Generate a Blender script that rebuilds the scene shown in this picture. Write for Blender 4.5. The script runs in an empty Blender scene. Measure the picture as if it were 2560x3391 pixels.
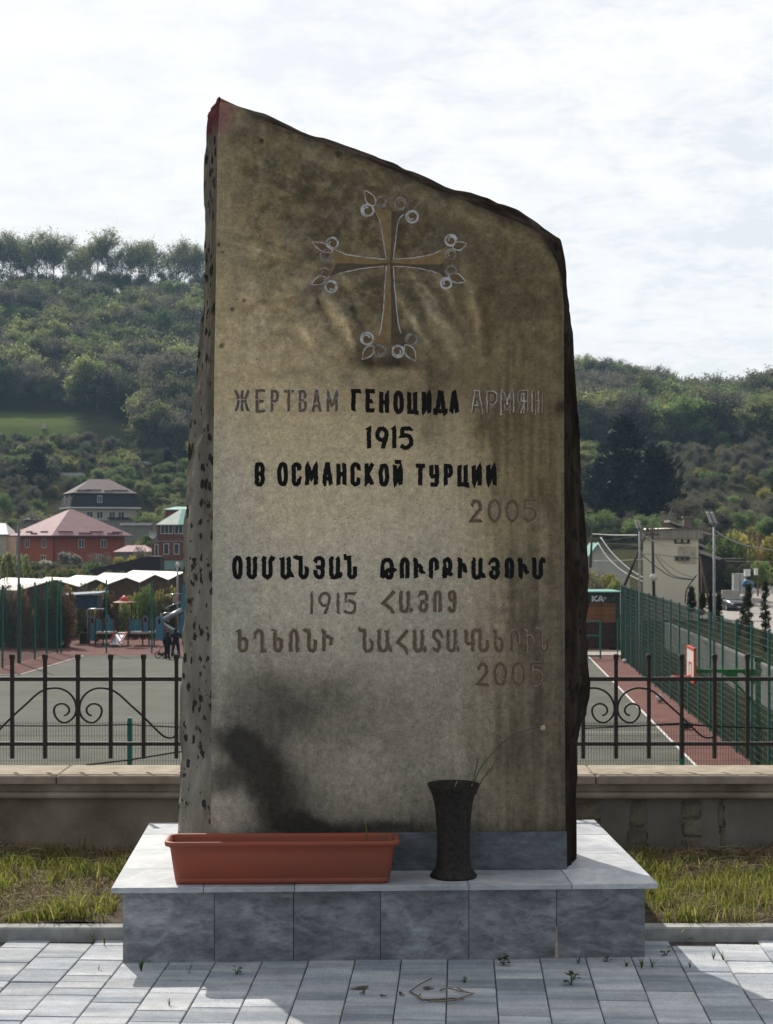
import bpy, math, random
import numpy as np
from mathutils import Vector, Matrix, Euler

SC = bpy.context.scene
COL = SC.collection
R = math.radians
F = 5600.0            # focal length in photograph pixels (photograph is 2560 wide)
CAMZ = 1.7
HOR = 1785.0          # horizon row

# ------------------------------------------------------------------ camera
cam_d = bpy.data.cameras.new("camera")
cam = bpy.data.objects.new("camera", cam_d)
COL.objects.link(cam)
cam.location = (0, 0, CAMZ)
cam.rotation_euler = (R(90), 0, 0)
cam_d.sensor_fit = 'HORIZONTAL'
cam_d.sensor_width = 36
cam_d.lens = F / 2560 * 36
cam_d.shift_y = (HOR - 1695.5) / 2560
cam_d.clip_start = 0.1
cam_d.clip_end = 6000
cam_d.dof.use_dof = True
cam_d.dof.focus_distance = 7.15
cam_d.dof.aperture_fstop = 16
SC.camera = cam

# ------------------------------------------------------------------ light
SUN_EL, SUN_AZ = R(40), math.atan2(-0.39, 0.92)      # azimuth from +Y towards +X
sun_dir = Vector((math.sin(SUN_AZ) * math.cos(SUN_EL), math.cos(SUN_AZ) * math.cos(SUN_EL), math.sin(SUN_EL)))
sd = bpy.data.lights.new("sun", 'SUN')
sd.energy = 5.0
sd.angle = R(0.6)
sd.color = (1.0, 0.94, 0.84)
so = bpy.data.objects.new("sun", sd)
COL.objects.link(so)
so.rotation_euler = (-sun_dir).to_track_quat('-Z', 'Y').to_euler()
so.location = (-20, 40, 60)

W = bpy.data.worlds.new("World")
SC.world = W
W.use_nodes = True
nt = W.node_tree
nt.nodes.clear()
def N(t, typ, **k):
    n = t.nodes.new(typ)
    for a, b in k.items():
        if a.startswith('i_'):
            key = a[2:]
            key = int(key) if key.isdigit() else key
            n.inputs[key].default_value = b
        else:
            setattr(n, a, b)
    return n
def L(t, a, b): t.links.new(a, b)
def MATH(t, op, a, b=None, c=None, clamp=False):
    n = t.nodes.new('ShaderNodeMath'); n.operation = op; n.use_clamp = clamp
    for i, v in enumerate((a, b, c)):
        if v is None: continue
        if isinstance(v, (int, float)): n.inputs[i].default_value = v
        else: t.links.new(v, n.inputs[i])
    return n.outputs[0]
def RAMP(t, fac, stops, interp='LINEAR'):
    n = t.nodes.new('ShaderNodeValToRGB'); n.color_ramp.interpolation = interp
    e = n.color_ramp.elements
    while len(e) < len(stops): e.new(0.5)
    for q, (p, c) in zip(e, stops):
        q.position = p; q.color = (*c, 1) if len(c) == 3 else c
    if fac is not None: t.links.new(fac, n.inputs[0])
    return n.outputs[0]
def MIX(t, fac, a, b, mode='MIX'):
    n = t.nodes.new('ShaderNodeMix'); n.data_type = 'RGBA'; n.blend_type = mode
    for s, v in ((0, fac), (6, a), (7, b)):
        if isinstance(v, (int, float)): n.inputs[s].default_value = v
        elif isinstance(v, tuple): n.inputs[s].default_value = (*v, 1) if len(v) == 3 else v
        else: t.links.new(v, n.inputs[s])
    return n.outputs[2]
def NOISE(t, vec, scale, detail=4, rough=0.55, dist=0.0):
    n = N(t, 'ShaderNodeTexNoise'); n.inputs['Scale'].default_value = scale
    n.inputs['Detail'].default_value = detail; n.inputs['Roughness'].default_value = rough
    n.inputs['Distortion'].default_value = dist
    if vec is not None: t.links.new(vec, n.inputs['Vector'])
    return n.outputs[0]

sky = N(nt, 'ShaderNodeTexSky', sky_type='NISHITA')
sky.sun_disc = False
sky.sun_elevation = SUN_EL
sky.sun_rotation = SUN_AZ
sky.air_density = 1.2; sky.dust_density = 2.5; sky.ozone_density = 1.0
tc = N(nt, 'ShaderNodeTexCoord')
sep = N(nt, 'ShaderNodeSeparateXYZ'); L(nt, tc.outputs['Generated'], sep.inputs[0])
zc = MATH(nt, 'ADD', MATH(nt, 'MAXIMUM', sep.outputs[2], 0.0), 0.16)
cmb = N(nt, 'ShaderNodeCombineXYZ')
L(nt, MATH(nt, 'DIVIDE', sep.outputs[0], zc), cmb.inputs[0])
L(nt, MATH(nt, 'DIVIDE', sep.outputs[1], zc), cmb.inputs[1])
c1 = NOISE(nt, cmb.outputs[0], 2.6, 6, 0.60, 0.25)
c2 = NOISE(nt, cmb.outputs[0], 10.5, 6, 0.66, 0.3)
cl = MATH(nt, 'ADD', MATH(nt, 'MULTIPLY', c1, 0.44), MATH(nt, 'MULTIPLY', c2, 0.56))
mask = RAMP(nt, cl, [(0.40, (0, 0, 0)), (0.48, (.6, .6, .6)), (0.56, (1, 1, 1))])
# forward-scattered brightening of the cloud layer towards the sun
dotn = N(nt, 'ShaderNodeVectorMath', operation='DOT_PRODUCT')
L(nt, tc.outputs['Generated'], dotn.inputs[0]); dotn.inputs[1].default_value = sun_dir
dd = MATH(nt, 'MULTIPLY_ADD', dotn.outputs['Value'], 0.5, 0.5)
glow = MATH(nt, 'MULTIPLY_ADD', MATH(nt, 'POWER', dd, 2.3), 7.6, 3.7)
glow = MATH(nt, 'MINIMUM', glow, 8.95)
cloudc = N(nt, 'ShaderNodeVectorMath', operation='SCALE')
L(nt, RAMP(nt, dd, [(0.25, (.92, .97, 1.04)), (0.80, (1.0, .995, .995))]), cloudc.inputs[0])
L(nt, glow, cloudc.inputs['Scale'])
veil = N(nt, 'ShaderNodeVectorMath', operation='SCALE')
L(nt, RAMP(nt, dd, [(0.25, (.66, .80, 1.0)), (0.80, (.885, .92, .955))]), veil.inputs[0])
L(nt, MATH(nt, 'MULTIPLY', glow, 0.94), veil.inputs['Scale'])
gap = MIX(nt, 0.84, sky.outputs[0], veil.outputs[0])
low = RAMP(nt, sep.outputs[2], [(0.0, (1, 1, 1)), (0.06, (.7, .7, .7)), (0.15, (0, 0, 0))])
m2 = MATH(nt, 'MAXIMUM', mask, MATH(nt, 'MULTIPLY', low, 0.85))
skyc = MIX(nt, m2, gap, cloudc.outputs[0])
gnd = MATH(nt, 'LESS_THAN', sep.outputs[2], -0.02)
skyc = MIX(nt, gnd, skyc, (1.2, 1.25, 1.1))
bg = N(nt, 'ShaderNodeBackground'); bg.inputs['Strength'].default_value = 0.115
L(nt, skyc, bg.inputs[0])
wo = N(nt, 'ShaderNodeOutputWorld'); L(nt, bg.outputs[0], wo.inputs[0])

SC.view_settings.view_transform = 'Standard'
SC.view_settings.look = 'None'
SC.view_settings.exposure = 0.0
SC.view_settings.gamma = 1.0
SC.view_settings.use_curve_mapping = False
SC.render.engine = 'CYCLES'
SC.cycles.max_bounces = 6
SC.cycles.diffuse_bounces = 3
SC.cycles.volume_bounces = 0
SC.cycles.transparent_max_bounces = 8

# ------------------------------------------------------------------ helpers
def P(px, py, Y):
    """point at depth Y (metres) that the photograph shows at pixel px, py"""
    return Vector(((px - 1280) * Y / F, Y, CAMZ - (py - HOR) * Y / F))

def tag(o, label=None, cat=None, group=None, kind=None):
    if label: o['label'] = label
    if cat: o['category'] = cat
    if group: o['group'] = group
    if kind: o['kind'] = kind
    return o

def empty(name, loc=(0, 0, 0), rz=0.0, label=None, cat=None, group=None):
    o = bpy.data.objects.new(name, None)
    COL.objects.link(o)
    o.location = loc; o.rotation_euler = (0, 0, rz)
    o.empty_display_size = 0.2
    return tag(o, label, cat, group)

def link(name, me, parent=None, loc=None, rot=None):
    o = bpy.data.objects.new(name, me)
    COL.objects.link(o)
    if parent is not None: o.parent = parent
    if loc is not None: o.location = loc
    if rot is not None: o.rotation_euler = rot
    return o

def copy_tree(o, parent=None):
    c = o.copy(); COL.objects.link(c); c.parent = parent
    for ch in list(o.children): copy_tree(ch, c)
    return c

class MB:
    """collects boxes, bars, tubes into one mesh"""
    def __init__(s): s.v = []; s.f = []; s.m = []; s.sm = []
    def add(s, vs, fs, mi=0, sm=False):
        o = len(s.v); s.v += [tuple(p) for p in vs]
        s.f += [tuple(i + o for i in f) for f in fs]
        s.m += [mi] * len(fs); s.sm += [sm] * len(fs)
        return s
    def box(s, x0, x1, y0, y1, z0, z1, mi=0, M=None):
        vs = [(x0, y0, z0), (x1, y0, z0), (x1, y1, z0), (x0, y1, z0), (x0, y0, z1), (x1, y0, z1), (x1, y1, z1), (x0, y1, z1)]
        if M is not None: vs = [M @ Vector(p) for p in vs]
        return s.add(vs, [(3, 2, 1, 0), (4, 5, 6, 7), (0, 1, 5, 4), (1, 2, 6, 5), (2, 3, 7, 6), (3, 0, 4, 7)], mi)
    def bbox(s, x0, x1, y0, y1, z0, z1, b=0.004, mi=0, M=None):
        """box with chamfered top edges and vertical corners"""
        def ring(i, z): return [(x0 + i + b, y0 + i, z), (x1 - i - b, y0 + i, z), (x1 - i, y0 + i + b, z), (x1 - i, y1 - i - b, z),
                                (x1 - i - b, y1 - i, z), (x0 + i + b, y1 - i, z), (x0 + i, y1 - i - b, z), (x0 + i, y0 + i + b, z)]
        vs = ring(0, z0) + ring(0, z1 - b) + ring(b, z1)
        if M is not None: vs = [M @ Vector(p) for p in vs]
        fs = [tuple(range(7, -1, -1)), tuple(range(16, 24))]
        for k in (0, 8):
            for i in range(8):
                j = (i + 1) % 8
                fs.append((k + i, k + j, k + 8 + j, k + 8 + i))
        return s.add(vs, fs, mi)
    def prism(s, poly, z0, z1, mi=0, M=None):
        """poly: list of (x, y), counter-clockwise"""
        n = len(poly)
        vs = [(x, y, z0) for x, y in poly] + [(x, y, z1) for x, y in poly]
        if M is not None: vs = [M @ Vector(p) for p in vs]
        fs = [tuple(range(n - 1, -1, -1)), tuple(range(n, 2 * n))]
        fs += [(i, (i + 1) % n, n + (i + 1) % n, n + i) for i in range(n)]
        return s.add(vs, fs, mi)
    def tube(s, pts, r, n=6, mi=0, sm=True, caps=True, sq=False):
        pts = [Vector(p) for p in pts]
        rs = r if isinstance(r, (list, tuple)) else [r] * len(pts)
        vs = []; u = None
        for i, p in enumerate(pts):
            d = (pts[min(i + 1, len(pts) - 1)] - pts[max(i - 1, 0)])
            d = d.normalized() if d.length > 1e-9 else Vector((0, 0, 1))
            if u is None:
                u = d.orthogonal().normalized()
                if sq: 
                    u = Vector((0, 1, 0)) if abs(d.y) < .9 else Vector((1, 0, 0))
                    u = (u - d * u.dot(d)).normalized()
            else:
                u = (u - d * u.dot(d))
                u = u.normalized() if u.length > 1e-6 else d.orthogonal().normalized()
            w = d.cross(u)
            for k in range(n):
                a = 2 * math.pi * k / n + (math.pi / 4 if sq else 0)
                vs.append(p + (u * math.cos(a) + w * math.sin(a)) * rs[i])
        fs = []
        for i in range(len(pts) - 1):
            for k in range(n):
                a = i * n + k; b = i * n + (k + 1) % n
                fs.append((a, b, b + n, a + n))
        if caps:
            fs.append(tuple(range(n - 1, -1, -1)))
            fs.append(tuple(range((len(pts) - 1) * n, len(pts) * n)))
        return s.add(vs, fs, mi, sm)
    def lathe(s, prof, n=24, c=(0, 0, 0), mi=0, sm=True):
        vs = [(c[0] + r * math.cos(2 * math.pi * k / n), c[1] + r * math.sin(2 * math.pi * k / n), c[2] + z) for r, z in prof for k in range(n)]
        fs = [(i * n + k, i * n + (k + 1) % n, (i + 1) * n + (k + 1) % n, (i + 1) * n + k) for i in range(len(prof) - 1) for k in range(n)]
        return s.add(vs, fs, mi, sm)
    def ball(s, c, r, n=10, mi=0, sc=(1, 1, 1)):
        m = max(4, n // 2 + 1)
        prof = [(r * math.sin(math.pi * i / m), -r * math.cos(math.pi * i / m)) for i in range(m + 1)]
        vs = [(c[0] + a * math.cos(2 * math.pi * k / n) * sc[0], c[1] + a * math.sin(2 * math.pi * k / n) * sc[1], c[2] + z * sc[2]) for a, z in prof for k in range(n)]
        fs = [(i * n + k, i * n + (k + 1) % n, (i + 1) * n + (k + 1) % n, (i + 1) * n + k) for i in range(m) for k in range(n)]
        return s.add(vs, fs, mi, True)
    def mesh(s, name, mats):
        me = bpy.data.meshes.new(name)
        me.from_pydata(s.v, [], s.f)
        for m in (mats if isinstance(mats, (list, tuple)) else [mats]): me.materials.append(m)
        me.polygons.foreach_set('material_index', s.m)
        me.polygons.foreach_set('use_smooth', s.sm)
        me.update()
        return me
    def build(s, name, mats, parent=None, loc=None, rot=None, **t):
        return tag(link(name, s.mesh(name, mats), parent, loc, rot), **t)

# ------------------------------------------------------------------ numpy value noise
_rg = np.random.RandomState(7)
_LAT = _rg.rand(257, 257)
def vnoise(x, y):
    xi = np.floor(x).astype(int); yi = np.floor(y).astype(int)
    fx = x - xi; fy = y - yi
    fx = fx * fx * (3 - 2 * fx); fy = fy * fy * (3 - 2 * fy)
    a = _LAT[xi % 256, yi % 256]; b = _LAT[(xi + 1) % 256, yi % 256]
    c = _LAT[xi % 256, (yi + 1) % 256]; d = _LAT[(xi + 1) % 256, (yi + 1) % 256]
    return (a * (1 - fx) + b * fx) * (1 - fy) + (c * (1 - fx) + d * fx) * fy
def fbm(x, y, o=4, g=0.5):
    s = 0; a = 1; t = 0
    for i in range(o):
        s = s + a * vnoise(x * 2 ** i + 17.3 * i, y * 2 ** i + 9.1 * i); t += a; a *= g
    return s / t
def sm01(a, b, x):
    t = np.clip((x - a) / (b - a), 0, 1)
    return t * t * (3 - 2 * t)

# ------------------------------------------------------------------ materials
def mat(name, c1, c2=None, scale=6.0, rough=0.8, bump=0.0, bscale=None, spec=0.22, detail=5, metal=0.0, rand=0.0, coord='Object', lo=0.35, hi=0.65, stretch=None, bdist=0.01):
    m = bpy.data.materials.new(name); m.use_nodes = True
    t = m.node_tree; b = t.nodes['Principled BSDF']
    b.inputs['Roughness'].default_value = rough
    b.inputs['Specular IOR Level'].default_value = spec
    b.inputs['Metallic'].default_value = metal
    tc = N(t, 'ShaderNodeTexCoord'); v = tc.outputs[coord]
    if stretch:
        mp = N(t, 'ShaderNodeMapping'); mp.inputs['Scale'].default_value = stretch; L(t, v, mp.inputs[0]); v = mp.outputs[0]
    if c2 is None: c2 = tuple(x * 0.8 for x in c1)
    n = NOISE(t, v, scale, detail, 0.6)
    col = RAMP(t, n, [(lo, c1), (hi, c2)])
    if rand:
        oi = N(t, 'ShaderNodeObjectInfo')
        f = MATH(t, 'MULTIPLY_ADD', oi.outputs['Random'], 2 * rand, 1 - rand)
        h = N(t, 'ShaderNodeVectorMath', operation='SCALE'); L(t, col, h.inputs[0]); L(t, f, h.inputs['Scale'])
        col = h.outputs[0]
    L(t, col, b.inputs['Base Color'])
    if bump:
        bn = N(t, 'ShaderNodeBump'); bn.inputs['Strength'].default_value = bump; bn.inputs['Distance'].default_value = bdist
        L(t, NOISE(t, v, bscale or scale * 4, 6, 0.65), bn.inputs['Height']); L(t, bn.outputs[0], b.inputs['Normal'])
    return m
# ================================================================== stele
YF = 7.12
# outlines in photograph pixels: row -> column
def tab(pts):
    pts = sorted(pts); ys = np.array([p[0] for p in pts], float); xs = np.array([p[1] for p in pts], float)
    return lambda y: np.interp(y, ys, xs)
FLx = tab([(338, 728), (447, 722), (551, 719), (929, 715), (1046, 713), (1200, 710), (1700, 705), (1973, 703), (2121, 701), (2554, 699), (2885, 696)])
FRx = tab([(338, 729), (354, 797), (386, 843), (410, 905), (438, 977), (470, 1060), (500, 1140), (522, 1200), (548, 1268), (578, 1335), (632, 1451), (650, 1514), (682, 1581), (726, 1694), (767, 1784),
           (785, 1802), (830, 1824), (875, 1847), (929, 1862), (1000, 1867), (1200, 1868), (1750, 1869), (2350, 1871), (2885, 1873)])
OLx = tab([(331, 719), (345, 716), (369, 713), (371, 704), (378, 692), (384, 689), (438, 685), (551, 678), (635, 677), (740, 680), (866, 680), (951, 676), (983, 675), (1075, 667), (1153, 660), (1200, 656), (1266, 650),
           (1371, 637), (1454, 627), (1500, 624), (1626, 616), (1751, 610), (1877, 610), (2045, 606), (2212, 599), (2359, 599), (2448, 597), (2547, 592), (2621, 586), (2685, 589), (2761, 590), (2885, 592)])
ORx = tab([(331, 725), (352, 780), (375, 839), (392, 893), (421, 960), (455, 1032), (472, 1103), (493, 1174), (516, 1229), (541, 1294), (549, 1316), (560, 1334), (570, 1352), (592, 1415), (628, 1505), (637, 1559),
           (659, 1636), (675, 1667), (695, 1730), (742, 1797), (780, 1851), (792, 1867), (830, 1870), (888, 1878), (991, 1887), (1063, 1896), (1100, 1902), (1205, 1906), (1343, 1917), (1435, 1923), (1519, 1927),
           (1624, 1933), (1770, 1946), (1896, 1954), (2001, 1955), (2051, 1948), (2114, 1946), (2200, 1956), (2253, 1960), (2303, 1958), (2378, 1950), (2399, 1935), (2462, 1923), (2554, 1919), (2613, 1913), (2814, 1914), (2885, 1914)])
YAW = 0.0422
def facept(px, py, dy=0.0):
    """point on the front face plane (plane yawed with the plinth)"""
    t = (px - 1280) / F
    Y = (YF - 1.075 * 0 + dy) / (1 - YAW * t) 
    return Vector((t * Y, Y, CAMZ - (py - HOR) * Y / F))
stele = empty('stele', (0.05, 7.35, 0.307), 0, 'tall slab of dark weathered stone with carved cross and lettering, standing on the marble plinth', 'monument')
SI = Matrix.Translation(-Vector(stele.location))
def onst(o): o.matrix_parent_inverse = SI; return o

# ---- stain field in photograph pixel space
stx = np.array([690, 760, 900, 1080, 1280, 1480, 1680, 1800, 1880.])
sty = np.array([330, 500, 650, 800, 1000, 1150, 1300, 1450, 1600, 1750, 1900, 2050, 2200, 2350, 2450, 2560, 2680, 2760, 2890.])
stv = np.array([
 [96, 84, 74, 72, 70, 66, 60, 56, 52],
 [92, 80, 68, 70, 70, 66, 62, 58, 52],
 [102, 90, 68, 62, 62, 64, 66, 64, 58],
 [104, 98, 80, 62, 60, 60, 62, 64, 60],
 [112, 110, 104, 78, 62, 58, 60, 62, 60],
 [118, 119, 116, 98, 76, 70, 66, 64, 60],
 [120, 122, 124, 116, 96, 84, 70, 66, 64],
 [122, 126, 128, 127, 124, 106, 74, 70, 68],
 [120, 126, 129, 130, 128, 116, 82, 72, 68],
 [120, 124, 130, 132, 130, 118, 90, 74, 68],
 [114, 120, 127, 131, 128, 114, 92, 66, 70],
 [112, 116, 122, 126, 122, 110, 90, 64, 66],
 [112, 106, 104, 110, 114, 106, 86, 66, 64],
 [106, 84, 70, 84, 98, 100, 84, 66, 64],
 [102, 74, 66, 80, 94, 98, 84, 68, 64],
 [96, 62, 62, 88, 98, 98, 84, 70, 62],
 [90, 78, 64, 86, 98, 96, 80, 70, 60],
 [92, 84, 62, 62, 78, 80, 70, 62, 56],
 [90, 80, 56, 56, 66, 70, 64, 58, 54]], float)
def bicub(px, py):
    # smooth interpolation on the irregular table
    i = np.clip(np.searchsorted(stx, px) - 1, 0, len(stx) - 2); j = np.clip(np.searchsorted(sty, py) - 1, 0, len(sty) - 2)
    fx = np.clip((px - stx[i]) / (stx[i + 1] - stx[i]), 0, 1); fy = np.clip((py - sty[j]) / (sty[j + 1] - sty[j]), 0, 1)
    a = stv[j, i] * (1 - fx) + stv[j, i + 1] * fx; b = stv[j + 1, i] * (1 - fx) + stv[j + 1, i + 1] * fx
    return a * (1 - fy) + b * fy
def face_colour(px, py):
    wx = (fbm(px / 90, py / 90, 4) - .5) * 120; wy = (fbm(px / 90 + 40, py / 90 + 7, 4) - .5) * 120
    T = bicub(px + wx, py + wy)
    fx = (fbm(px / 24 + 70, py / 24, 5, .65) - .5) * 70; fy = (fbm(px / 24 + 11, py / 24 + 90, 5, .65) - .5) * 70
    # mottled patches in the upper, browner part
    up = sm01(1420, 1000, py) * sm01(700, 860, px + wx)
    mot = fbm((px + wx * .5) / 38 + 3, (py + wy * .5) / 30, 6, .68) - .5
    T = T + up * np.tanh(mot * 5) * 17 * (1 - .62 * sm01(1330, 1500, px)) * (1 - .4 * sm01(620, 450, py))
    T = T + (fbm(px / 14, py / 60 + 20, 4) - .5) * 9 + (fbm(px / 26 + 9, py / 26 + 20, 5, .65) - .5) * 16      # fine vertical wash
    def blob(x, y, rx, ry, a, v, p=2.0, wob=.5):
        nonlocal T
        ca, sa = math.cos(R(a)), math.sin(R(a))
        qx = px + wx * wob + fx * wob - x; qy = py + wy * wob + fy * wob - y
        u = (qx * ca + qy * sa) / rx; w = (-qx * sa + qy * ca) / ry
        g = np.exp(-(u * u + w * w) ** (p / 2))
        T = T + g * v
    # rain-washed ripples round the foot of the cross
    for (x, y, rx, ry, a, v) in ((1110, 1040, 70, 16, 62, 26), (1060, 1010, 55, 12, 70, -18), (1150, 1090, 70, 12, 70, 24), (1180, 1040, 50, 9, 75, -16), (1010, 1100, 60, 14, 60, 20),
                                 (1400, 960, 90, 13, 52, 26), (1440, 1040, 120, 15, 50, 26), (1370, 1075, 100, 13, 55, 24), (1480, 1130, 80, 14, 55, 18), (1480, 960, 120, 14, 66, 18), (1560, 1000, 150, 14, 78, 16),
                                 (1420, 1000, 70, 9, 52, -14), (1300, 1210, 120, 26, 5, -34), (1210, 1190, 90, 22, 60, -18), (1440, 1290, 34, 60, 0, -12), (1150, 940, 60, 12, 50, 16), (1330, 1150, 40, 60, 0, -10),
                                 (1310, 1225, 60, 18, 0, 26), (1240, 1230, 30, 40, 0, 14), (1380, 1230, 30, 40, 0, 14), (1010, 1240, 140, 22, 4, -8)):
        blob(x, y, rx, ry, a, v * 1.7, 2.0, .3)
    # diagonal scratches left of the cross
    for (x, y, rx, a, v) in ((900, 845, 150, 19, 20), (960, 870, 120, 20, -14), (860, 800, 120, 17, -16), (900, 560, 150, 24, 12), (930, 620, 120, 26, -10), (1210, 965, 60, 28, 16)):
        blob(x, y, rx, 7, a, v, 2, .1)
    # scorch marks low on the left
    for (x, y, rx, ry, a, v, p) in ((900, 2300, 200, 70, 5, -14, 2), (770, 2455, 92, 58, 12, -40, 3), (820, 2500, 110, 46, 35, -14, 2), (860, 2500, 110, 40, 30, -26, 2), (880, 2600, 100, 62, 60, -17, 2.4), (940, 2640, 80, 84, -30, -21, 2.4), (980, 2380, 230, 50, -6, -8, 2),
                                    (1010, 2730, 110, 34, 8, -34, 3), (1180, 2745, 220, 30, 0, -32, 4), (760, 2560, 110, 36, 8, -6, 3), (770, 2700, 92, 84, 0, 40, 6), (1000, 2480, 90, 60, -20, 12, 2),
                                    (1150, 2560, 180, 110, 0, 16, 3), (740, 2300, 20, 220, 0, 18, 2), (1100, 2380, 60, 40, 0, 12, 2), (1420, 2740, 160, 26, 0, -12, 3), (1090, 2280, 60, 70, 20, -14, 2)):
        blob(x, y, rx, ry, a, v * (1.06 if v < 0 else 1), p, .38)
    # streaks on the right
    for (x, y, rx, ry, v) in ((1700, 1960, 26, 150, -22), (1730, 2100, 22, 120, -14), (1640, 1500, 14, 190, -14), (1600, 1420, 26, 60, -22), (1590, 1330, 28, 60, -14), (1560, 1750, 90, 420, 8), (1790, 1800, 16, 200, 14),
                             (1430, 1440, 30, 50, -20), (1700, 1380, 90, 90, -10), (1510, 2540, 80, 110, 12), (1700, 2480, 60, 80, -18), (1800, 1650, 30, 80, -16), (1850, 1360, 16, 22, -40), (1560, 1000, 22, 200, 12),
                             (1610, 1100, 16, 160, -12), (1520, 2420, 12, 200, 8), (1780, 2200, 14, 220, -12), (1650, 2300, 14, 120, -10)):
        blob(x, y, rx, ry, 0, v, 2, .35)
    st = (fbm(px / 16 + 5, py / 300 + 3, 4, .6) - .5)
    T = T + np.tanh(st * 6) * 8.5 * sm01(1450, 1680, px + wx) * sm01(900, 1150, py)
    T = T + (fbm(px / 22 + 5, py / 160 + 3, 4, .6) - .5) * 15 * sm01(2150, 2350, py)
    # dark growth along the broken top edge
    edge = np.interp(px, [729, 797, 905, 1060, 1200, 1335, 1451, 1581, 1694, 1784, 1847, 1868], [338, 354, 410, 470, 522, 578, 632, 682, 726, 767, 875, 980])
    dE = (py - edge) + (fbm(px / 20, py / 20, 4, .6) - .5) * 46
    T = T * (1 - .38 * np.exp(-np.clip(dE, 0, None) / 14) * sm01(790, 860, px))
    T = T + 10 * np.exp(-((dE - 50) / 26) ** 2) * sm01(840, 1000, px)
    # black specks
    for (x, y, r) in ((724, 810, 6), (738, 835, 5), (808, 995, 6), (770, 1024, 7), (734, 1145, 9), (866, 466, 7), (1122, 512, 10), (782, 992, 3), (1350, 590, 4)):
        T = T - 60 * np.exp(-(((px - x) ** 2 + (py - y) ** 2) / (r * r)) ** 2)
    T = 105 + (T - 98) * 1.04 + (fbm(px / 9, py / 9 + 4, 4, .7) - .5) * 14 + (fbm(px / 46 + 31, py / 40 + 4, 5, .62) - .5) * 22 * (.4 + .6 * up)
    T = np.clip(T, 41, 156)
    lin = ((T / 255 + .055) / 1.055) ** 2.4
    alb = lin * K_ALB
    brown = np.clip(sm01(2050, 1250, py + wy) * .62 + .20 + .42 * sm01(1450, 1700, px + wx) + up * (fbm(px / 60, py / 60 + 50, 3) - .5) * .8, 0, 1)
    brown = brown * (1 - .55 * np.exp(-((px - 760) / 90) ** 2) * sm01(1200, 1600, py))
    lo = np.array([1.06, 1.0, .82]); hi = np.array([1.31, 1.0, .54])
    tint = lo[None] * (1 - brown[:, None]) + hi[None] * brown[:, None]
    col = alb[:, None] * tint
    pink = sm01(455, 425, py + (px - 728) * .35 + wy * .12) * sm01(800, 745, px + wx * .2)
    pc = np.array([.20, .085, .085])[None] * (alb / .10)[:, None] ** .4
    col = col * (1 - pink[:, None] * .75) + pc * pink[:, None] * .75
    return col
K_ALB = 1.72

m_face = bpy.data.materials.new('honed_stone'); m_face.use_nodes = True
t = m_face.node_tree; b = t.nodes['Principled BSDF']
at = N(t, 'ShaderNodeVertexColor'); at.layer_name = 'stain'
tcn = N(t, 'ShaderNodeTexCoord')
gr = NOISE(t, tcn.outputs['Object'], 190, 3, .8)
g2 = NOISE(t, tcn.outputs['Object'], 38, 6, .7)
f = MATH(t, 'ADD', MATH(t, 'MULTIPLY', gr, 1.3), MATH(t, 'MULTIPLY_ADD', g2, 1.1, -.20))
pit = N(t, 'ShaderNodeTexVoronoi'); pit.inputs['Scale'].default_value = 70; L(t, tcn.outputs['Object'], pit.inputs['Vector'])
pc2_ = N(t, 'ShaderNodeSeparateColor'); L(t, pit.outputs['Color'], pc2_.inputs[0])
pm = MATH(t, 'MULTIPLY', MATH(t, 'LESS_THAN', pit.outputs['Distance'], MATH(t, 'MULTIPLY', pc2_.outputs[1], .26)), MATH(t, 'GREATER_THAN', pc2_.outputs[0], .66))
g3 = NOISE(t, tcn.outputs['Object'], 75, 5, .8)
f = MATH(t, 'MULTIPLY', f, MATH(t, 'MULTIPLY_ADD', g3, 1.1, .45))
f = MATH(t, 'MULTIPLY', f, MATH(t, 'MULTIPLY_ADD', pm, -.45, 1.0))
sc_ = N(t, 'ShaderNodeVectorMath', operation='SCALE'); L(t, at.outputs[0], sc_.inputs[0]); L(t, f, sc_.inputs['Scale'])
L(t, sc_.outputs[0], b.inputs['Base Color']); b.inputs['Roughness'].default_value = .75; b.inputs['Specular IOR Level'].default_value = .25
bn = N(t, 'ShaderNodeBump'); bn.inputs['Strength'].default_value = .5; bn.inputs['Distance'].default_value = .004
L(t, MATH(t, 'SUBTRACT', g3, pm), bn.inputs['Height']); L(t, bn.outputs[0], b.inputs['Normal'])

# front face: fine grid, rows follow the outline
rows = np.concatenate([np.linspace(338, 1000, 190), np.linspace(1004, 2885, 330)])
NX = 200
FX = []; FY = []
for r_ in rows:
    a, c = FLx(r_), FRx(r_)
    FX.append(np.linspace(a, c, NX)); FY.append(np.full(NX, r_))
FX = np.array(FX); FY = np.array(FY)
cc = face_colour(FX.ravel(), FY.ravel())
vs = [tuple(facept(x, y)) for x, y in zip(FX.ravel(), FY.ravel())]
fs = []
for j in range(len(rows) - 1):
    for i in range(NX - 1):
        a = j * NX + i; fs.append((a + NX, a + NX + 1, a + 1, a))
me = bpy.data.meshes.new('carved_face'); me.from_pydata(vs, [], fs); me.materials.append(m_face)
ca = me.color_attributes.new('stain', 'FLOAT_COLOR', 'POINT')
ca.data.foreach_set('color', np.hstack([cc, np.ones((len(cc), 1))]).astype(np.float32).ravel())
me.update()
onst(link('carved_face', me, stele))

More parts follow.
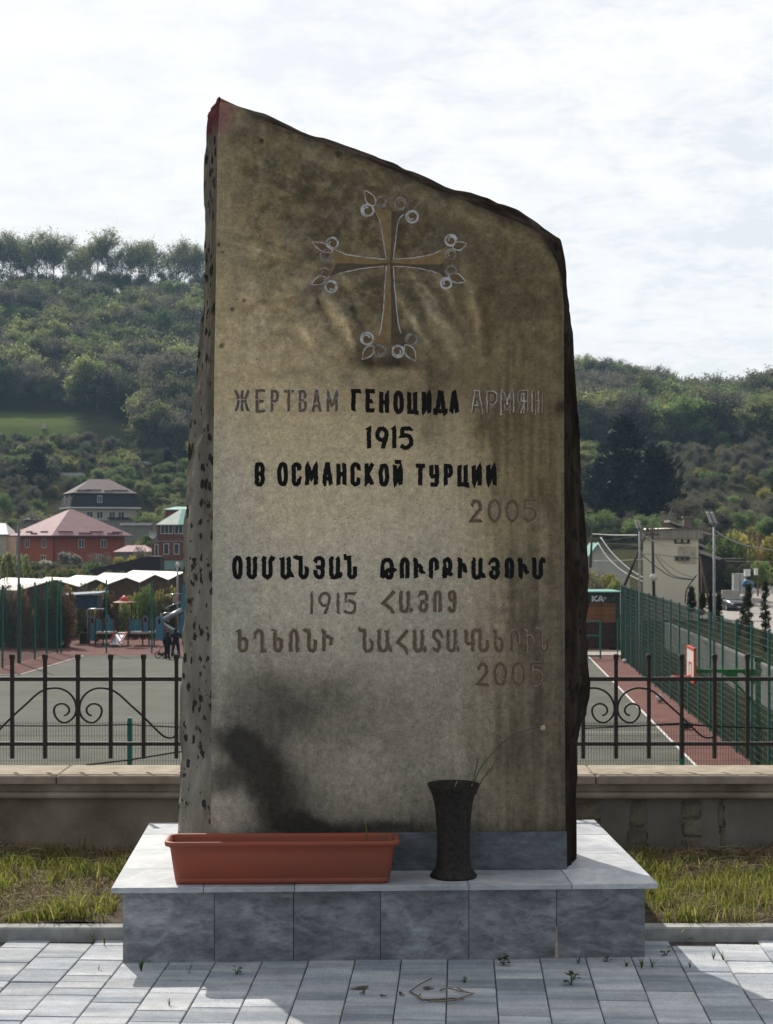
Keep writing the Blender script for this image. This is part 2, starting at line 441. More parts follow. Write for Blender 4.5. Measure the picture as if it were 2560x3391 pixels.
# rough body: loft of cross-sections from bottom to top
m_rough = bpy.data.materials.new('split_stone'); m_rough.use_nodes = True
t = m_rough.node_tree; b = t.nodes['Principled BSDF']
tcn = N(t, 'ShaderNodeTexCoord'); ov = tcn.outputs['Object']
sp = N(t, 'ShaderNodeSeparateXYZ'); L(t, ov, sp.inputs[0])
mp = N(t, 'ShaderNodeMapping'); mp.inputs['Scale'].default_value = (1, 1, .45); L(t, ov, mp.inputs[0])
n1 = NOISE(t, mp.outputs[0], 5, 7, .65)
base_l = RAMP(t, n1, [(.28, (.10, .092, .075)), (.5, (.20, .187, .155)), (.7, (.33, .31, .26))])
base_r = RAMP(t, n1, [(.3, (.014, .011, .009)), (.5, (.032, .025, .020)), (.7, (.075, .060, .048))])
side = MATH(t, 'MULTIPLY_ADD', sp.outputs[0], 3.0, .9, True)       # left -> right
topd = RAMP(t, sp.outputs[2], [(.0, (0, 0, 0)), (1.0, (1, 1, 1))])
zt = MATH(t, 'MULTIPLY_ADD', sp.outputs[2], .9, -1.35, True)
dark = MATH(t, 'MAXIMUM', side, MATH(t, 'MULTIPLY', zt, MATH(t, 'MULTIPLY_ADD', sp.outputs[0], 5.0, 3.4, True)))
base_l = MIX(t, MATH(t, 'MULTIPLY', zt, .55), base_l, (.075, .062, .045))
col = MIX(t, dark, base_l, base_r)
vo = N(t, 'ShaderNodeTexVoronoi'); vo.inputs['Scale'].default_value = 24; vo.inputs['Randomness'].default_value = 1
wv = N(t, 'ShaderNodeVectorMath', operation='ADD')
nz = N(t, 'ShaderNodeTexNoise'); nz.inputs['Scale'].default_value = 42; nz.inputs['Detail'].default_value = 5; L(t, ov, nz.inputs['Vector'])
sv = N(t, 'ShaderNodeVectorMath', operation='SCALE'); L(t, nz.outputs['Color'], sv.inputs[0]); sv.inputs['Scale'].default_value = .045
L(t, ov, wv.inputs[0]); L(t, sv.outputs[0], wv.inputs[1]); L(t, wv.outputs[0], vo.inputs['Vector'])
cellr = N(t, 'ShaderNodeSeparateColor'); L(t, vo.outputs['Color'], cellr.inputs[0])
thr = MATH(t, 'MULTIPLY_ADD', MATH(t, 'POWER', cellr.outputs[0], 1.8), .62, .10)
spot = MATH(t, 'MULTIPLY', MATH(t, 'SUBTRACT', thr, vo.outputs['Distance']), 9.0, None, True)
vo2 = N(t, 'ShaderNodeTexVoronoi'); vo2.inputs['Scale'].default_value = 10; L(t, wv.outputs[0], vo2.inputs['Vector'])
cr2 = N(t, 'ShaderNodeSeparateColor'); L(t, vo2.outputs['Color'], cr2.inputs[0])
sp2 = MATH(t, 'MULTIPLY', MATH(t, 'SUBTRACT', MATH(t, 'MULTIPLY', cr2.outputs[2], .40), vo2.outputs['Distance']), 8.0, None, True)
spot = MATH(t, 'MAXIMUM', spot, MATH(t, 'MULTIPLY', sp2, MATH(t, 'GREATER_THAN', NOISE(t, ov, 30, 5, .7), .42)))
zlo = MATH(t, 'GREATER_THAN', MATH(t, 'ADD', sp.outputs[2], MATH(t, 'MULTIPLY', n1, .3)), .66)
spot = MATH(t, 'MULTIPLY', MATH(t, 'MULTIPLY', spot, zlo), MATH(t, 'GREATER_THAN', cellr.outputs[1], .30))
col = MIX(t, MATH(t, 'MULTIPLY', spot, .9), col, (.022, .02, .018))
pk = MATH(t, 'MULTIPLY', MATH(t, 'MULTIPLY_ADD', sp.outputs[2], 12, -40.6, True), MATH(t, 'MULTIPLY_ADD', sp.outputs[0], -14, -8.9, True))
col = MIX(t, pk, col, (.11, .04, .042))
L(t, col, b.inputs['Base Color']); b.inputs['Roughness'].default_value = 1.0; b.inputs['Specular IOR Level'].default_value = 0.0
bn = N(t, 'ShaderNodeBump'); bn.inputs['Strength'].default_value = 1.0; bn.inputs['Distance'].default_value = .05
L(t, NOISE(t, mp.outputs[0], 9, 10, .66), bn.inputs['Height']); L(t, bn.outputs[0], b.inputs['Normal'])

rows = np.concatenate([np.linspace(280, 470, 56), np.linspace(474, 1000, 90), np.linspace(1008, 2885, 170)])
SN = 12
ring_n = None; vs = []
for j, r_ in enumerate(rows):
    fl = facept(float(FLx(max(r_, 338))), r_, .003); fr = facept(float(max(FRx(max(r_, 338)), FLx(max(r_, 338)) + 1)), r_, .003)
    z = fl.z
    # outer silhouettes, read at the depth where the flank is widest
    dl, dr = .26, .24
    d0 = max(0, 338 - r_) / 58 * .2
    zz = z
    def outer(tabf, d):
        # the pixel row of height zz seen at depth YF + d
        Y = YF + d; py = HOR + (CAMZ - zz) * F / Y
        return (float(tabf(py)) - 1280) * Y / F, Y
    xl, yl = outer(OLx, dl); xr, yr = outer(ORx, dr)
    if d0 > 0:
        fl.y += d0; fr.y += d0; fl.x = (float(OLx(HOR + (CAMZ - zz) * F / fl.y)) - 1280) * fl.y / F + .006; fr.x = fl.x + .006
        dl -= d0; dr -= d0
    xl = min(xl, fl.x - .004); xr = max(xr, fr.x + .004)
    th = .52
    sec = []
    wob = lambda k, s: (float(fbm(np.array(k * 1.7 + s), np.array(z * 4.0 + s), 4, .6)) - .5)
    # left flank, from the front corner backwards
    for k in range(SN + 1):
        u = k / SN
        d = u * (dl + .24); 
        g = min(1, d / dl)
        x = fl.x + (xl - fl.x) * (g ** .85) + (0 if u < 1e-6 else wob(k, 3.1) * .07 * math.sin(math.pi * min(1, u * 1.0)) * min(1, abs(xl - fl.x) * 12))
        if d > dl: x += (d - dl) * .35
        x = max(x, xl + (0.0 if g < 1 else 0.0))
        sec.append((x, fl.y + d))
    # back
    bl = sec[-1]
    for k in range(1, 8):
        u = k / 8; sec.append((bl[0] + (xr - .03 - bl[0]) * u, YF + th + wob(k, 8.2) * .05))
    for k in range(SN + 1):
        u = 1 - k / SN
        d = u * (dr + .26); g = min(1, d / dr)
        x = fr.x + (xr - fr.x) * (g ** .8) + (0 if u < 1e-6 else wob(k, 6.3) * .06 * math.sin(math.pi * min(1, u)) * min(1, abs(xr - fr.x) * 10))
        if d > dr: x -= (d - dr) * .25
        x = min(x, xr)
        sec.append((x, fr.y + d))
    ring_n = len(sec)
    # height jitter of the ring off the front keeps the split faces uneven
    for k, (x, y) in enumerate(sec):
        back = min(1, max(0, (y - YF) / .2))
        dz = (float(fbm(np.array(x * 7.0 + 30), np.array(y * 9.0 + z * .5), 3)) - .5) * .03 * back * (1 if 331 < r_ < 2870 else 0)
        if j < 3: dz = -abs(dz)
        vs.append((x, y, z + dz))
fs = []
for j in range(len(rows) - 1):
    for k in range(ring_n - 1):
        a = j * ring_n + k; fs.append((a, a + ring_n, a + ring_n + 1, a + 1))
fs.append(tuple(range(ring_n))); fs.append(tuple(range(len(rows) * ring_n - 1, (len(rows) - 1) * ring_n - 1, -1)))
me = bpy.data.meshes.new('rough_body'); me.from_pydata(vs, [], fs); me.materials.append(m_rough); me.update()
rb = onst(link('rough_body', me, stele)); rb['label'] = 'rough split flanks and broken top of the stone'

# ---- strokes: carved or painted letters, each a ribbon with a raised lip and a sunk bed
m_black = mat('black_letter_paint', (.007, .007, .008), (.015, .014, .013), 90, .8, spec=.08)
m_ochre = mat('ochre_carving', (.085, .062, .033), (.16, .112, .058), 60, .85, lo=.3, hi=.7)
m_ochre2 = mat('lit_ochre_carving', (.165, .112, .055), (.25, .175, .088), 45, .85, lo=.3, hi=.7)  # lit half of each cross arm, brightness painted into the ochre
m_pale = mat('pale_chipped_rim', (.12, .10, .075), (.28, .265, .235), 50, .85, lo=.38, hi=.64)
m_pale2 = mat('white_chipped_rim', (.22, .20, .17), (.50, .50, .50), 40, .85, lo=.35, hi=.62)

def arc(cx, cy, rx, ry, a0, a1, n=10):
    return [(cx + rx * math.cos(R(a0 + (a1 - a0) * i / n)), cy + ry * math.sin(R(a0 + (a1 - a0) * i / n))) for i in range(n + 1)]
RO = arc(.5, .5, .5, .5, 90, 450, 24)
def racetrack(x0, x1, y0, y1, r):
    p = arc(x1 - r, y1 - r, r, r, 0, 90, 4) + arc(x0 + r, y1 - r, r, r, 90, 180, 4) + arc(x0 + r, y0 + r, r, r, 180, 270, 4) + arc(x1 - r, y0 + r, r, r, 270, 360, 4)
    return p + [p[0]]
B5 = [(.95, 1), (.12, 1), (.10, .60)] + arc(.42, .32, .55, .33, 130, -140, 14)
G = {
 'Ж': [[(.5, 1), (.5, 0)], [(.02, 1), (.22, .62), (.22, .38), (.02, 0)], [(.98, 1), (.74, .62), (.74, .38), (.98, 0)], [(.22, .5), (.78, .5)]],
 'Е': [[(.95, 1), (.12, 1), (.12, 0), (.95, 0)], [(.12, .5), (.75, .5)]],
 'Р': [[(.12, 0), (.12, 1), (.6, 1)] + arc(.6, .74, .35, .26, 80, -90, 8) + [(.12, .48)]],
 'Т': [[(0, 1), (1, 1)], [(.5, 1), (.5, 0)]],
 'В': [[(.12, 0), (.12, 1), (.55, 1)] + arc(.55, .77, .33, .23, 80, -90, 7) + [(.12, .54)], [(.5, .54)] + arc(.55, .27, .38, .27, 80, -90, 7) + [(.12, 0)]],
 'А': [[(.0, 0), (.42, 1), (.58, 1), (1, 0)], [(.22, .28), (.78, .28)]],
 'М': [[(.08, 0), (.08, 1), (.5, .28), (.92, 1), (.92, 0)]],
 'Г': [[(.12, 0), (.12, 1), (.98, 1)]],
 'Н': [[(.1, 0), (.1, 1)], [(.9, 0), (.9, 1)], [(.1, .5), (.9, .5)]],
 'О': [racetrack(.05, .95, 0, 1, .38)],
 'Ц': [[(.08, 1), (.08, 0), (.98, 0), (.98, -.12)], [(.80, 1), (.80, 0)]],
 'И': [[(.1, 1), (.1, 0), (.9, 1), (.9, 0)]],
 'Й': [[(.1, 1), (.1, 0), (.9, 1), (.9, 0)], [(.15, 1.2), (.85, 1.2)]],
 'Д': [[(.0, -.12), (.0, .06), (1, .06), (1, -.12)], [(.18, .06), (.46, 1), (.62, 1), (.84, .06)]],
 'Я': [[(.9, 0), (.9, 1), (.4, 1)] + arc(.4, .74, .32, .26, 100, 270, 8) + [(.9, .48)], [(.5, .48), (.05, 0)]],
 'С': [[(.92, .72), (.92, .84)] + arc(.5, .80, .42, .2, 20, 160, 7) + arc(.5, .20, .42, .2, 200, 340, 7) + [(.92, .30)]],
 'К': [[(.12, 0), (.12, 1)], [(.95, 1), (.25, .52), (.95, 0)]],
 'У': [[(.08, 1), (.08, .55), (.22, .44), (.88, .44)], [(.88, 1), (.88, .12), (.75, .0), (.1, .0)]],
 '1': [[(.15, .93), (.62, 1), (.62, 0)]],
 '9': [arc(.5, .70, .42, .30, -20, 340, 18), [(.92, .70), (.86, .45), (.58, 0)]],
 '5': [B5],
 '2': [[(.06, .74)] + arc(.5, .70, .42, .30, 160, -25, 12) + [(.06, 0), (.98, 0)]],
 '0': [arc(.5, .5, .46, .5, 90, 450, 24)],
 'Օ': [racetrack(.06, .94, 0, 1, .36)],
 'Ս': [[(.02, 1), (.15, .97), (.15, .28)] + arc(.5, .22, .35, .22, 180, 360, 8) + [(.85, .97), (.72, 1)]],
 'Մ': [[(.0, 1), (.12, .97), (.12, .28)] + arc(.40, .22, .28, .22, 180, 360, 8) + [(.68, .9), (.80, 1), (1, .93)]],
 'Ա': [[(.04, 1), (.10, .97), (.10, .28)] + arc(.34, .20, .24, .20, 180, 300, 6), [(.58, 1), (.66, .97), (.66, .22), (.52, .0)], [(.60, .18), (.82, .16), (.93, .02)]],
 'Ն': [[(.0, 1.08), (.14, 1.0), (.42, 1.0), (.42, .28)] + arc(.67, .20, .25, .20, 180, 360, 8) + [(.92, .52)]],
 'Յ': [[(.06, .80)] + arc(.5, .78, .42, .22, 160, 0, 8) + [(.92, .65)] + arc(.5, .60, .42, .10, -20, -90, 4) + [(.22, .50)], [(.62, .50)] + arc(.5, .26, .42, .26, 50, -170, 10) + [(.08, .34)]],
 'Թ': [[(.1, 0), (.1, .70)] + arc(.42, .70, .32, .28, 180, 0, 8) + [(.74, .10)] + arc(.54, .16, .20, .16, -20, -180, 6) + [(.34, .22)] + arc(.56, .24, .22, .16, 180, 90, 5) + [(.85, .42), (1, .38)]],
 'Ո': [[(.1, 0), (.1, .70)] + arc(.5, .72, .40, .28, 180, 0, 9) + [(.9, 0)]],
 'Ւ': [[(.02, 1), (.22, .95), (.22, 0)], [(.22, .68), (.62, .66), (.74, .55), (.74, .40), (.98, .25)]],
 'Ր': [[(.1, 0), (.1, .70)] + arc(.5, .72, .40, .28, 180, 0, 9) + [(.9, .45)]],
 'Ք': [[(.20, 0), (.20, .74)] + arc(.52, .76, .32, .24, 180, 0, 8) + arc(.52, .56, .32, .16, 0, -80, 5) + [(.30, .42)], [(.0, .22), (.45, .24), (.80, .20), (1, .13)]],
 'Ի': [[(.02, 1), (.22, .95), (.22, 0)], [(.22, .70), (.66, .70), (.86, .60), (.86, .30)]],
 'Հ': [[(1, 1), (.02, .42), (.70, .16), (.95, -.08)]],
 'Ց': [arc(.56, .78, .34, .22, 0, 360, 12), [(.90, .76), (.90, .24)] + arc(.50, .24, .40, .24, 0, -170, 8)],
 'Ե': [[(.0, 1), (.20, .97), (.20, .24)] + arc(.55, .22, .35, .22, 180, 360, 8) + [(.90, .50), (.70, .58), (.20, .60)]],
 'Ղ': [[(.05, .62), (.05, .76)] + arc(.38, .76, .33, .24, 180, 0, 8) + [(.71, .0), (1.0, .0)]],
 'Ռ': [[(.1, 0), (.1, .70)] + arc(.45, .72, .35, .28, 180, 0, 9) + [(.80, .12), (.84, .04), (1, .08)]],
 'Տ': [[(1, .74)] + arc(.55, .82, .40, .18, 0, 170, 7) + [(.15, .70), (.80, .40)] + arc(.45, .20, .40, .20, 20, -170, 8)],
 'Կ': [[(.02, 1), (.12, .96), (.12, .46), (.28, .36), (.86, .36)], [(.86, 1), (.86, 0)]],
}
def stroke_ring(mb, pts, hw, prof, closed=False):
    """pts on the face in photograph pixels; prof: list of (offset factor, height in metres, material)"""
    n = len(pts); 
    base = len(mb.v); m = len(prof)
    for i, (x, y) in enumerate(pts):
        if closed: a = pts[(i - 1) % (n - 1)]; c = pts[(i + 1) % (n - 1)]
        else: a = pts[max(0, i - 1)]; c = pts[min(n - 1, i + 1)]
        d1 = np.array([x - a[0], y - a[1]]); d2 = np.array([c[0] - x, c[1] - y])
        l1 = np.hypot(*d1) or 1; l2 = np.hypot(*d2) or 1
        if np.hypot(*d1) < 1e-6: d1 = d2; l1 = l2
        if np.hypot(*d2) < 1e-6: d2 = d1; l2 = l1
        d = d1 / l1 + d2 / l2; ld = np.hypot(*d)
        d = d / ld if ld > 1e-6 else d1 / l1
        k = 1 / max(.55, ld / 2)
        nx, ny = -d[1] * k, d[0] * k
        for off, h, mi in prof:
            mb.v.append(tuple(facept(x + nx * off * hw, y + ny * off * hw, -h)))
    for i in range(n - 1):
        for q in range(m - 1):
            a = base + i * m + q
            mb.f.append((a, a + m, a + m + 1, a + 1)); mb.m.append(prof[q][2]); mb.sm.append(False)
def round_ends(pts, hw):
    """extend open strokes by half their width, with a slight wobble"""
    p = [tuple(q) for q in pts]
    def ext(a, b, k):
        d = (a[0] - b[0], a[1] - b[1]); l = math.hypot(*d) or 1
        return (a[0] + d[0] / l * k, a[1] + d[1] / l * k)
    if math.hypot(p[0][0] - p[-1][0], p[0][1] - p[-1][1]) < 1: return p, True
    e0 = ext(p[0], p[1], hw * .3); e1 = ext(p[-1], p[-2], hw * .3)
    return [e0] + p + [e1], False
def resample(pts, step):
    out = [pts[0]]
    for a, b in zip(pts, pts[1:]):
        l = math.hypot(b[0] - a[0], b[1] - a[1]); n = max(1, int(l / step))
        for i in range(1, n + 1): out.append((a[0] + (b[0] - a[0]) * i / n, a[1] + (b[1] - a[1]) * i / n))
    return out
rnd = random.Random(5)
def letter(ch, x0, x1, yt, yb, style, parent):
    hw0 = {'black': 7.2, 'ochre': 5.6, 'white': 5.6}[style]
    ins = hw0 * .9
    mb = MB()
    for stn, st in enumerate(G[ch]):
        if style != 'black' and ch in 'НА' and stn == len(G[ch]) - 1: st = [(.30, st[0][1]), (.70, st[0][1])]
        pts = [(x0 + ins + u * (x1 - x0 - 2 * ins), yb - ins - v * (yb - yt - 2 * ins)) for u, v in st]
        pts, closed = round_ends(pts, hw0)
        pts = resample(pts, 7)
        pts = [(x + rnd.uniform(-1.1, 1.1), y + rnd.uniform(-1.1, 1.1)) for x, y in pts]
        if closed: pts[-1] = pts[0]
        e = stn * .00012
        if style == 'black':
            prof = [(-1.0, .0002, 0), (-.92, .0012 + e, 0), (0, .0016 + e, 0), (.92, .0012 + e, 0), (1.0, .0002, 0)]
        else:
            prof = [(-1.25, .0002, 1), (-1.0, .0016 + e, 1), (-.62, .0012 + e, 0), (0, .0004 + e, 0), (.62, .0012 + e, 0), (1.0, .0016 + e, 1), (1.25, .0002, 1)]
        stroke_ring(mb, pts, hw0, prof, closed)
    mats = {'black': [m_black, m_black], 'ochre': [m_ochre, m_pale], 'white': [m_ochre, m_pale2]}[style]
    o = mb.build('letter', mats, parent); o.matrix_parent_inverse = Matrix.Identity(4)
    return o
def conv(ox, s, items): return [(c, ox + a * s, ox + b * s) for c, a, b in items]
LINES = [
 ('inscription', 1289, 1366, [('white', conv(680, .3713, [('Ж', 258, 405), ('Е', 440, 545), ('Р', 570, 665), ('Т', 695, 800), ('В', 820, 915), ('А', 945, 1040), ('М', 1070, 1195)])),
   ('black', conv(680, .3713, [('Г', 1295, 1400), ('Е', 1422, 1525), ('Н', 1545, 1645)]) + conv(1250, .3892, [('О', 135, 225), ('Ц', 250, 350), ('И', 372, 465), ('Д', 475, 595), ('А', 612, 695)])),
   ('white', conv(1250, .3892, [('А', 800, 895), ('Р', 925, 1020), ('М', 1045, 1165), ('Я', 1190, 1280), ('Н', 1310, 1405)]))]),
 ('inscription', 1413, 1489, [('black', [('1', 1210, 1232), ('9', 1240, 1290), ('1', 1292, 1316), ('5', 1322, 1370)])]),
 ('inscription', 1531, 1610, [('black', conv(680, .3713, [('В', 435, 537), ('О', 640, 740), ('С', 765, 860), ('М', 885, 1012), ('А', 1040, 1137), ('Н', 1165, 1265), ('С', 1288, 1390), ('К', 1415, 1510)])
     + conv(1250, .3892, [('О', 8, 102), ('Й', 128, 220), ('Т', 315, 415), ('У', 435, 530), ('Р', 558, 645), ('Ц', 675, 780), ('И', 798, 893), ('И', 920, 1018)]))]),
 ('inscription', 1653, 1729, [('ochre', conv(1250, .3892, [('2', 783, 897), ('0', 935, 1055), ('0', 1087, 1207), ('5', 1230, 1365)]))]),
 ('inscription', 1841, 1918, [('black', conv(680, .3713, [('Օ', 238, 337), ('Ս', 358, 472), ('Մ', 493, 632), ('Ա', 660, 797), ('Ն', 785, 932), ('Յ', 958, 1072), ('Ա', 1095, 1237), ('Ն', 1223, 1362)])
     + conv(1250, .4192, [('Թ', 12, 157), ('Ո', 173, 258), ('Ւ', 272, 377), ('Ր', 400, 490), ('Ք', 502, 602), ('Ի', 623, 714), ('Ա', 735, 862), ('Յ', 876, 970), ('Ո', 1002, 1082), ('Ւ', 1098, 1200), ('Մ', 1212, 1338)]))]),
 ('inscription', 1961, 2036, [('white', conv(680, .3713, [('1', 925, 975), ('9', 1000, 1130), ('1', 1160, 1207), ('5', 1230, 1357)]))]),
 ('inscription', 1955, 2030, [('ochre', conv(1250, .4192, [('Հ', 35, 142), ('Ա', 163, 292), ('Յ', 318, 407), ('Ո', 435, 514), ('Ց', 545, 628)]))]),
 ('inscription', 2083, 2160, [('ochre', conv(680, .3713, [('Ե', 275, 387), ('Ղ', 423, 552), ('Ե', 593, 697), ('Ռ', 738, 850), ('Ն', 868, 1000), ('Ի', 1023, 1152), ('Ն', 1353, 1507)]) + conv(1250, .4192, [('Ա', -10, 132)])),
   ('ochre', conv(1250, .4192, [('Հ', 148, 252), ('Ա', 273, 402), ('Տ', 428, 512), ('Ա', 538, 662), ('Կ', 683, 777), ('Ն', 755, 887), ('Ե', 908, 1002), ('Ր', 1038, 1127), ('Ի', 1143, 1242), ('Ն', 1240, 1362)]))]),
 ('inscription', 2193, 2271, [('ochre', conv(1250, .4192, [('2', 778, 887), ('0', 915, 1027), ('0', 1055, 1171), ('5', 1193, 1309)]))]),
]
LL = ['first line of Cyrillic letters, black in the middle and bare carved at both ends', 'black year under the first line', 'black Cyrillic line', 'carved year below the Cyrillic lines', 'black Armenian line',
      'carved year left in the sixth line', 'carved Armenian word in the sixth line', 'faint carved Armenian line', 'lowest carved year']
for (nm, yt, yb, runs), lb in zip(LINES, LL):
    e_ = bpy.data.objects.new(nm, None); COL.objects.link(e_); e_.parent = stele; e_.matrix_parent_inverse = SI; e_['label'] = lb
    for style, items in runs:
        for ch, a, c in items:
            y0, y1 = yt, yb
            if yt in (1289, 1531, 1841): 
                if a > 1250: y0, y1 = yt + 5, yb + 5 if yt == 1289 else yb + 1
            letter(ch, a, c, y0, y1, style, e_)

# ---- the carved cross
cross = bpy.data.objects.new('carved_cross', None); COL.objects.link(cross); cross.parent = stele; cross.matrix_parent_inverse = SI
cross['label'] = 'carved cross with leafed ends, ochre with white rims'
CZ = .3473
def c_(x, y): return (1000 + x * CZ, 580 + y * CZ)
def relief(rim_a, rim_b, ridge, ha, hb, hr):
    """two facets between rims and a central groove"""
    mb = MB(); n = len(ridge)
    for i in range(n):
        for (x, y), h in ((rim_a[i], ha), (ridge[i], hr), (rim_b[i], hb)):
            mb.v.append(tuple(facept(x, y, -h)))
    for i in range(n - 1):
        for q in (0, 1):
            a = i * 3 + q; mb.f.append((a, a + 3, a + 4, a + 1)); mb.m.append(q); mb.sm.append(False)
    return mb
def poly(pts, n):
    pts = [np.array(p, float) for p in pts]; d = [0]
    for a, b_ in zip(pts, pts[1:]): d.append(d[-1] + np.hypot(*(b_ - a)))
    # Catmull-Rom through the points
    out = []
    for s in np.linspace(0, d[-1], n):
        i = min(len(pts) - 2, max(0, int(np.searchsorted(d, s) - 1))); u = (s - d[i]) / max(1e-6, d[i + 1] - d[i])
        p0 = pts[max(0, i - 1)]; p1 = pts[i]; p2 = pts[i + 1]; p3 = pts[min(len(pts) - 1, i + 2)]
        q = .5 * ((2 * p1) + (-p0 + p2) * u + (2 * p0 - 5 * p1 + 4 * p2 - p3) * u * u + (-p0 + 3 * p1 - 3 * p2 + p3) * u ** 3)
        out.append(tuple(q))
    return out
m_oc_d = mat('shaded_ochre_carving', (.065, .052, .034), (.11, .086, .054), 55, .85, lo=.3, hi=.7)  # same ochre for the arm's shaded half, shade painted into the colour
ARMS = [  # rim a, rim b, ridge, index of the facet coloured as shaded
 ([c_(805, 800), c_(775, 620), c_(745, 450), c_(700, 350), c_(640, 285)], [c_(870, 800), c_(895, 600), c_(915, 450), c_(960, 380), c_(1050, 345)], [c_(838, 830), c_(850, 620), c_(852, 450), c_(852, 380), c_(852, 345)], 1),
 ([c_(805, 865), c_(790, 1100), c_(770, 1350), c_(735, 1530), c_(640, 1610)], [c_(870, 865), c_(890, 1150), c_(920, 1420), c_(960, 1550), c_(985, 1610)], [c_(838, 840), c_(848, 1100), c_(852, 1350), c_(850, 1500), c_(850, 1590)], 1),
 ([c_(800, 805), c_(620, 785), c_(440, 760), c_(350, 725), c_(235, 690)], [c_(785, 868), c_(600, 885), c_(420, 920), c_(330, 940), c_(270, 960)], [c_(830, 835), c_(620, 850), c_(450, 840), c_(400, 840), c_(330, 840)], 1),
 ([c_(870, 800), c_(1060, 790), c_(1240, 755), c_(1330, 710), c_(1395, 665)], [c_(880, 865), c_(1090, 885), c_(1260, 920), c_(1340, 955), c_(1375, 985)], [c_(845, 835), c_(1060, 850), c_(1260, 850), c_(1310, 850), c_(1355, 830)], 1)]
for ra, rb_, rg_, dk in ARMS:
    a = poly(ra, 26); c = poly(rb_, 26); g_ = poly(rg_, 26)
    relief(a, c, g_, .0012, .0012, .0005).build('cross_arm', [m_ochre2, m_oc_d] if dk else [m_oc_d, m_ochre2], cross)
    mb = MB()
    for e in (a[:22], c[:22]):
        e = [(x + rnd.uniform(-.5, .5), y + rnd.uniform(-.6, .6)) for x, y in resample(e, 9)]
        stroke_ring(mb, e, 2.1, [(-1, .0006, 0), (0, .0022, 0), (1, .0006, 0)])
    mb.build('arm_rim', m_pale2, cross)
def loop(cx, cy, r, a0=0, a1=360, bright=False):
    x, y = c_(cx, cy); r *= CZ * 1.08
    mb = MB()
    ph = (cx * 7 + cy * 13) % 360; hand = 1 if cx < 840 else -1
    pts = [(x + r * (1 - .62 * max(0, k - .55) / .45) * math.cos(R(ph + hand * k * 560)) + rnd.uniform(-.5, .5), y + r * (1 - .62 * max(0, k - .55) / .45) * math.sin(R(ph + hand * k * 560)) + rnd.uniform(-.5, .5)) for k in np.linspace(0, 1, 32)]
    disc = [(x + .8 * r * math.cos(q), y + .8 * r * math.sin(q)) for q in np.linspace(0, 2 * math.pi, 14)[:-1]]
    k = len(mb.v); mb.v += [tuple(facept(px_, py_, -.0014)) for px_, py_ in disc] + [tuple(facept(x, y, -.0022))]
    for i in range(13): mb.f.append((k + i, k + (i + 1) % 13, k + 13)); mb.m.append(1); mb.sm.append(False)
    stroke_ring(mb, pts, 3.1, [(-1.2, .0015, 0), (0, .0026, 0), (1.2, .0006, 0)])
    mb.build('scroll', [m_pale2 if bright else m_pale, m_ochre], cross)
def leaf(bx, by, tx, ty, w, bright=False):
    x0, y0 = c_(bx, by); x1, y1 = c_(tx, ty); w *= CZ * 1.25
    dx, dy = x1 - x0, y1 - y0; l = math.hypot(dx, dy); nx, ny = -dy / l, dx / l
    sd_ = [(x0 + dx * u + nx * w * math.sin(math.pi * u ** .8), y0 + dy * u + ny * w * math.sin(math.pi * u ** .8)) for u in np.linspace(0, 1, 12)]
    se_ = [(x0 + dx * u - nx * w * math.sin(math.pi * u ** .8), y0 + dy * u - ny * w * math.sin(math.pi * u ** .8)) for u in np.linspace(0, 1, 12)]
    md = [((p[0] + q[0]) / 2, (p[1] + q[1]) / 2) for p, q in zip(sd_, se_)]
    mb = relief(sd_, se_, md, .0014, .0014, .0022); mb.m = [1] * len(mb.m)
    for e in (sd_, se_): stroke_ring(mb, resample(e, 5), 2.5, [(-1, .0009, 0), (0, .0025, 0), (1, .0009, 0)])
    mb.build('carved_leaf', [m_pale2 if bright else m_pale, m_ochre], cross)
for q in ((755, 255, 46), (625, 335, 52, 0, 360, True), (940, 270, 50), (1050, 395, 52, 0, 360, True), (290, 650, 50, 0, 360, True), (228, 762, 48), (215, 940, 50), (280, 1062, 50, 0, 360, True), (1420, 620, 48, 0, 360, True), (1420, 755, 46),
          (1420, 912, 46), (1375, 1030, 48, 0, 360, True), (620, 1560, 52, 0, 360, True), (738, 1675, 50), (1045, 1562, 48), (915, 1680, 50, 0, 360, True)): loop(*q)
for q in ((690, 290, 600, 145, 34, True), (1010, 320, 1115, 225, 30), (290, 730, 100, 640, 30, True), (235, 975, 92, 1040, 30, True), (1440, 690, 1568, 655, 32, True), (1400, 955, 1560, 1015, 34, True), (680, 1630, 575, 1755, 34, True), (985, 1620, 1085, 1770, 36, True)): leaf(*q)
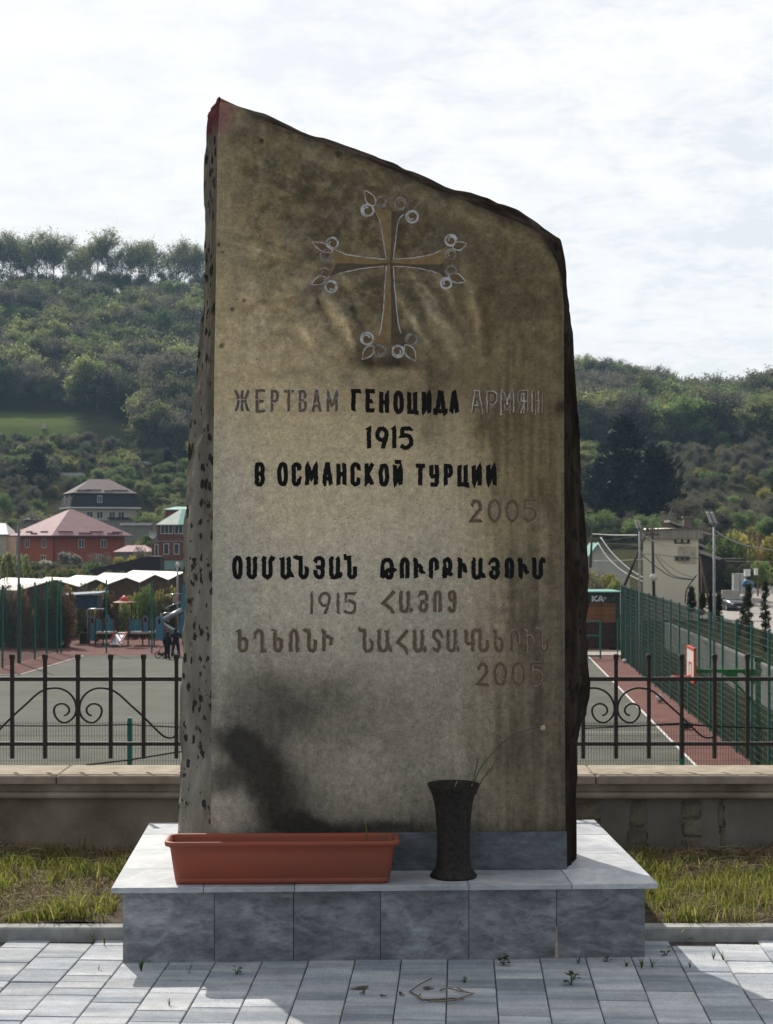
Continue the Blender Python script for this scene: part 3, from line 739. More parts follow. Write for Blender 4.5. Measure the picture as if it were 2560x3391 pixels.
# ================================================================== marble plinth
def marble(name, c_lo, c_mid, c_hi, scale=3.0, rough=.45):
    m = bpy.data.materials.new(name); m.use_nodes = True
    t = m.node_tree; b = t.nodes['Principled BSDF']
    tcn = N(t, 'ShaderNodeTexCoord'); oi = N(t, 'ShaderNodeObjectInfo')
    ad = N(t, 'ShaderNodeVectorMath', operation='ADD'); L(t, tcn.outputs['Object'], ad.inputs[0])
    sc = N(t, 'ShaderNodeVectorMath', operation='SCALE'); sc.inputs[0].default_value = (31, 17, 47); L(t, oi.outputs['Random'], sc.inputs['Scale']); L(t, sc.outputs[0], ad.inputs[1])
    rt = N(t, 'ShaderNodeMapping'); L(t, ad.outputs[0], rt.inputs[0])
    cm = N(t, 'ShaderNodeCombineXYZ'); L(t, MATH(t, 'MULTIPLY', oi.outputs['Random'], 5.0), cm.inputs[1]); L(t, MATH(t, 'MULTIPLY', oi.outputs['Random'], 3.0), cm.inputs[0]); L(t, cm.outputs[0], rt.inputs['Rotation'])
    rt.inputs['Scale'].default_value = (1, 1, 2.1)
    n1 = NOISE(t, rt.outputs[0], scale, 9, .70, .35)
    n2 = NOISE(t, rt.outputs[0], scale * 3.7, 8, .74, .2)
    c = RAMP(t, n1, [(.36, c_lo), (.5, c_mid), (.64, c_hi)])
    c = MIX(t, .45, c, RAMP(t, n2, [(.34, c_lo), (.66, c_hi)]))
    v = MATH(t, 'ABSOLUTE', MATH(t, 'SUBTRACT', NOISE(t, rt.outputs[0], scale * .7, 4, .55, .5), .5))
    vein = RAMP(t, v, [(0.0, (1, 1, 1)), (.010, (.5, .5, .5)), (.028, (0, 0, 0))])
    c = MIX(t, MATH(t, 'MULTIPLY', vein, .22), c, tuple(min(1, x * 1.35) for x in c_hi))
    f = MATH(t, 'MULTIPLY_ADD', oi.outputs['Random'], .28, .86)
    h = N(t, 'ShaderNodeVectorMath', operation='SCALE'); L(t, c, h.inputs[0]); L(t, f, h.inputs['Scale'])
    L(t, h.outputs[0], b.inputs['Base Color'])
    L(t, RAMP(t, n2, [(.3, (rough - .1,) * 3), (.7, (rough + .2,) * 3)]), b.inputs['Roughness'])
    b.inputs['Specular IOR Level'].default_value = .3
    return m
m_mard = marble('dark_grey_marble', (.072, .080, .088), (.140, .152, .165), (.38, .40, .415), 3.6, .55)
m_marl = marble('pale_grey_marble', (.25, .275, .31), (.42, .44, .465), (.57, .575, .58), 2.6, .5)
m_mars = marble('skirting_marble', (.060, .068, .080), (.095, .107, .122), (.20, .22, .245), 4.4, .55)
m_core = mat('mortar', (.20, .19, .175), (.30, .29, .27), 30, .95)

p0 = Vector(((407 - 1280) * 6.785 / F, 6.785, 0))
PA = math.atan2(.089, 2.109)
plinth = empty('marble_plinth', p0, PA, 'low plinth of grey marble slabs under the tall carved stone', 'plinth')
PW = 2.11; PD = 1.50; PH = .307; TH = .021
def kpl(mb, nm, mt): return mb.build(nm, mt, plinth)
core = MB(); core.box(.022, PW - .022, .022, PD - .02, -.10, PH - TH - .001); kpl(core, 'core', m_core)
jx = [0] + [((px - 407) / (2139 - 407)) * PW for px in (707, 968, 1256, 1550, 1843)] + [PW]
for i in range(6):
    mb = MB(); a = jx[i] + (.0014 if i else 0); c = jx[i + 1] - (.0014 if i < 5 else 0)
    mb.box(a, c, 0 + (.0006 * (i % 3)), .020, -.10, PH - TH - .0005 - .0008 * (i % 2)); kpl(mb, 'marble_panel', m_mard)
for s_ in (0, 1):
    for k in range(4):
        mb = MB(); y0 = .021 + k * (PD - .021) / 4; y1 = y0 + (PD - .021) / 4 - .002
        x0 = 0 if s_ == 0 else PW - .02
        mb.box(x0, x0 + .02, y0, y1, -.10, PH - TH - .001); kpl(mb, 'side_panel', m_mard)
tx = [-.043] + [((px - 370) / (2186 - 370)) * 2.2 - .043 for px in (673, 974, 1553, 1897)] + [2.157]
Yj = .38
for i in range(5):
    mb = MB(); a = tx[i] + (.0012 if i else 0); c = tx[i + 1] - (.0012 if i < 4 else 0)
    y1 = .355 if i == 0 else Yj
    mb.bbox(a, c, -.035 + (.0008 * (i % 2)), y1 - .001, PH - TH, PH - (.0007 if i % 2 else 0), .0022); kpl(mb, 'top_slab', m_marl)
for (a, c, ys) in ((-.043, .52, [.3555, .80, 1.20, PD + .02]), (1.60, 2.157, [Yj, .62, 1.10, PD + .02])):
    for k in range(len(ys) - 1):
        mb = MB(); mb.bbox(a, c, ys[k] + .001, ys[k + 1] - .001, PH - TH, PH - .0006 * (k % 2) - .0003, .0022); kpl(mb, 'top_slab', m_marl)
mb = MB(); mb.bbox(.522, 1.598, Yj + .001, PD + .02, PH - TH, PH - .0007, .002); kpl(mb, 'top_slab', m_marl)
# skirting in front of the stone foot
def inpl(v):
    q = v - p0; c, s = math.cos(-PA), math.sin(-PA); return (q.x * c - q.y * s, q.x * s + q.y * c, q.z)
xL = inpl(facept(694, 2880))[0]; xR = inpl(facept(1875, 2880))[0]; yS = inpl(facept(1280, 2880))[1]
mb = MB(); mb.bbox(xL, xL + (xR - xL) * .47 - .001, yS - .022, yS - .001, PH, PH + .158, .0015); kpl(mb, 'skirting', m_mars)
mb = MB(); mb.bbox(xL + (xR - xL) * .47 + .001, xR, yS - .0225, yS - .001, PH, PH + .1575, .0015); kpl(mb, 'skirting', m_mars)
mb = MB()
for k in range(9):
    z = .002 + k * .014; w = .007 * (1 - k / 11) * rnd.uniform(.6, 1.2)
    mb.box(jx[5] - w, jx[5] + w * .8, -.0025, .001, z, z + .0145)
kpl(mb, 'mortar_smear', mat('mortar_pale', (.36, .30, .24), (.50, .43, .35), 60, .95))

# ================================================================== planter
m_terra = mat('terracotta_plastic', (.285, .060, .028), (.225, .064, .038), 4, .55, bump=.25, bscale=420, spec=.4, bdist=.0012)
m_soil = mat('dry_soil', (.045, .03, .022), (.10, .07, .05), 60, .95, bump=.8, bscale=90)
def rrect(w, d, r, n=5):
    p = []
    for cx, cy, a in ((w / 2 - r, d / 2 - r, 0), (-w / 2 + r, d / 2 - r, 90), (-w / 2 + r, -d / 2 + r, 180), (w / 2 - r, -d / 2 + r, 270)):
        p += arc(cx, cy, r, r, a, a + 90, n)
    return p
pc_ = P(932, 2934, 6.80); 
planter = empty('flower_trough', (pc_.x, 6.897, .3075), PA * .6, 'long terracotta coloured plastic flower trough on the front edge of the marble plinth', 'planter')
HH = .176
def shell(levels, close_top=False, close_bot=True):
    mb = MB(); n = None
    for (w, d, r, z) in levels:
        p = rrect(w, d, r); n = len(p); mb.v += [(x, y, z) for x, y in p]
    for j in range(len(levels) - 1):
        for i in range(n):
            a = j * n + i; c = j * n + (i + 1) % n; mb.f.append((a, c, c + n, a + n)); mb.m.append(0); mb.sm.append(True)
    if close_bot: mb.f.append(tuple(range(n - 1, -1, -1))); mb.m.append(0); mb.sm.append(False)
    if close_top: mb.f.append(tuple(range((len(levels) - 1) * n, len(levels) * n))); mb.m.append(0); mb.sm.append(False)
    return mb
w0, w1, d0_, d1_ = .865, .915, .150, .182
def lerp(a, b, t): return a + (b - a) * t
lv = [(w0 - .008, d0_ - .008, .028, 0.0), (w0, d0_, .03, .006)]
for z in (.022, .0235, .0255, .027, .12, HH - .030):
    k = z / HH; ins = .0025 if z in (.0235, .0255) else 0
    lv.append((lerp(w0, w1, k) - ins, lerp(d0_, d1_, k) - ins, .032, z))
lv += [(w1 + .004, d1_ + .004, .034, HH - .024)]
body = shell(lv + [(w1 - .004, d1_ - .004, .032, HH - .006), (w1 - .010, d1_ - .010, .030, HH - .012), (w1 - .03, d1_ - .03, .028, .10)])
body.build('trough_body', m_terra, planter)
rim = shell([(w1 + .002, d1_ + .002, .034, HH - .022), (w1 + .030, d1_ + .024, .042, HH - .020), (w1 + .035, d1_ + .029, .044, HH - .010), (w1 + .033, d1_ + .027, .043, HH - .003), (w1 + .024, d1_ + .018, .040, HH), (w1 - .002, d1_ - .004, .034, HH - .002), (w1 - .006, d1_ - .008, .032, HH - .012)], close_bot=False)
rim.build('rolled_rim', m_terra, planter)
sl = shell([(w1 - .022, d1_ - .022, .03, .095), (w1 - .022, d1_ - .022, .03, .118)], True); sl.build('potting_soil', m_soil, planter)
m_straw = mat('dry_stalk', (.30, .22, .10), (.42, .33, .17), 40, .8)
m_ystalk = mat('yellow_stalk', (.16, .13, .03), (.22, .18, .05), 40, .8)
st = P(1218, 2790, 6.93)
mb = MB(); mb.tube([(st.x, 6.93, .42), (st.x - .004, 6.928, .49), (st.x - .010, 6.925, .548)], [.003, .0026, .001], 5)
mb.build('plant_stalk', m_ystalk, None, label='single yellow dried stalk growing out of the terracotta flower trough', cat='plant stalk')

# ================================================================== vase and dry flower
m_vase = mat('black_vase_glaze', (.009, .008, .007), (.034, .028, .022), 60, .6, bump=.6, bscale=70, spec=.25, bdist=.006)
vb = P(1502, 2907, 6.965)
vase = empty('flower_vase', (vb.x, 6.975, .3073), 0, 'tall black flared vase standing on the plinth before the stone', 'vase')
prof = [(.0, 0), (.094, 0), (.098, .006), (.090, .018), (.074, .040), (.069, .075), (.067, .12), (.068, .18), (.072, .24), (.077, .29), (.087, .335), (.101, .366), (.108, .380), (.1085, .384), (.105, .385), (.098, .370), (.082, .335), (.070, .28), (.060, .18)]
mb = MB(); mb.lathe(prof[:14], 40); mb.build('vase_wall', m_vase, vase)
mb = MB(); mb.lathe(prof[13:] + [(.0, .17)], 40); mb.build('vase_mouth', m_vase, vase)
V_ = lambda x, y, Y=6.98: P(1380 + x * .3114, 2380 + y * .3114, Y)
m_gstem = mat('green_dry_stem', (.035, .055, .035), (.06, .085, .045), 40, .7)
m_bstem = mat('brown_dry_stem', (.085, .055, .035), (.16, .10, .06), 40, .8)
m_petal = mat('dried_petal', (.42, .30, .17), (.55, .42, .26), 60, .8)
fl = empty('dried_flower', V_(590, 780), 0, 'long green dried flower stem arching out of the black vase to a small pale head', 'dried flower')
FLI = Matrix.Translation(-fl.location)
def rel(o, p): o.matrix_parent_inverse = Matrix.Translation(-Vector(p.location)); return o
pts = poly([(590, 780), (620, 650), (690, 510), (780, 400), (880, 290), (980, 200), (1080, 145), (1200, 115), (1310, 90)], 26)
mb = MB(); mb.tube([V_(x, y) for x, y in pts], [.0022] * 10 + [.0018] * 16, 5)
for x, y in ((690, 510), (860, 310), (1080, 148)): mb.ball(V_(x, y), .004, 6)
rel(mb.build('stem', m_gstem, fl), fl)
mb = MB(); hd = V_(1340, 95)
for k in range(14):
    a = k * 2.4; q = Vector((math.cos(a), math.sin(a * 1.3), math.sin(a))) * .008
    mb.tube([hd + q * .2, hd + q * .9 + Vector((.003, 0, -.002)), hd + q * 1.35], [.002, .0042, .001], 5)
mb.ball(hd, .0075, 8)
rel(mb.build('flower_head', m_petal, fl), fl)
def stemobj(pp, r, m, lab, extra=None):
    mb = MB(); mb.tube([V_(x, y, 6.98 + d) for x, y, d in pp], r, 5)
    if extra:
        for e in extra: mb.tube([V_(x, y, 6.98 + d) for x, y, d in e], r * .6, 4)
    return mb.build('dry_stem', m, None, label=lab, cat='dry stem', group='dry stems in the black vase')
stemobj([(575, 800, 0), (610, 620, 0), (640, 500, .01), (648, 420, .01)], .002, m_gstem, 'short upright green stem in the black vase with a brown tip', [[(640, 500, .01), (652, 470, .0), (662, 430, 0)]])
stemobj([(640, 770, 0), (700, 640, .01), (770, 560, .01), (830, 470, .02), (870, 395, .02)], .0022, m_bstem, 'reddish brown stem leaning right over the vase rim, forked at its tip', [[(770, 560, .01), (830, 510, .02), (900, 400, .02)], [(740, 580, .01), (760, 545, .0), (790, 530, 0)]])
stemobj([(630, 800, -.02), (670, 690, -.02), (760, 570, -.01)], .002, m_bstem, 'brown stem hugging the right lip of the black vase')
stemobj([(395, 800, .03), (412, 700, .03), (432, 665, .03)], .002, m_straw, 'short pale cut stalk left of the middle of the vase mouth')
stemobj([(500, 800, .03), (478, 700, .03), (466, 650, .03)], .003, m_bstem, 'short brown cut stalk in the middle of the vase mouth')
stemobj([(570, 790, -.03), (580, 740, -.03), (590, 700, -.03)], .002, m_straw, 'short straw coloured stub at the right of the vase mouth')

# ================================================================== paving
m_paver = bpy.data.materials.new('paver_concrete'); m_paver.use_nodes = True
t = m_paver.node_tree; b = t.nodes['Principled BSDF']
tcn = N(t, 'ShaderNodeTexCoord'); oi = N(t, 'ShaderNodeObjectInfo')
ge = N(t, 'ShaderNodeNewGeometry')
mp = N(t, 'ShaderNodeMapping'); mp.inputs['Scale'].default_value = (.7, 7.5, 1); mp.inputs['Rotation'].default_value = (0, 0, .0437); L(t, ge.outputs['Position'], mp.inputs[0])
ofs = N(t, 'ShaderNodeVectorMath', operation='SCALE'); ofs.inputs[0].default_value = (9, 23, 5); L(t, oi.outputs['Random'], ofs.inputs['Scale'])
av = N(t, 'ShaderNodeVectorMath', operation='ADD'); L(t, mp.outputs[0], av.inputs[0]); L(t, ofs.outputs[0], av.inputs[1])
band = NOISE(t, av.outputs[0], 1.0, 3, .55)
bc = RAMP(t, band, [(.34, (.185, .210, .243)), (.5, (.295, .312, .338)), (.68, (.40, .41, .42))])
rv = MATH(t, 'MULTIPLY_ADD', oi.outputs['Random'], .34, .83)
spk = NOISE(t, ge.outputs['Position'], 170, 4, .9)
f = MATH(t, 'MULTIPLY', rv, MATH(t, 'MULTIPLY_ADD', spk, 2.6, -.17))
drt = NOISE(t, ge.outputs['Position'], 9, 9, .8)
f = MATH(t, 'MULTIPLY', f, MATH(t, 'MULTIPLY_ADD', drt, 1.2, .40))
h = N(t, 'ShaderNodeVectorMath', operation='SCALE'); L(t, bc, h.inputs[0]); L(t, f, h.inputs['Scale'])
L(t, h.outputs[0], b.inputs['Base Color']); b.inputs['Roughness'].default_value = .85; b.inputs['Specular IOR Level'].default_value = .3
bn = N(t, 'ShaderNodeBump'); bn.inputs['Strength'].default_value = .5; bn.inputs['Distance'].default_value = .002
L(t, NOISE(t, ge.outputs['Position'], 240, 4, .8), bn.inputs['Height']); L(t, bn.outputs[0], b.inputs['Normal'])
m_joint = mat('joint_sand', (.055, .05, .045), (.11, .10, .09), 30, .95)
PV = math.atan(.04375)          # the courses run away to the upper right
pav = empty('pavement', (0, 0, 0), 0); pav['kind'] = 'structure'
ca_, sa_ = math.cos(-PV), math.sin(-PV)
def pv(u, w): return (u * ca_ - w * sa_, u * sa_ + w * ca_)     # u across, w along
CWD = .1865
pr = random.Random(11)
near = []; rest = MB()
meshes = {}
def paver_mesh(ln):
    if ln not in meshes:
        mb = MB(); g = .0021
        mb.bbox(-CWD / 2 + g, CWD / 2 - g, g, ln - g, -.05, 0, .0028)
        meshes[ln] = mb.mesh('paver', m_paver)
    return meshes[ln]
u0 = ((1956 - 1280) * (1.7 * F / 1606) / F) * math.cos(PV) - 5.93 * math.sin(PV) - .041
us = []
for ci in range(-22, 23):
    u = u0 + ci * CWD
    w = -3.0 + pr.random() * .3
    while w < 7.5:
        ln = pr.choice([.095, .14, .19, .19, .24, .285])
        x, y = pv(u, w + ln / 2)
        end = 7.17
        if y > end - .02: break
        vis = abs(x) < .2 + y * .236 and y > 5.72
        z = pr.uniform(-.0022, .0012); tl = (pr.uniform(-.006, .006), pr.uniform(-.006, .006))
        x0, y0 = pv(u, w)
        clip = None
        if y0 + ln > end: ln = max(.05, round((end - y0) / math.cos(PV), 3))
        # leave out pavers wholly under the plinth
        q = inpl(Vector((x, y, 0)))
        if .12 < q[0] < PW - .12 and .16 < q[1] < PD: w += ln; continue
        if vis:
            o = link('paver', paver_mesh(round(ln, 3)), pav, (x0, y0, z), (tl[0], tl[1], -PV))
        else:
            M = Matrix.Translation((x0, y0, z)) @ Matrix.Rotation(-PV, 4, 'Z')
            g = .0021; rest.bbox(-CWD / 2 + g, CWD / 2 - g, g, ln - g, -.04, 0, .0028, M=M)
        w += ln
ro = rest.build('pavers', m_paver, pav); ro['kind'] = 'stuff'
mb = MB(); mb.box(-4.6, 4.6, -4, 7.2, -.3, -.009); tag(mb.build('bedding', m_joint), kind='structure')
# plaza around and behind the camera
mb = MB(); mb.box(-40, 40, -60, -3.0, -.3, -.012); mb.box(-40, -4.1, -3, 7.2, -.3, -.012); mb.box(4.1, 40, -3, 7.2, -.3, -.012)
m_plaza = mat('plaza_concrete', (.26, .27, .28), (.34, .34, .34), 3, .9)
tag(mb.build('plaza', m_plaza), kind='structure')

# kerb
m_kerb = mat('kerb_concrete', (.25, .25, .24), (.38, .38, .365), 14, .9, bump=.5, bscale=200, bdist=.002, rand=.08)
for i, (xa, xb) in enumerate(((-4.0, -3.02), (-3.0, -2.02), (-2.0, -1.06), (1.075, 1.83), (1.835, 2.80), (2.81, 3.8))):
    mb = MB(); mb.bbox(0, xb - xa, 0, .085, -.2, .053, .007)
    o = mb.build('kerb_stone', m_kerb, None, loc=(xa, 7.165 + (.004 if i % 2 else 0) + (.012 * abs(i - 2.5) / 2.5 if i > 2 else -.0), 0), rot=(0, 0, 0)); o['kind'] = 'structure'

# ================================================================== verge, grass
WY = 8.80      # coping front
m_earth = mat('earth', (.050, .036, .024), (.12, .09, .06), 14, .95, bump=.8, bscale=60, bdist=.02)
gx = np.linspace(-7, 7, 180); gy = np.linspace(7.245, 9.15, 40)
XX, YY = np.meshgrid(gx, gy)
ZZ = .045 + (fbm(XX * 2.2, YY * 2.2, 4) - .5) * .045 + .02 * (YY - 7.2)
mb = MB(); mb.v = list(zip(XX.ravel(), YY.ravel(), ZZ.ravel()))
nx_ = len(gx)
mb.f = [(j * nx_ + i, j * nx_ + i + 1, (j + 1) * nx_ + i + 1, (j + 1) * nx_ + i) for j in range(len(gy) - 1) for i in range(nx_ - 1)]
mb.m = [0] * len(mb.f); mb.sm = [True] * len(mb.f)
tag(mb.build('verge', m_earth), kind='structure')
def zg(x, y): return float(.045 + (fbm(np.array(x * 2.2), np.array(y * 2.2), 4) - .5) * .045 + .02 * (y - 7.2))

def leafmat(name, cols, rough=.6, trans=.45, attr=False):
    m = bpy.data.materials.new(name); m.use_nodes = True
    t = m.node_tree; b = t.nodes['Principled BSDF']
    ge = N(t, 'ShaderNodeNewGeometry')
    r = ge.outputs['Random Per Island']
    n = len(cols)
    c = RAMP(t, r, [(i / max(1, n - 1), cc) for i, cc in enumerate(cols)])
    if attr:
        oi = N(t, 'ShaderNodeObjectInfo')
        f = MATH(t, 'MULTIPLY_ADD', oi.outputs['Random'], 1.0, .5)
        h = N(t, 'ShaderNodeVectorMath', operation='SCALE'); L(t, c, h.inputs[0]); L(t, f, h.inputs['Scale']); c = h.outputs[0]
    L(t, c, b.inputs['Base Color']); b.inputs['Roughness'].default_value = rough; b.inputs['Specular IOR Level'].default_value = .25
    tr = N(t, 'ShaderNodeBsdfTranslucent'); 
    h2 = N(t, 'ShaderNodeVectorMath', operation='SCALE'); L(t, c, h2.inputs[0]); h2.inputs['Scale'].default_value = 1.5
    L(t, h2.outputs[0], tr.inputs[0])
    mx = N(t, 'ShaderNodeMixShader'); mx.inputs[0].default_value = trans
    L(t, b.outputs[0], mx.inputs[1]); L(t, tr.outputs[0], mx.inputs[2])
    L(t, mx.outputs[0], t.nodes['Material Output'].inputs[0])
    return m
m_grass = leafmat('grass_blade', [(.075, .095, .014), (.12, .15, .022), (.18, .21, .035), (.16, .14, .05), (.28, .27, .08)], .5, .5)
m_dgrass = leafmat('dry_grass', [(.16, .12, .065), (.25, .19, .11), (.10, .07, .04), (.32, .25, .16)], .8, .25)
def blades(name, n, xr, yr, hr, mtl, wid=.0035, lean=.5, flat=False, seed=1, dens=None, skip=True, **kw):
    rg = np.random.RandomState(seed)
    x = rg.uniform(*xr, n * 3); y = rg.uniform(*yr, n * 3)
    if dens is not None:
        k = rg.rand(n * 3) < dens(x, y); x = x[k]; y = y[k]
    x = x[:n]; y = y[:n]; m = len(x)
    if skip:
        pass
    z = .045 + (fbm(x * 2.2, y * 2.2, 4) - .5) * .045 + .02 * (y - 7.2)
    a = rg.uniform(0, 2 * np.pi, m); h = rg.uniform(*hr, m) * (.55 + .9 * fbm(x * 3 + 5, y * 3, 3)); l = rg.uniform(.1, 1, m) * lean * h
    b2 = rg.uniform(0, 2 * np.pi, m)
    w = wid * rg.uniform(.6, 1.4, m)
    dx, dy = np.cos(a) * w, np.sin(a) * w
    lx, ly = np.cos(b2) * l, np.sin(b2) * l
    if flat: z0 = z + rg.uniform(.0, .03, m)
    else: z0 = z - .005
    V = np.zeros((m, 5, 3))
    V[:, 0] = np.stack([x - dx, y - dy, z0], 1); V[:, 1] = np.stack([x + dx, y + dy, z0], 1)
    V[:, 2] = np.stack([x - dx * .8 + lx * .4, y - dy * .8 + ly * .4, z0 + h * .6], 1); V[:, 3] = np.stack([x + dx * .8 + lx * .4, y + dy * .8 + ly * .4, z0 + h * .6], 1)
    V[:, 4] = np.stack([x + lx, y + ly, z0 + h * (.35 if flat else .95)], 1)
    me = bpy.data.meshes.new(name)
    base = (np.arange(m) * 5)[:, None]
    q = (base + np.array([0, 1, 3, 2])).ravel(); tr_ = (base + np.array([2, 3, 4])).ravel()
    loops = np.concatenate([q, tr_]); nl = len(loops)
    me.vertices.add(m * 5); me.vertices.foreach_set('co', V.ravel())
    me.loops.add(nl); me.loops.foreach_set('vertex_index', loops.astype(np.int32))
    starts = np.concatenate([np.arange(m) * 4, m * 4 + np.arange(m) * 3]).astype(np.int32)
    me.polygons.add(2 * m); me.polygons.foreach_set('loop_start', starts)
    me.update(calc_edges=True); me.validate()
    me.materials.append(mtl)
    o = link(name, me); return tag(o, **kw)
inp = lambda x, y: (x > -1.20) & (x < 1.16) & (y < 8.4)
def dens_g(x, y):
    n = fbm(x * 2.6 + 3, y * 3.2, 3); nearw = sm01(8.75, 8.35, y)
    n2 = fbm(x * 9 + 13, y * 9, 3)
    return np.where(inp(x, y), 0, sm01(.34, .60, n) * .8 * sm01(.40, .62, n2) + .06) * (.08 + .92 * nearw)
blades('grass', 22000, (-2.4, 2.4), (7.26, 8.85), (.03, .105), m_grass, .0027, .9, seed=3, dens=dens_g, kind='stuff', label='short bright spring grass on the verge behind the kerb')
def dens_d(x, y):
    n = fbm(x * 2.6 + 3, y * 3.2, 3)
    return np.where(inp(x, y), 0, sm01(.70, .36, n) + .25)
blades('dry_grass', 12000, (-2.4, 2.4), (7.26, 8.8), (.015, .05), m_dgrass, .0022, 2.4, True, seed=4, dens=dens_d, kind='stuff', label='dry straw and dead stalks lying among the verge grass')
# long straws
mb = MB(); q = random.Random(9)
for i in range(230):
    sx = q.choice((-1, 1)); x = sx * q.uniform(1.2, 2.15); y = q.uniform(7.3, 8.7); a = q.uniform(-.6, .6) + (math.pi if q.random() < .5 else 0); l = q.uniform(.05, .26)
    z = zg(x, y) + q.uniform(.01, .045)
    if x + math.cos(a) * l > -1.18 and sx < 0: continue
    if x + math.cos(a) * l < 1.15 and sx > 0: continue
    mb.tube([(x, y, z), (x + math.cos(a) * l * .5, y + math.sin(a) * l * .5, z + q.uniform(0, .02)), (x + math.cos(a) * l, y + math.sin(a) * l, z - .005)], q.uniform(.0010, .0022), 4)
mb.build('straw_litter', mat('straw', (.30, .24, .15), (.46, .38, .26), 20, .85), kind='stuff', label='long pale dead stems strewn over the verge')
# dead leaves and small stones lying on the verge
m_dleaf = mat('dead_leaf', (.16, .085, .04), (.28, .17, .09), 50, .85, rand=.3)
for i, (px, py, s) in enumerate(((212, 3028, .030), (222, 2985, .022), (2395, 2948, .028), (2330, 2975, .022))):
    Y = (CAMZ - .06) * F / (py - HOR); p = P(px, py, Y)
    mb = MB(); mb.add([(-s, 0, 0), (0, -s * .5, .006), (s, 0, .003), (0, s * .5, .01), (0, 0, .014)], [(0, 1, 4), (1, 2, 4), (2, 3, 4), (3, 0, 4)])
    mb.build('dead_leaf', m_dleaf, None, loc=(p.x, p.y, zg(p.x, p.y) + .02), rot=(.2, .1, i * 1.3),
             label=['brown dead leaf near the kerb in the left-hand grass', 'curled brown leaf deeper in the left-hand grass', 'crumpled brown leaf in the right-hand grass', 'small brown leaf near the kerb in the right-hand grass'][i], cat='dead leaf', group='dead leaves in the grass')

# ---- weeds between the pavers
m_weed = leafmat('weed_leaf', [(.03, .055, .015), (.05, .08, .02), (.07, .10, .03)], .6, .4)
def weed(px, py, h, n, kind, lab, z=0.0):
    Y = (CAMZ - z) * F / (py - HOR); p = P(px, py, Y); q = random.Random(int(px))
    mb = MB()
    for i in range(n):
        a = q.uniform(0, 6.28); l = h * q.uniform(.3, .9)
        if kind == 'grass':
            hh = h * q.uniform(.6, 1.1); dx, dy = math.cos(a), math.sin(a); w = .0016
            mb.add([(-dy * w, dx * w, 0), (dy * w, -dx * w, 0), (dx * l * .3 + dy * w, dy * l * .3 - dx * w, hh * .6), (dx * l * .3 - dy * w, dy * l * .3 + dx * w, hh * .6), (dx * l * .9, dy * l * .9, hh)], [(0, 1, 2, 3), (3, 2, 4)])
        else:
            w = h * .22; dx, dy = math.cos(a), math.sin(a); r0 = q.uniform(.0, .4) * h; zz = q.uniform(.2, .9) * h
            c = Vector((dx * r0, dy * r0, zz)); e = c + Vector((dx * w * 2, dy * w * 2, w * q.uniform(-.3, .8)))
            s_ = Vector((-dy * w, dx * w, 0)); md = (c + e) / 2 + Vector((0, 0, .003))
            mb.add([c, md + s_, e, md - s_], [(0, 1, 2, 3)])
            mb.tube([(0, 0, 0), c], .0008, 3)
    mb.build('weed', m_weed, None, loc=(p.x, p.y, z - .004), label=lab, cat='weed', group='weeds in the paving joints')
WD = [(310, 3122, .045, 7, 'grass', 'grass tuft in a paving joint beside the kerb, left of the plinth'), (345, 3130, .05, 6, 'grass', 'thin grass tuft just left of the plinth corner'),
 (468, 3215, .065, 12, 'grass', 'largest grass tuft in the joint below the left plinth corner'), (625, 3225, .06, 7, 'grass', 'tall thin tuft in front of the second marble panel'),
 (560, 3330, .035, 8, 'grass', 'small tuft in sunlit paving near the bottom edge'), (325, 3210, .04, 4, 'grass', 'single thin tuft on the lit paving left of the plinth'),
 (782, 3225, .035, 10, 'leafy', 'small leafy weed in front of the second marble joint'), (1030, 3172, .02, 9, 'leafy', 'tiny green weed at the foot of the middle marble panels'),
 (1668, 3195, .05, 14, 'leafy', 'leafy weed in front of the fifth marble panel'), (1590, 3168, .035, 12, 'leafy', 'low leafy weed at the plinth foot right of the fourth panel'),
 (1640, 3170, .02, 7, 'leafy', 'tiny weed hugging the foot of the fifth panel'), (1892, 3260, .055, 14, 'leafy', 'branching weed in the paving joint before the right panel'),
 (1538, 3252, .022, 9, 'leafy', 'flat weed in the middle of the shaded paving'), (1915, 3190, .04, 10, 'grass', 'tuft at the plinth foot left of the last panel'),
 (2010, 3185, .03, 8, 'leafy', 'small weed against the last marble panel'), (2075, 3200, .035, 12, 'grass', 'grass tuft near the right plinth corner'), (2125, 3205, .05, 11, 'grass', 'spiky tuft nearest the right plinth corner'),
 (2160, 3203, .045, 11, 'grass', 'spiky tuft just right of the plinth corner'), (2205, 3165, .04, 9, 'leafy', 'weed in the joint right of the plinth beside the kerb'), (2285, 3205, .03, 8, 'grass', 'low tuft on the shaded paving right of the plinth'),
 (2363, 3175, .055, 8, 'grass', 'tuft on the edge of the lit paving at right'), (2395, 3178, .05, 6, 'grass', 'thin tuft in the lit joint at far right'), (2437, 3095, .045, 12, 'leafy', 'broad weed growing at the foot of the right-hand kerb')]
for w_ in WD: weed(*w_)
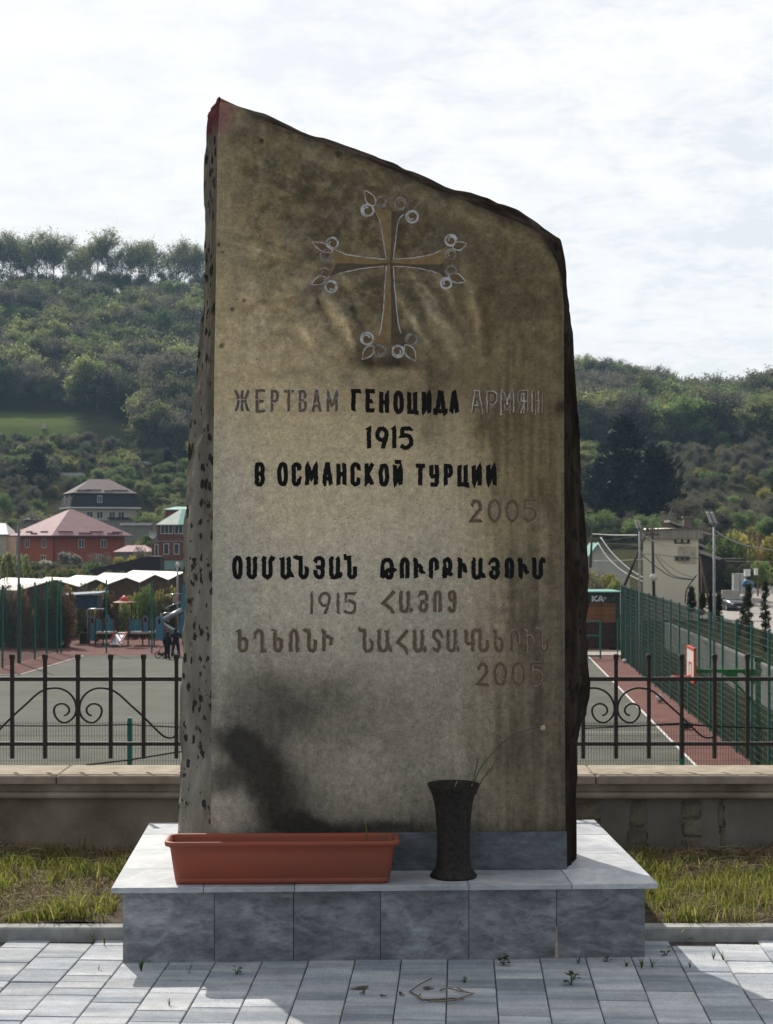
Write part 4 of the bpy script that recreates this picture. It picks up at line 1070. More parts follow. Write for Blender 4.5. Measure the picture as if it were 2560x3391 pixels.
# yellow leaf on the kerb and a brown leaf, twigs on the pavers
m_yl = mat('yellow_leaf', (.30, .32, .05), (.40, .42, .08), 40, .7)
p = P(2262, 3079, 7.16); mb = MB(); mb.add([(-.012, 0, -.014), (-.002, -.004, -.004), (.012, 0, .014), (.002, .004, .0)], [(0, 1, 2), (0, 2, 3)]); mb.build('fallen_leaf', m_yl, None, loc=(p.x, 7.155, .045), rot=(.3, 0, 0), label='yellow green leaf leaning on the right-hand kerb', cat='leaf')
m_twig = mat('dry_twig', (.13, .10, .07), (.25, .20, .145), 60, .85, rand=.2)
def twig(pts, r, lab, br=()):
    mb = MB(); g = lambda x, y, z=.006: P(x, y, (CAMZ - z) * F / (y - HOR))
    o = g(*pts[0][:2])
    mb.tube([g(*p_) - o for p_ in pts], [r] * (len(pts) - 1) + [r * .4], 5)
    for b_ in br: mb.tube([g(*p_) - o for p_ in b_], r * .7, 4)
    mb.build('twig', m_twig, None, loc=o, label=lab, cat='twig', group='twigs on the shaded paving')
Z6 = lambda x, y, z=.006: (700 + x * .4932, 2300 + y * .4932, z)
twig([Z6(1330, 1995), Z6(1380, 2020), Z6(1415, 2050, .012), Z6(1500, 2048), Z6(1610, 2040), Z6(1700, 2045)], .0035, 'longest bent twig on the paving in front of the plinth', [[Z6(1330, 1995), Z6(1400, 1945, .014), Z6(1480, 1905)], [Z6(1415, 2050, .012), Z6(1390, 2025), Z6(1405, 2010)]])
Z7 = lambda x, y, z=.006: (1400 + x * .6946, 2300 + y * .6946, z)
twig([Z7(80, 1410), Z7(120, 1398, .014), Z7(170, 1412), Z7(205, 1418, .012), Z7(245, 1425)], .0032, 'short pale twig lying right of the long bent one', [[Z7(160, 1412), Z7(165, 1398), Z7(200, 1415)]])
twig([Z7(20, 1458), Z7(90, 1462), Z7(150, 1458, .012), Z7(200, 1440), Z7(248, 1422)], .003, 'thin twig crossing below the short pale one')
twig([(2266, 3118, .006), (2290, 3105, .01), (2310, 3100, .006)], .002, 'small curled twig at the lit paving beside the right kerb', [[(2290, 3105, .01), (2300, 3122, .006)], [(2280, 3110, .01), (2275, 3098, .006)]])
# wet-looking dark leaves
for i, (px, py, s, lab) in enumerate(((1190, 3275, .042, 'dark rotting leaf on the paving below the trough'), (1200, 3292, .02, 'smaller dark leaf scrap below the larger one'), (1330, 3296, .022, 'dark leaf scrap left of the long twig'), (1270, 3303, .016, 'smallest dark scrap left of the twigs'), (1420, 3275, .035, 'dark leaf lying between the twigs'))):
    Y = CAMZ * F / (py - HOR); p = P(px, py, Y); mb = MB()
    ring = [(math.cos(a) * s * (.8 + .3 * math.sin(3 * a + i)), math.sin(a) * s * .55 * (.8 + .3 * math.cos(2 * a)), .003 + .004 * math.sin(2 * a + i)) for a in np.linspace(0, 6.28, 11)[:-1]]
    mb.add(ring + [(0, 0, .007)], [(k, (k + 1) % 10, 10) for k in range(10)])
    mb.build('dark_leaf', mat('rotten_leaf', (.05, .045, .035), (.10, .085, .06), 50, .8), None, loc=(p.x, p.y, .003), rot=(0, 0, i), label=lab, cat='dead leaf', group='dark leaves on the paving')

# ================================================================== boundary wall
m_cop = mat('coping_concrete', (.25, .21, .155), (.39, .335, .26), 9, .9, bump=.6, bscale=90, bdist=.004, lo=.3, hi=.7)
m_wall = mat('stained_render', (.15, .125, .085), (.36, .31, .235), 3.2, .95, bump=.6, bscale=40, bdist=.008, lo=.32, hi=.68, detail=9)
m_wallr = mat('grey_render', (.165, .15, .125), (.26, .235, .20), 5, .95, bump=.5, bscale=60, bdist=.006, lo=.3, hi=.7)
m_rub = mat('exposed_rubble_stone', (.13, .11, .078), (.25, .215, .16), 9, .95, bump=.9, bscale=30, bdist=.015, lo=.3, hi=.7, rand=.15)
wall = empty('boundary_wall', (0, WY, 0), 0, 'low rendered stone wall with moulded concrete coping behind the monument', 'wall')
CZT = .468
for i, (a, c) in enumerate(((-6.0, -3.9), (-3.895, -1.722), (-1.717, -.35), (-.345, 1.088), (1.093, 3.1), (3.105, 6.0))):
    mb = MB(); mb.bbox(a, c, .0, .42, CZT - .042, CZT - .0008 * (i % 2), .006); mb.build('coping_stone', m_cop, wall)
mb = MB()
mb.box(-6, 6, .035, .385, CZT - .085, CZT - .043)
prof = [(.035, CZT - .086), (.012, CZT - .092), (.004, CZT - .105), (.006, CZT - .118), (.03, CZT - .124), (.045, CZT - .128)]
n0 = len(mb.v)
for x in (-6, 6): mb.v += [(x, y, z) for y, z in prof] + [(x, .38, CZT - .128), (x, .38, CZT - .086)]
k = len(prof) + 2
for i in range(k): mb.f.append((n0 + i, n0 + (i + 1) % k, n0 + k + (i + 1) % k, n0 + k + i)); mb.m.append(0); mb.sm.append(False)
mb.build('moulding', m_wall, wall)
mb = MB(); mb.box(-6, .95, .055, .37, -.4, CZT - .129); mb.build('rendered_body', m_wall, wall)
mb = MB(); mb.box(.951, 6, .063, .36, -.4, CZT - .1295); mb.build('rubble_core', m_rub, wall)
# render panels standing proud of exposed stones on the right
def wx(px): return (px - 1280) * (WY + .07) / F
for (a, c, zb) in ((1985, 2085, .02), (2140, 2258, .055), (2315, 2385, .03), (2397, 2640, .03), (2655, 2900, .03)):
    mb = MB(); q = random.Random(int(a)); n = 14
    L_ = [(wx(a) + q.uniform(-.012, .012), zb + (CZT - .129 - zb) * i / n) for i in range(n + 1)]
    R_ = [(wx(c) + q.uniform(-.012, .012), zb + (CZT - .129 - zb) * (n - i) / n) for i in range(n + 1)]
    B_ = [(wx(c) + (wx(a) - wx(c)) * i / 8, zb + q.uniform(-.02, .025)) for i in range(1, 8)]
    ring = [R_[n - i] for i in range(n + 1)] ; ring = ring + [L_[n - i] for i in range(n + 1)] + [B_[7 - 1 - i] for i in range(7)]
    m_ = len(ring)
    vs = [(x, .056, z) for x, z in ring] + [(x, .088, z) for x, z in ring]
    mb.add(vs, [tuple(range(m_))] + [(i, m_ + i, m_ + (i + 1) % m_, (i + 1) % m_) for i in range(m_)])
    mb.build('render_panel', m_wallr, wall)
def rock(w, d, h, q):
    mb = MB(); mb.ball((0, 0, 0), 1, 12); mb.sm = [False] * len(mb.sm)
    mb.v = [(math.copysign(abs(x) ** .4, x) * w * (1 + q.uniform(-.09, .09)), math.copysign(abs(y) ** .4, y) * d * (1 + q.uniform(-.2, .1)), math.copysign(abs(z) ** .4, z) * h * (1 + q.uniform(-.13, .13))) for x, y, z in mb.v]
    return mb
q = random.Random(3)
for px, w, col_ in ((1945, .065, 3), (2112, .045, 2), (2287, .042, 3), (2391, .012, 2), (2648, .02, 3)):
    z = .05
    for i in range(col_):
        h = (CZT - .14 - .04) / col_ * q.uniform(.9, 1.0)
        rock(w * q.uniform(1.1, 1.35), .03, h / 2 * 1.02, q).build('rubble_stone', m_rub, wall, loc=(wx(px) + q.uniform(-.01, .01), .078, z + h / 2)); z += h

# ================================================================== wrought iron fence on the wall
m_iron = mat('rusty_black_iron', (.012, .010, .008), (.035, .027, .02), 60, .6, bump=.5, bscale=160, spec=.4, bdist=.001)
FY_ = 9.0
S9 = FY_ / F
mbp = MB()
hw = .0095
mbp.box(-hw, hw, -hw, hw, 0, .520)
mbp.add([(-hw, -hw, .520), (hw, -hw, .520), (hw, hw, .520), (-hw, hw, .520)] + [(s * .0135, u * .0135, .540) for s, u in ((-1, -1), (1, -1), (1, 1), (-1, 1))] + [(s * .0135, u * .0135, .550) for s, u in ((-1, -1), (1, -1), (1, 1), (-1, 1))] + [(s * .009, u * .009, .5565) for s, u in ((-1, -1), (1, -1), (1, 1), (-1, 1))],
        [(a + i, a + (i + 1) % 4, a + 4 + (i + 1) % 4, a + 4 + i) for a in (0, 4, 8) for i in range(4)] + [(12, 13, 14, 15)])
me_p = mbp.mesh('picket', m_iron)
zb = CAMZ - (2512 - HOR) * S9
SCR = [(1215, 1440), (1213, 1490), (1190, 1528), (1140, 1533), (1085, 1503), (940, 1360), (830, 1260), (760, 1195), (700, 1158), (640, 1143), (570, 1145), (500, 1180), (456, 1240), (442, 1310), (462, 1370), (512, 1410), (562, 1410), (604, 1372), (620, 1322), (606, 1283), (570, 1265), (530, 1270), (502, 1298), (498, 1325), (515, 1350), (540, 1358)]
SCR = [((x - 430) * .4192, 1800 + y * .4192) for x, y in SCR]
def iron(c_px, px0, px1, n0_, n1_, rail_px, lab):
    f_ = empty('iron_fence', ((px0 + px1) / 2 * S9 - 1280 * S9, FY_, CZT), 0, lab, 'fence', 'iron fence sections on the wall')
    I = Matrix.Translation(-Vector(f_.location))
    for k in range(n0_, n1_ + 1):
        px = c_px + k * 108.8
        o = link('picket', me_p, f_, ((px - 1280) * S9 - f_.location.x, 0, zb - CZT))
    for (y0, y1) in ((2242, 2255), (2457, 2469)):
        mb = MB(); z1 = CAMZ - (y0 - HOR) * S9; z0 = CAMZ - (y1 - HOR) * S9
        mb.box((px0 - 1280) * S9, (px1 - 1280) * S9, FY_ - .0118, FY_ + .0118, z0, z1); o = mb.build('rail', m_iron, f_); o.matrix_parent_inverse = I
    for cc_ in (c_px,) if True else ():
        for s in (-1, 1):
            mb = MB(); pts = poly(SCR, 64)
            mb.tube([((cc_ + s * x - 1280) * S9, FY_ - .001 * s, CAMZ - (y - HOR) * S9) for x, y in pts], .0072, 4, sq=True, sm=False); o = mb.build('scroll_bar', m_iron, f_); o.matrix_parent_inverse = I
iron(258, -330, 850, -5, 5, None, 'wrought iron fence section with scrolls on the wall left of the monument')
iron(2040, 1600, 2900, -4, 7, None, 'wrought iron fence section with scrolls on the wall right of the monument')
# ================================================================== valley terrain
CT = -5.0                      # sports court level
def kx(x, y): return x + .05 * y       # court frame: sidelines run slightly to the right
def prof_l(y): return np.interp(y, [9.2, 10, 24, 29, 40, 46, 118, 150, 225, 270, 350, 420, 458, 508, 580, 650, 700, 900, 3000], [-.05, -.6, -3.0, -3.3, -4.9, CT - .05, CT - .05, -4.4, -2.4, -1.9, 4.6, 23, 33, 41, 68, 95, 97, 85, 55])
def prof_r(y): return np.interp(y, [9.2, 10, 24, 29, 40, 46, 118, 150, 200, 290, 330, 450, 520, 600, 650, 700, 900, 3000], [-.05, -.6, -3.0, -3.3, -4.9, CT - .05, CT - .05, -5.0, -3.5, 2.5, 6.5, 26, 36, 46, 52, 54, 48, 40])
def street_z(y): return np.interp(y, [20, 45, 85, 150, 165], [-1.5, -3.12, -3.15, -5.0, -5.0])
def hgt(x, y):
    x = np.asarray(x, float); y = np.asarray(y, float)
    u = x / np.maximum(y, 1) * F + 1280
    s = sm01(750, 1900, u)
    z = prof_l(y) * (1 - s) + prof_r(y) * s
    far = sm01(300, 480, y) * (1 - .85 * sm01(700, 300, u) * sm01(445, 460, y) * sm01(530, 512, y))
    z = z + far * (fbm(x / 95 + 3, y / 95, 4) - .5) * 26 * (1 - .8 * sm01(590, 640, y)) + sm01(120, 200, y) * (fbm(x / 28, y / 28 + 9, 3) - .5) * 1.8
    z = z + far * 9 * sm01(2330, 1950, u) * sm01(1500, 1800, u) * sm01(560, 640, y)
    # spur dipping to the left of the monument, and the slope of the right-hand ridge
    z = z - far * 7 * sm01(2100, 2700, u) * sm01(560, 640, y)
    # street level beside the court
    k = x - .051 * y
    st = sm01(11.0, 11.7, k) * sm01(165, 150, y)
    z = np.where((y > 30) & (y < 165), z * (1 - st) + street_z(y) * st, z)
    bank = sm01(8.6, 10.6, k) * (1 - sm01(11.0, 11.7, k)) * sm01(48, 52, y) * (y < 120)
    return z + bank * .5
ys = np.concatenate([np.linspace(9.23, 46, 34), np.linspace(47, 170, 110), np.linspace(173, 720, 190), np.geomspace(730, 3200, 24)])
us_ = np.concatenate([np.linspace(-9000, -900, 22), np.linspace(-700, 3300, 230), np.linspace(3500, 11600, 22)])
VX = (us_[None, :] - 1280) / F * (ys[:, None] + 25); VY = np.repeat(ys[:, None], len(us_), 1)
VZ = hgt(VX, VY)
me = bpy.data.meshes.new('terrain'); n_ = len(us_)
me.from_pydata(list(zip(VX.ravel(), VY.ravel(), VZ.ravel())), [], [(j * n_ + i, j * n_ + i + 1, (j + 1) * n_ + i + 1, (j + 1) * n_ + i) for j in range(len(ys) - 1) for i in range(n_ - 1)])
U = VX / VY * F + 1280
mead = (sm01(-90, 10, U) * sm01(300, 210, U) * sm01(436, 444, VY) * sm01(500, 488, VY)).ravel()
ca = me.color_attributes.new('zone', 'FLOAT_COLOR', 'POINT')
ca.data.foreach_set('color', np.stack([mead, mead * 0, mead * 0, mead * 0 + 1], 1).astype(np.float32).ravel())
m_ter = bpy.data.materials.new('rough_grassland'); m_ter.use_nodes = True
t = m_ter.node_tree; b = t.nodes['Principled BSDF']
ge = N(t, 'ShaderNodeNewGeometry'); vc = N(t, 'ShaderNodeVertexColor'); vc.layer_name = 'zone'
n1 = NOISE(t, ge.outputs['Position'], .06, 8, .65); n2 = NOISE(t, ge.outputs['Position'], .35, 8, .8)
c = RAMP(t, n1, [(.35, (.030, .040, .015)), (.55, (.055, .048, .026)), (.7, (.040, .058, .018))])
c = MIX(t, .5, c, RAMP(t, n2, [(.3, (.022, .028, .012)), (.7, (.065, .062, .034))]))
c = MIX(t, vc.outputs[0], c, RAMP(t, n2, [(.3, (.17, .28, .06)), (.7, (.25, .36, .09))]))
L(t, c, b.inputs['Base Color']); b.inputs['Roughness'].default_value = 1.0; b.inputs['Specular IOR Level'].default_value = 0.0
me.materials.append(m_ter); me.polygons.foreach_set('use_smooth', [True] * len(me.polygons)); me.update()
tag(link('terrain', me), kind='structure')
def gz(x, y): return float(hgt(np.array([x]), np.array([y]))[0])
mb = MB(); mb.box(-4000, 4000, -4000, 9.2, -.9, -.35)
tag(mb.build('ground', m_ter), kind='structure')

# ------------------------------------------------------------------ court
m_court = mat('grey_court_rubber', (.080, .080, .066), (.112, .110, .092), .5, .85, spec=.08, bump=.2, bscale=30, coord='Object')
m_red = mat('red_court_rubber', (.105, .045, .038), (.150, .066, .056), 1.2, .85, spec=.10, bump=.2, bscale=30)
m_line = mat('court_line_paint', (.50, .49, .46), (.62, .60, .57), 3, .8)
m_path = mat('pale_path', (.36, .31, .27), (.46, .40, .35), 2, .9)
def quad(name, pts, z, m, kind='structure', th=.02):
    mb = MB(); mb.prism([kx_(x, y) for x, y in pts], z - th, z); return tag(mb.build(name, m), kind=kind)
def kx_(x, y): return (x + .051 * y, y)
quad('court_base', [(-60, 40), (8.35, 40), (8.35, 116), (-60, 116)], CT - .012, m_red)
quad('court_surface', [(-59, 41), (6.6, 41), (6.6, 97.3), (-22.4, 97.3), (-22.4, 83.7), (-59, 83.7)], CT - .004, m_court)
def line(pts, w=.08, lab=None):
    for (xa, ya), (xb, yb) in zip(pts, pts[1:]):
        a = Vector(kx_(xa, ya)); c = Vector(kx_(xb, yb)); d = (c - a).normalized(); n = Vector((-d.y, d.x)) * w / 2
        mb = MB(); mb.prism([tuple(a - n), tuple(c - n), tuple(c + n), tuple(a + n)], CT - .003, CT + .003)
        tag(mb.build('court_line', m_line), kind='structure')
line([(6.6, 41), (6.6, 97.3)]); line([(-22.4, 83.7), (-22.4, 97.3)]); line([(-59, 83.7), (-22.5, 83.7)])
line([(-8, 58.7), (6.5, 58.7)], .05); line([(-12.5, 84), (-7.5, 97)], .06)
quad('red_corner', [(-12.3, 84), (-4, 84), (-4, 97.2), (-7.3, 97.2)], CT + .0015, m_red)
mb = MB(); mb.box(2, 18, 97.5, 101.5, CT - .02, CT + .02); tag(mb.build('path', m_path), kind='structure')

# ------------------------------------------------------------------ green steel fences
m_green = mat('green_fence_paint', (.012, .135, .105), (.016, .17, .135), 4, .5, spec=.4, metal=0)
m_gwire = mat('green_wire', (.006, .030, .024), (.008, .038, .030), 4, .55, spec=.35)
def wires(w, z0, z1, pv_, ph_, r, folds=True):
    mb = MB()
    n = int(w / pv_)
    for i in range(1, n + 1):
        x = i * w / (n + 1)
        mb.add([(x - r, 0, z0), (x + r, 0, z0), (x, r * 1.7, z0), (x - r, 0, z1), (x + r, 0, z1), (x, r * 1.7, z1)], [(0, 1, 4, 3), (1, 2, 5, 4), (2, 0, 3, 5)])
    m = int(round((z1 - z0 - .06) / ph_))
    for j in range(m + 1):
        z = z0 + .03 + j * (z1 - z0 - .06) / m
        mb.add([(0, -r, z - r), (w, -r, z - r), (w, -r, z + r), (0, -r, z + r), (0, -2.4 * r, z), (w, -2.4 * r, z)], [(0, 1, 5, 4), (4, 5, 2, 3), (3, 2, 1, 0)])
    return mb.mesh('mesh_panel', m_gwire)
def fence_run(pts, z0, z1, lab, pr_=.03, pv_=.05, ph_=.2, r=.003, grp=None, flat=False, cap=False):
    """pts: post positions"""
    root = empty('mesh_fence', (pts[0][0], pts[0][1], z0), 0, lab, 'fence', grp)
    o0 = Vector((pts[0][0], pts[0][1], 0))
    mbp = MB(); mbp.box(-pr_, pr_, -pr_, pr_, -.05, z1 - z0 + .06)
    mp_ = mbp.mesh('post', m_green)
    for p_ in pts: link('post', mp_, root, (p_[0] - o0.x, p_[1] - o0.y, 0))
    cache = {}
    for a, c in zip(pts, pts[1:]):
        dx, dy = c[0] - a[0], c[1] - a[1]; w = round(math.hypot(dx, dy), 2)
        if w not in cache: cache[w] = wires(w, .05, z1 - z0, pv_, ph_, r)
        o = link('mesh_panel', cache[w], root, (a[0] - o0.x, a[1] - o0.y, 0), (0, 0, math.atan2(dy, dx))); o['kind'] = 'stuff'
    return root
rp = []
y = 94.4
while y > 40: rp.append((8.3 + .051 * y, y)); y -= 2.94
fence_run(rp, CT, CT + 4.1, 'tall green mesh fence with many posts along the right side of the court', .034, .05, .2, .0025)
lp = [(-24.35 + .05 * yy, yy) for yy in (82, 85, 87.9, 91.3, 94.4, 97.0, 99.5)]
fence_run(lp, CT, CT + 4.25, 'tall green mesh fence receding along the left side of the court', .045, .05, .2, .003)
fl_ = [(-19.15 + i * 2.67, 99.5) for i in range(5)]
fence_run(fl_, CT, CT + 4.25, 'tall green mesh fence across the far end before the playground', .045, .05, .2, .003)
fence_run([(12.99 - i * 1.9, 95.0) for i in range(0, 5)][::-1], CT, CT + 2.15, 'low green mesh fence with a gate at the far right end of the court', .03, .05, .2, .003)
gt = empty('court_gate', (11.0, 94.85, CT), 0, 'green framed gate in the low fence at the far right of the court', 'gate')
mb = MB()
for x in (0, 1.0): mb.box(x - .045, x + .045, -.04, .04, 0, 2.1)
for z in (.1, 1.25, 2.05): mb.box(0, 1.0, -.03, .03, z, z + .07)
mb.build('gate_frame', m_green, gt)
nf = [((430 - 1280) * 28 / F + i * 3.047, 28.0) for i in range(-2, 7)]
nfr = fence_run(nf, -3.3, -1.32, 'near green mesh fence seen through the iron railings below the wall', .034, .046, .2, .0028)
mb = MB()
for i in range(8):
    x0 = i * 3.047 - 6.094 + nf[2][0] - nf[0][0]; x0 = i * 3.047
    mb.tube([(x0 + 3.047 * k / 6, -.03, 1.93 - .035 * math.sin(math.pi * k / 6) * ((i % 3) - .4)) for k in range(7)], .011, 5)
mb.build('top_cable', mat('black_cable', (.012, .012, .012), (.02, .02, .02), 5, .6), nfr)
mb = MB(); a = P(930 * .4932, 2300 + 470 * .4932, 27.6) ; mb.tube([P(285, 2533, 27.7), P(430, 2516, 27.7), P(590, 2490, 27.7), P(760, 2470, 27.7)], .014, 5); mb.tube([P(1930, 2412, 27.7), P(2110, 2404, 27.7), P(2250, 2395, 27.7), P(2360, 2405, 27.7), P(2560, 2412, 27.7)], .012, 5)
o = mb.build('loose_cable', bpy.data.materials['black_cable'], nfr); o.matrix_parent_inverse = Matrix.Translation(-Vector(nfr.location))

# retaining wall beside the street
m_conc = mat('retaining_concrete', (.25, .25, .225), (.36, .355, .33), .8, .9, bump=.3, bscale=12)
rw = empty('retaining_wall', (10.9 + .051 * 40, 40, CT), 0, 'long pale concrete retaining wall behind the right-hand mesh fence', 'wall')
y = 40; 
while y < 96:
    mb = MB(); x0 = 10.9 + .051 * y; x1 = 10.9 + .051 * (y + 3.98)
    mb.add([(x0, y, CT - .3), (x0 + .25, y, CT - .3), (x1 + .25, y + 3.98, CT - .3), (x1, y + 3.98, CT - .3), (x0, y, -3.03), (x0 + .25, y, -3.03), (x1 + .25, y + 3.98, -3.03), (x1, y + 3.98, -3.03)], [(3, 2, 1, 0), (4, 5, 6, 7), (0, 1, 5, 4), (1, 2, 6, 5), (2, 3, 7, 6), (3, 0, 4, 7)])
    o = mb.build('wall_panel', m_conc, rw); o.matrix_parent_inverse = Matrix.Translation(-Vector(rw.location)); y += 4

# street
m_road = mat('concrete_road', (.25, .225, .20), (.33, .30, .27), .5, .9, bump=.2, bscale=8)  # pale warm concrete, slightly mottled
rd = [(2075, 2005), (2200, 1990), (2345, 1962), (2480, 1975), (2560, 1990), (2900, 2040), (2900, 2160), (2560, 2092), (2400, 2050), (2250, 2040), (2120, 2030)]
def street_pt(px, py):
    lo, hi = 50., 200.
    for _ in range(40):
        m_ = (lo + hi) / 2
        if CAMZ - (py - HOR) * m_ / F > float(street_z(m_)): lo = m_
        else: hi = m_
    return (px - 1280) * lo / F, lo
mb = MB(); g = []
nr = 26
top = [(2330, 1958), (2370, 1955), (2480, 1968), (2560, 1985), (2700, 2010), (2900, 2060)]
bot = [(2300, 2048), (2370, 2055), (2480, 2078), (2560, 2102), (2700, 2150), (2900, 2230)]
tt = poly(top, nr); bb = poly(bot, nr)
for i in range(nr):
    for k in range(7):
        px = tt[i][0] + (bb[i][0] - tt[i][0]) * k / 6; py = tt[i][1] + (bb[i][1] - tt[i][1]) * k / 6
        x_, y_ = street_pt(px, py); mb.v.append((x_, y_, gz(x_, y_) + .05))
for i in range(nr - 1):
    for k in range(6): a = i * 7 + k; mb.f.append((a + 1, a + 8, a + 7, a)); mb.m.append(0); mb.sm.append(True)
tag(mb.build('road', m_road), kind='structure')

# ------------------------------------------------------------------ basketball stand
m_bg = mat('bright_green_paint', (.012, .13, .025), (.018, .17, .035), 4, .5, spec=.4)
m_or = mat('orange_trim_paint', (.50, .06, .03), (.60, .09, .05), 4, .5)
m_bw = mat('white_backboard', (.62, .56, .50), (.72, .66, .60), 3, .6)
BX = (2511 - 1280) * 50.3 / F
bs = empty('basketball_stand', (BX, 50.3, CT), 0, 'bright green steel basketball stand with white orange-edged backboard and hoop', 'basketball hoop')
mb = MB(); mb.tube([(0, 0, 0), (0, 0, 3.15)], .085, 8); mb.box(-.11, .11, -.11, .11, 3.05, 3.2); mb.build('post', m_bg, bs)
mb = MB(); mb.box(-1.95, .1, -.05, .05, 2.72, 2.83); mb.build('arm', m_bg, bs)
for (xa, za, xb, zb_) in ((-1.0, 2.75, -.05, 1.75), (-1.75, 2.75, -1.95, 2.9), (-.45, 2.74, -.08, 2.4)):
    mb = MB(); mb.tube([(xa, 0, za), (xb, 0, zb_)], .04, 6); mb.build('brace', m_bg, bs)
mb = MB(); mb.add([(-1.05, -.04, 2.72), (-.60, -.04, 2.72), (-.82, -.04, 2.45)], [(0, 1, 2)]); mb.add([(-.45, -.04, 2.72), (-.02, -.04, 2.72), (-.1, -.04, 2.5)], [(0, 1, 2)]); mb.build('gusset', m_bg, bs)
M = Matrix.Translation((-2.0, 0, 2.98)) @ Matrix.Rotation(R(-3), 4, 'Z')
mb = MB(); mb.box(-.02, .02, -.85, .85, -.50, .50, M=M); mb.build('backboard', m_bw, bs)
mb = MB()
for y0, y1, z0, z1 in ((-.9, .9, .44, .52), (-.9, .9, -.52, -.44), (-.9, -.82, -.52, .52), (.82, .9, -.52, .52), (-.3, .3, .02, .07), (-.3, .3, -.36, -.31), (-.3, -.25, -.36, .07), (.25, .3, -.36, .07)): mb.box(-.032, .032, y0, y1, z0, z1, M=M)
mb.build('board_trim', m_or, bs)
mb = MB(); mb.tube([(-2.35 + .23 * math.cos(a), .23 * math.sin(a), 2.62) for a in np.linspace(0, 2 * math.pi, 17)], .018, 5, caps=False); mb.box(-2.14, -2.0, -.05, .05, 2.60, 2.64); mb.build('hoop', m_or, bs)
m_ball = mat('white_ball', (.55, .52, .55), (.30, .28, .32), 6, .6, lo=.45, hi=.55)
p = P(2202, 2308, 68); mb = MB(); mb.ball((0, 0, .17), .17, 14); mb.build('ball', m_ball, None, loc=(p.x, 69.3, CT), label='white ball on the red strip of the court beside the mesh fence', cat='ball')
mb = MB(); mb.ball((0, 0, .12), .12, 12); p = P(2070, 2195, 91); mb.build('ball', m_ball, None, loc=(p.x, 91.2, CT), label='tiny white ball far off at the foot of the mesh fence', cat='ball')
m_bag = mat('dark_bag_fabric', (.05, .045, .05), (.09, .08, .085), 10, .8); m_bagw = mat('white_bag_patch', (.5, .5, .5), (.6, .6, .6), 10, .7)
p = P(2275, 2414, 59.5); bg_ = empty('sports_bag', (p.x, 59.6, CT), .3, 'small dark bag with a white end on the red strip near the mesh fence', 'bag')
mb = MB(); mb.ball((0, 0, .13), .13, 12, sc=(2.0, 1, 1)); mb.build('bag_body', m_bag, bg_); mb = MB(); mb.ball((-.2, 0, .16), .09, 8); mb.build('bag_end', m_bagw, bg_); mb = MB(); mb.tube([(-.15, 0, .24), (-.08, 0, .32), (.08, 0, .32), (.15, 0, .24)], .012, 4); mb.build('bag_strap', m_bag, bg_)

# ------------------------------------------------------------------ lamp posts
m_galv = mat('galvanised_steel', (.24, .245, .26), (.32, .325, .34), 6, .5, metal=.3)
m_lampg = mat('floodlight_glass', (.45, .47, .48), (.55, .56, .56), 6, .3)
def flood(px, Y, top_py, r, lab, tilt, heads=2, s=1.0):
    x = (px - 1280) * Y / F; zt = CAMZ - (top_py - HOR) * Y / F; z0 = gz(x, Y) if Y < 100 else CT
    l_ = empty('floodlight_mast', (x, Y, CT), 0, lab, 'floodlight', 'floodlight masts round the court')
    mb = MB(); mb.tube([(0, 0, -.3), (0, 0, (zt - CT) * .5), (0, 0, zt - CT - .35 * s)], [r, r * .95, r * .85], 10); mb.build('mast', m_galv, l_)
    mb = MB(); mb.box(-.26 * s, .26 * s, -.05, .05, zt - CT - .38 * s, zt - CT - .28 * s); mb.build('crossarm', m_galv, l_)
    for k in range(heads):
        o_ = (-.2 + .25 * k) * s
        M = Matrix.Translation((o_ + tilt * .12, 0, zt - CT - .02)) @ Matrix.Rotation(tilt, 4, 'Y')
        mb = MB(); mb.box(-.035 * s, .035 * s, -.16, .16, -.33 * s, .33 * s, M=M); mb.box(-.025, .025, -.02, .02, -.45 * s, -.25 * s, M=M); mb.build('lamp_head', m_lampg, l_)
    return l_
flood(2365, 58.5, 1712, .052, 'nearest floodlight mast, behind the right-hand fence right of the cream substation', R(-22), 2, .62)
flood(2118, 84, 1735, .055, 'farther floodlight mast in front of the left edge of the cream substation', R(-16), 2, .6)
m_grey = mat('grey_painted_pole', (.10, .11, .125), (.13, .14, .155), 5, .6)
mb = MB(); mb.tube([(0, 0, 0), (0, 0, 7.55)], [.085, .06], 10); mb.build('lamp_post', m_grey, None, loc=(-19.9, 91.5, CT), label='tall thin grey pole at the left edge beside the court fence', cat='pole')
m_lgrey = mat('light_grey_pole', (.25, .26, .27), (.32, .33, .33), 5, .5)
x_ = (588 - 1280) * 112 / F
pl_ = empty('street_lamp', (x_, 112, CT), 0, 'light grey lamp pole behind the spiral slide', 'street lamp'); mb = MB(); mb.tube([(0, 0, 0), (0, 0, 4.9)], .06, 8); mb.build('pole', m_lgrey, pl_); mb = MB(); mb.ball((0, 0, 5.0), .13, 8, sc=(1, 1, 1.5)); mb.build('lamp_globe', m_bw, pl_)

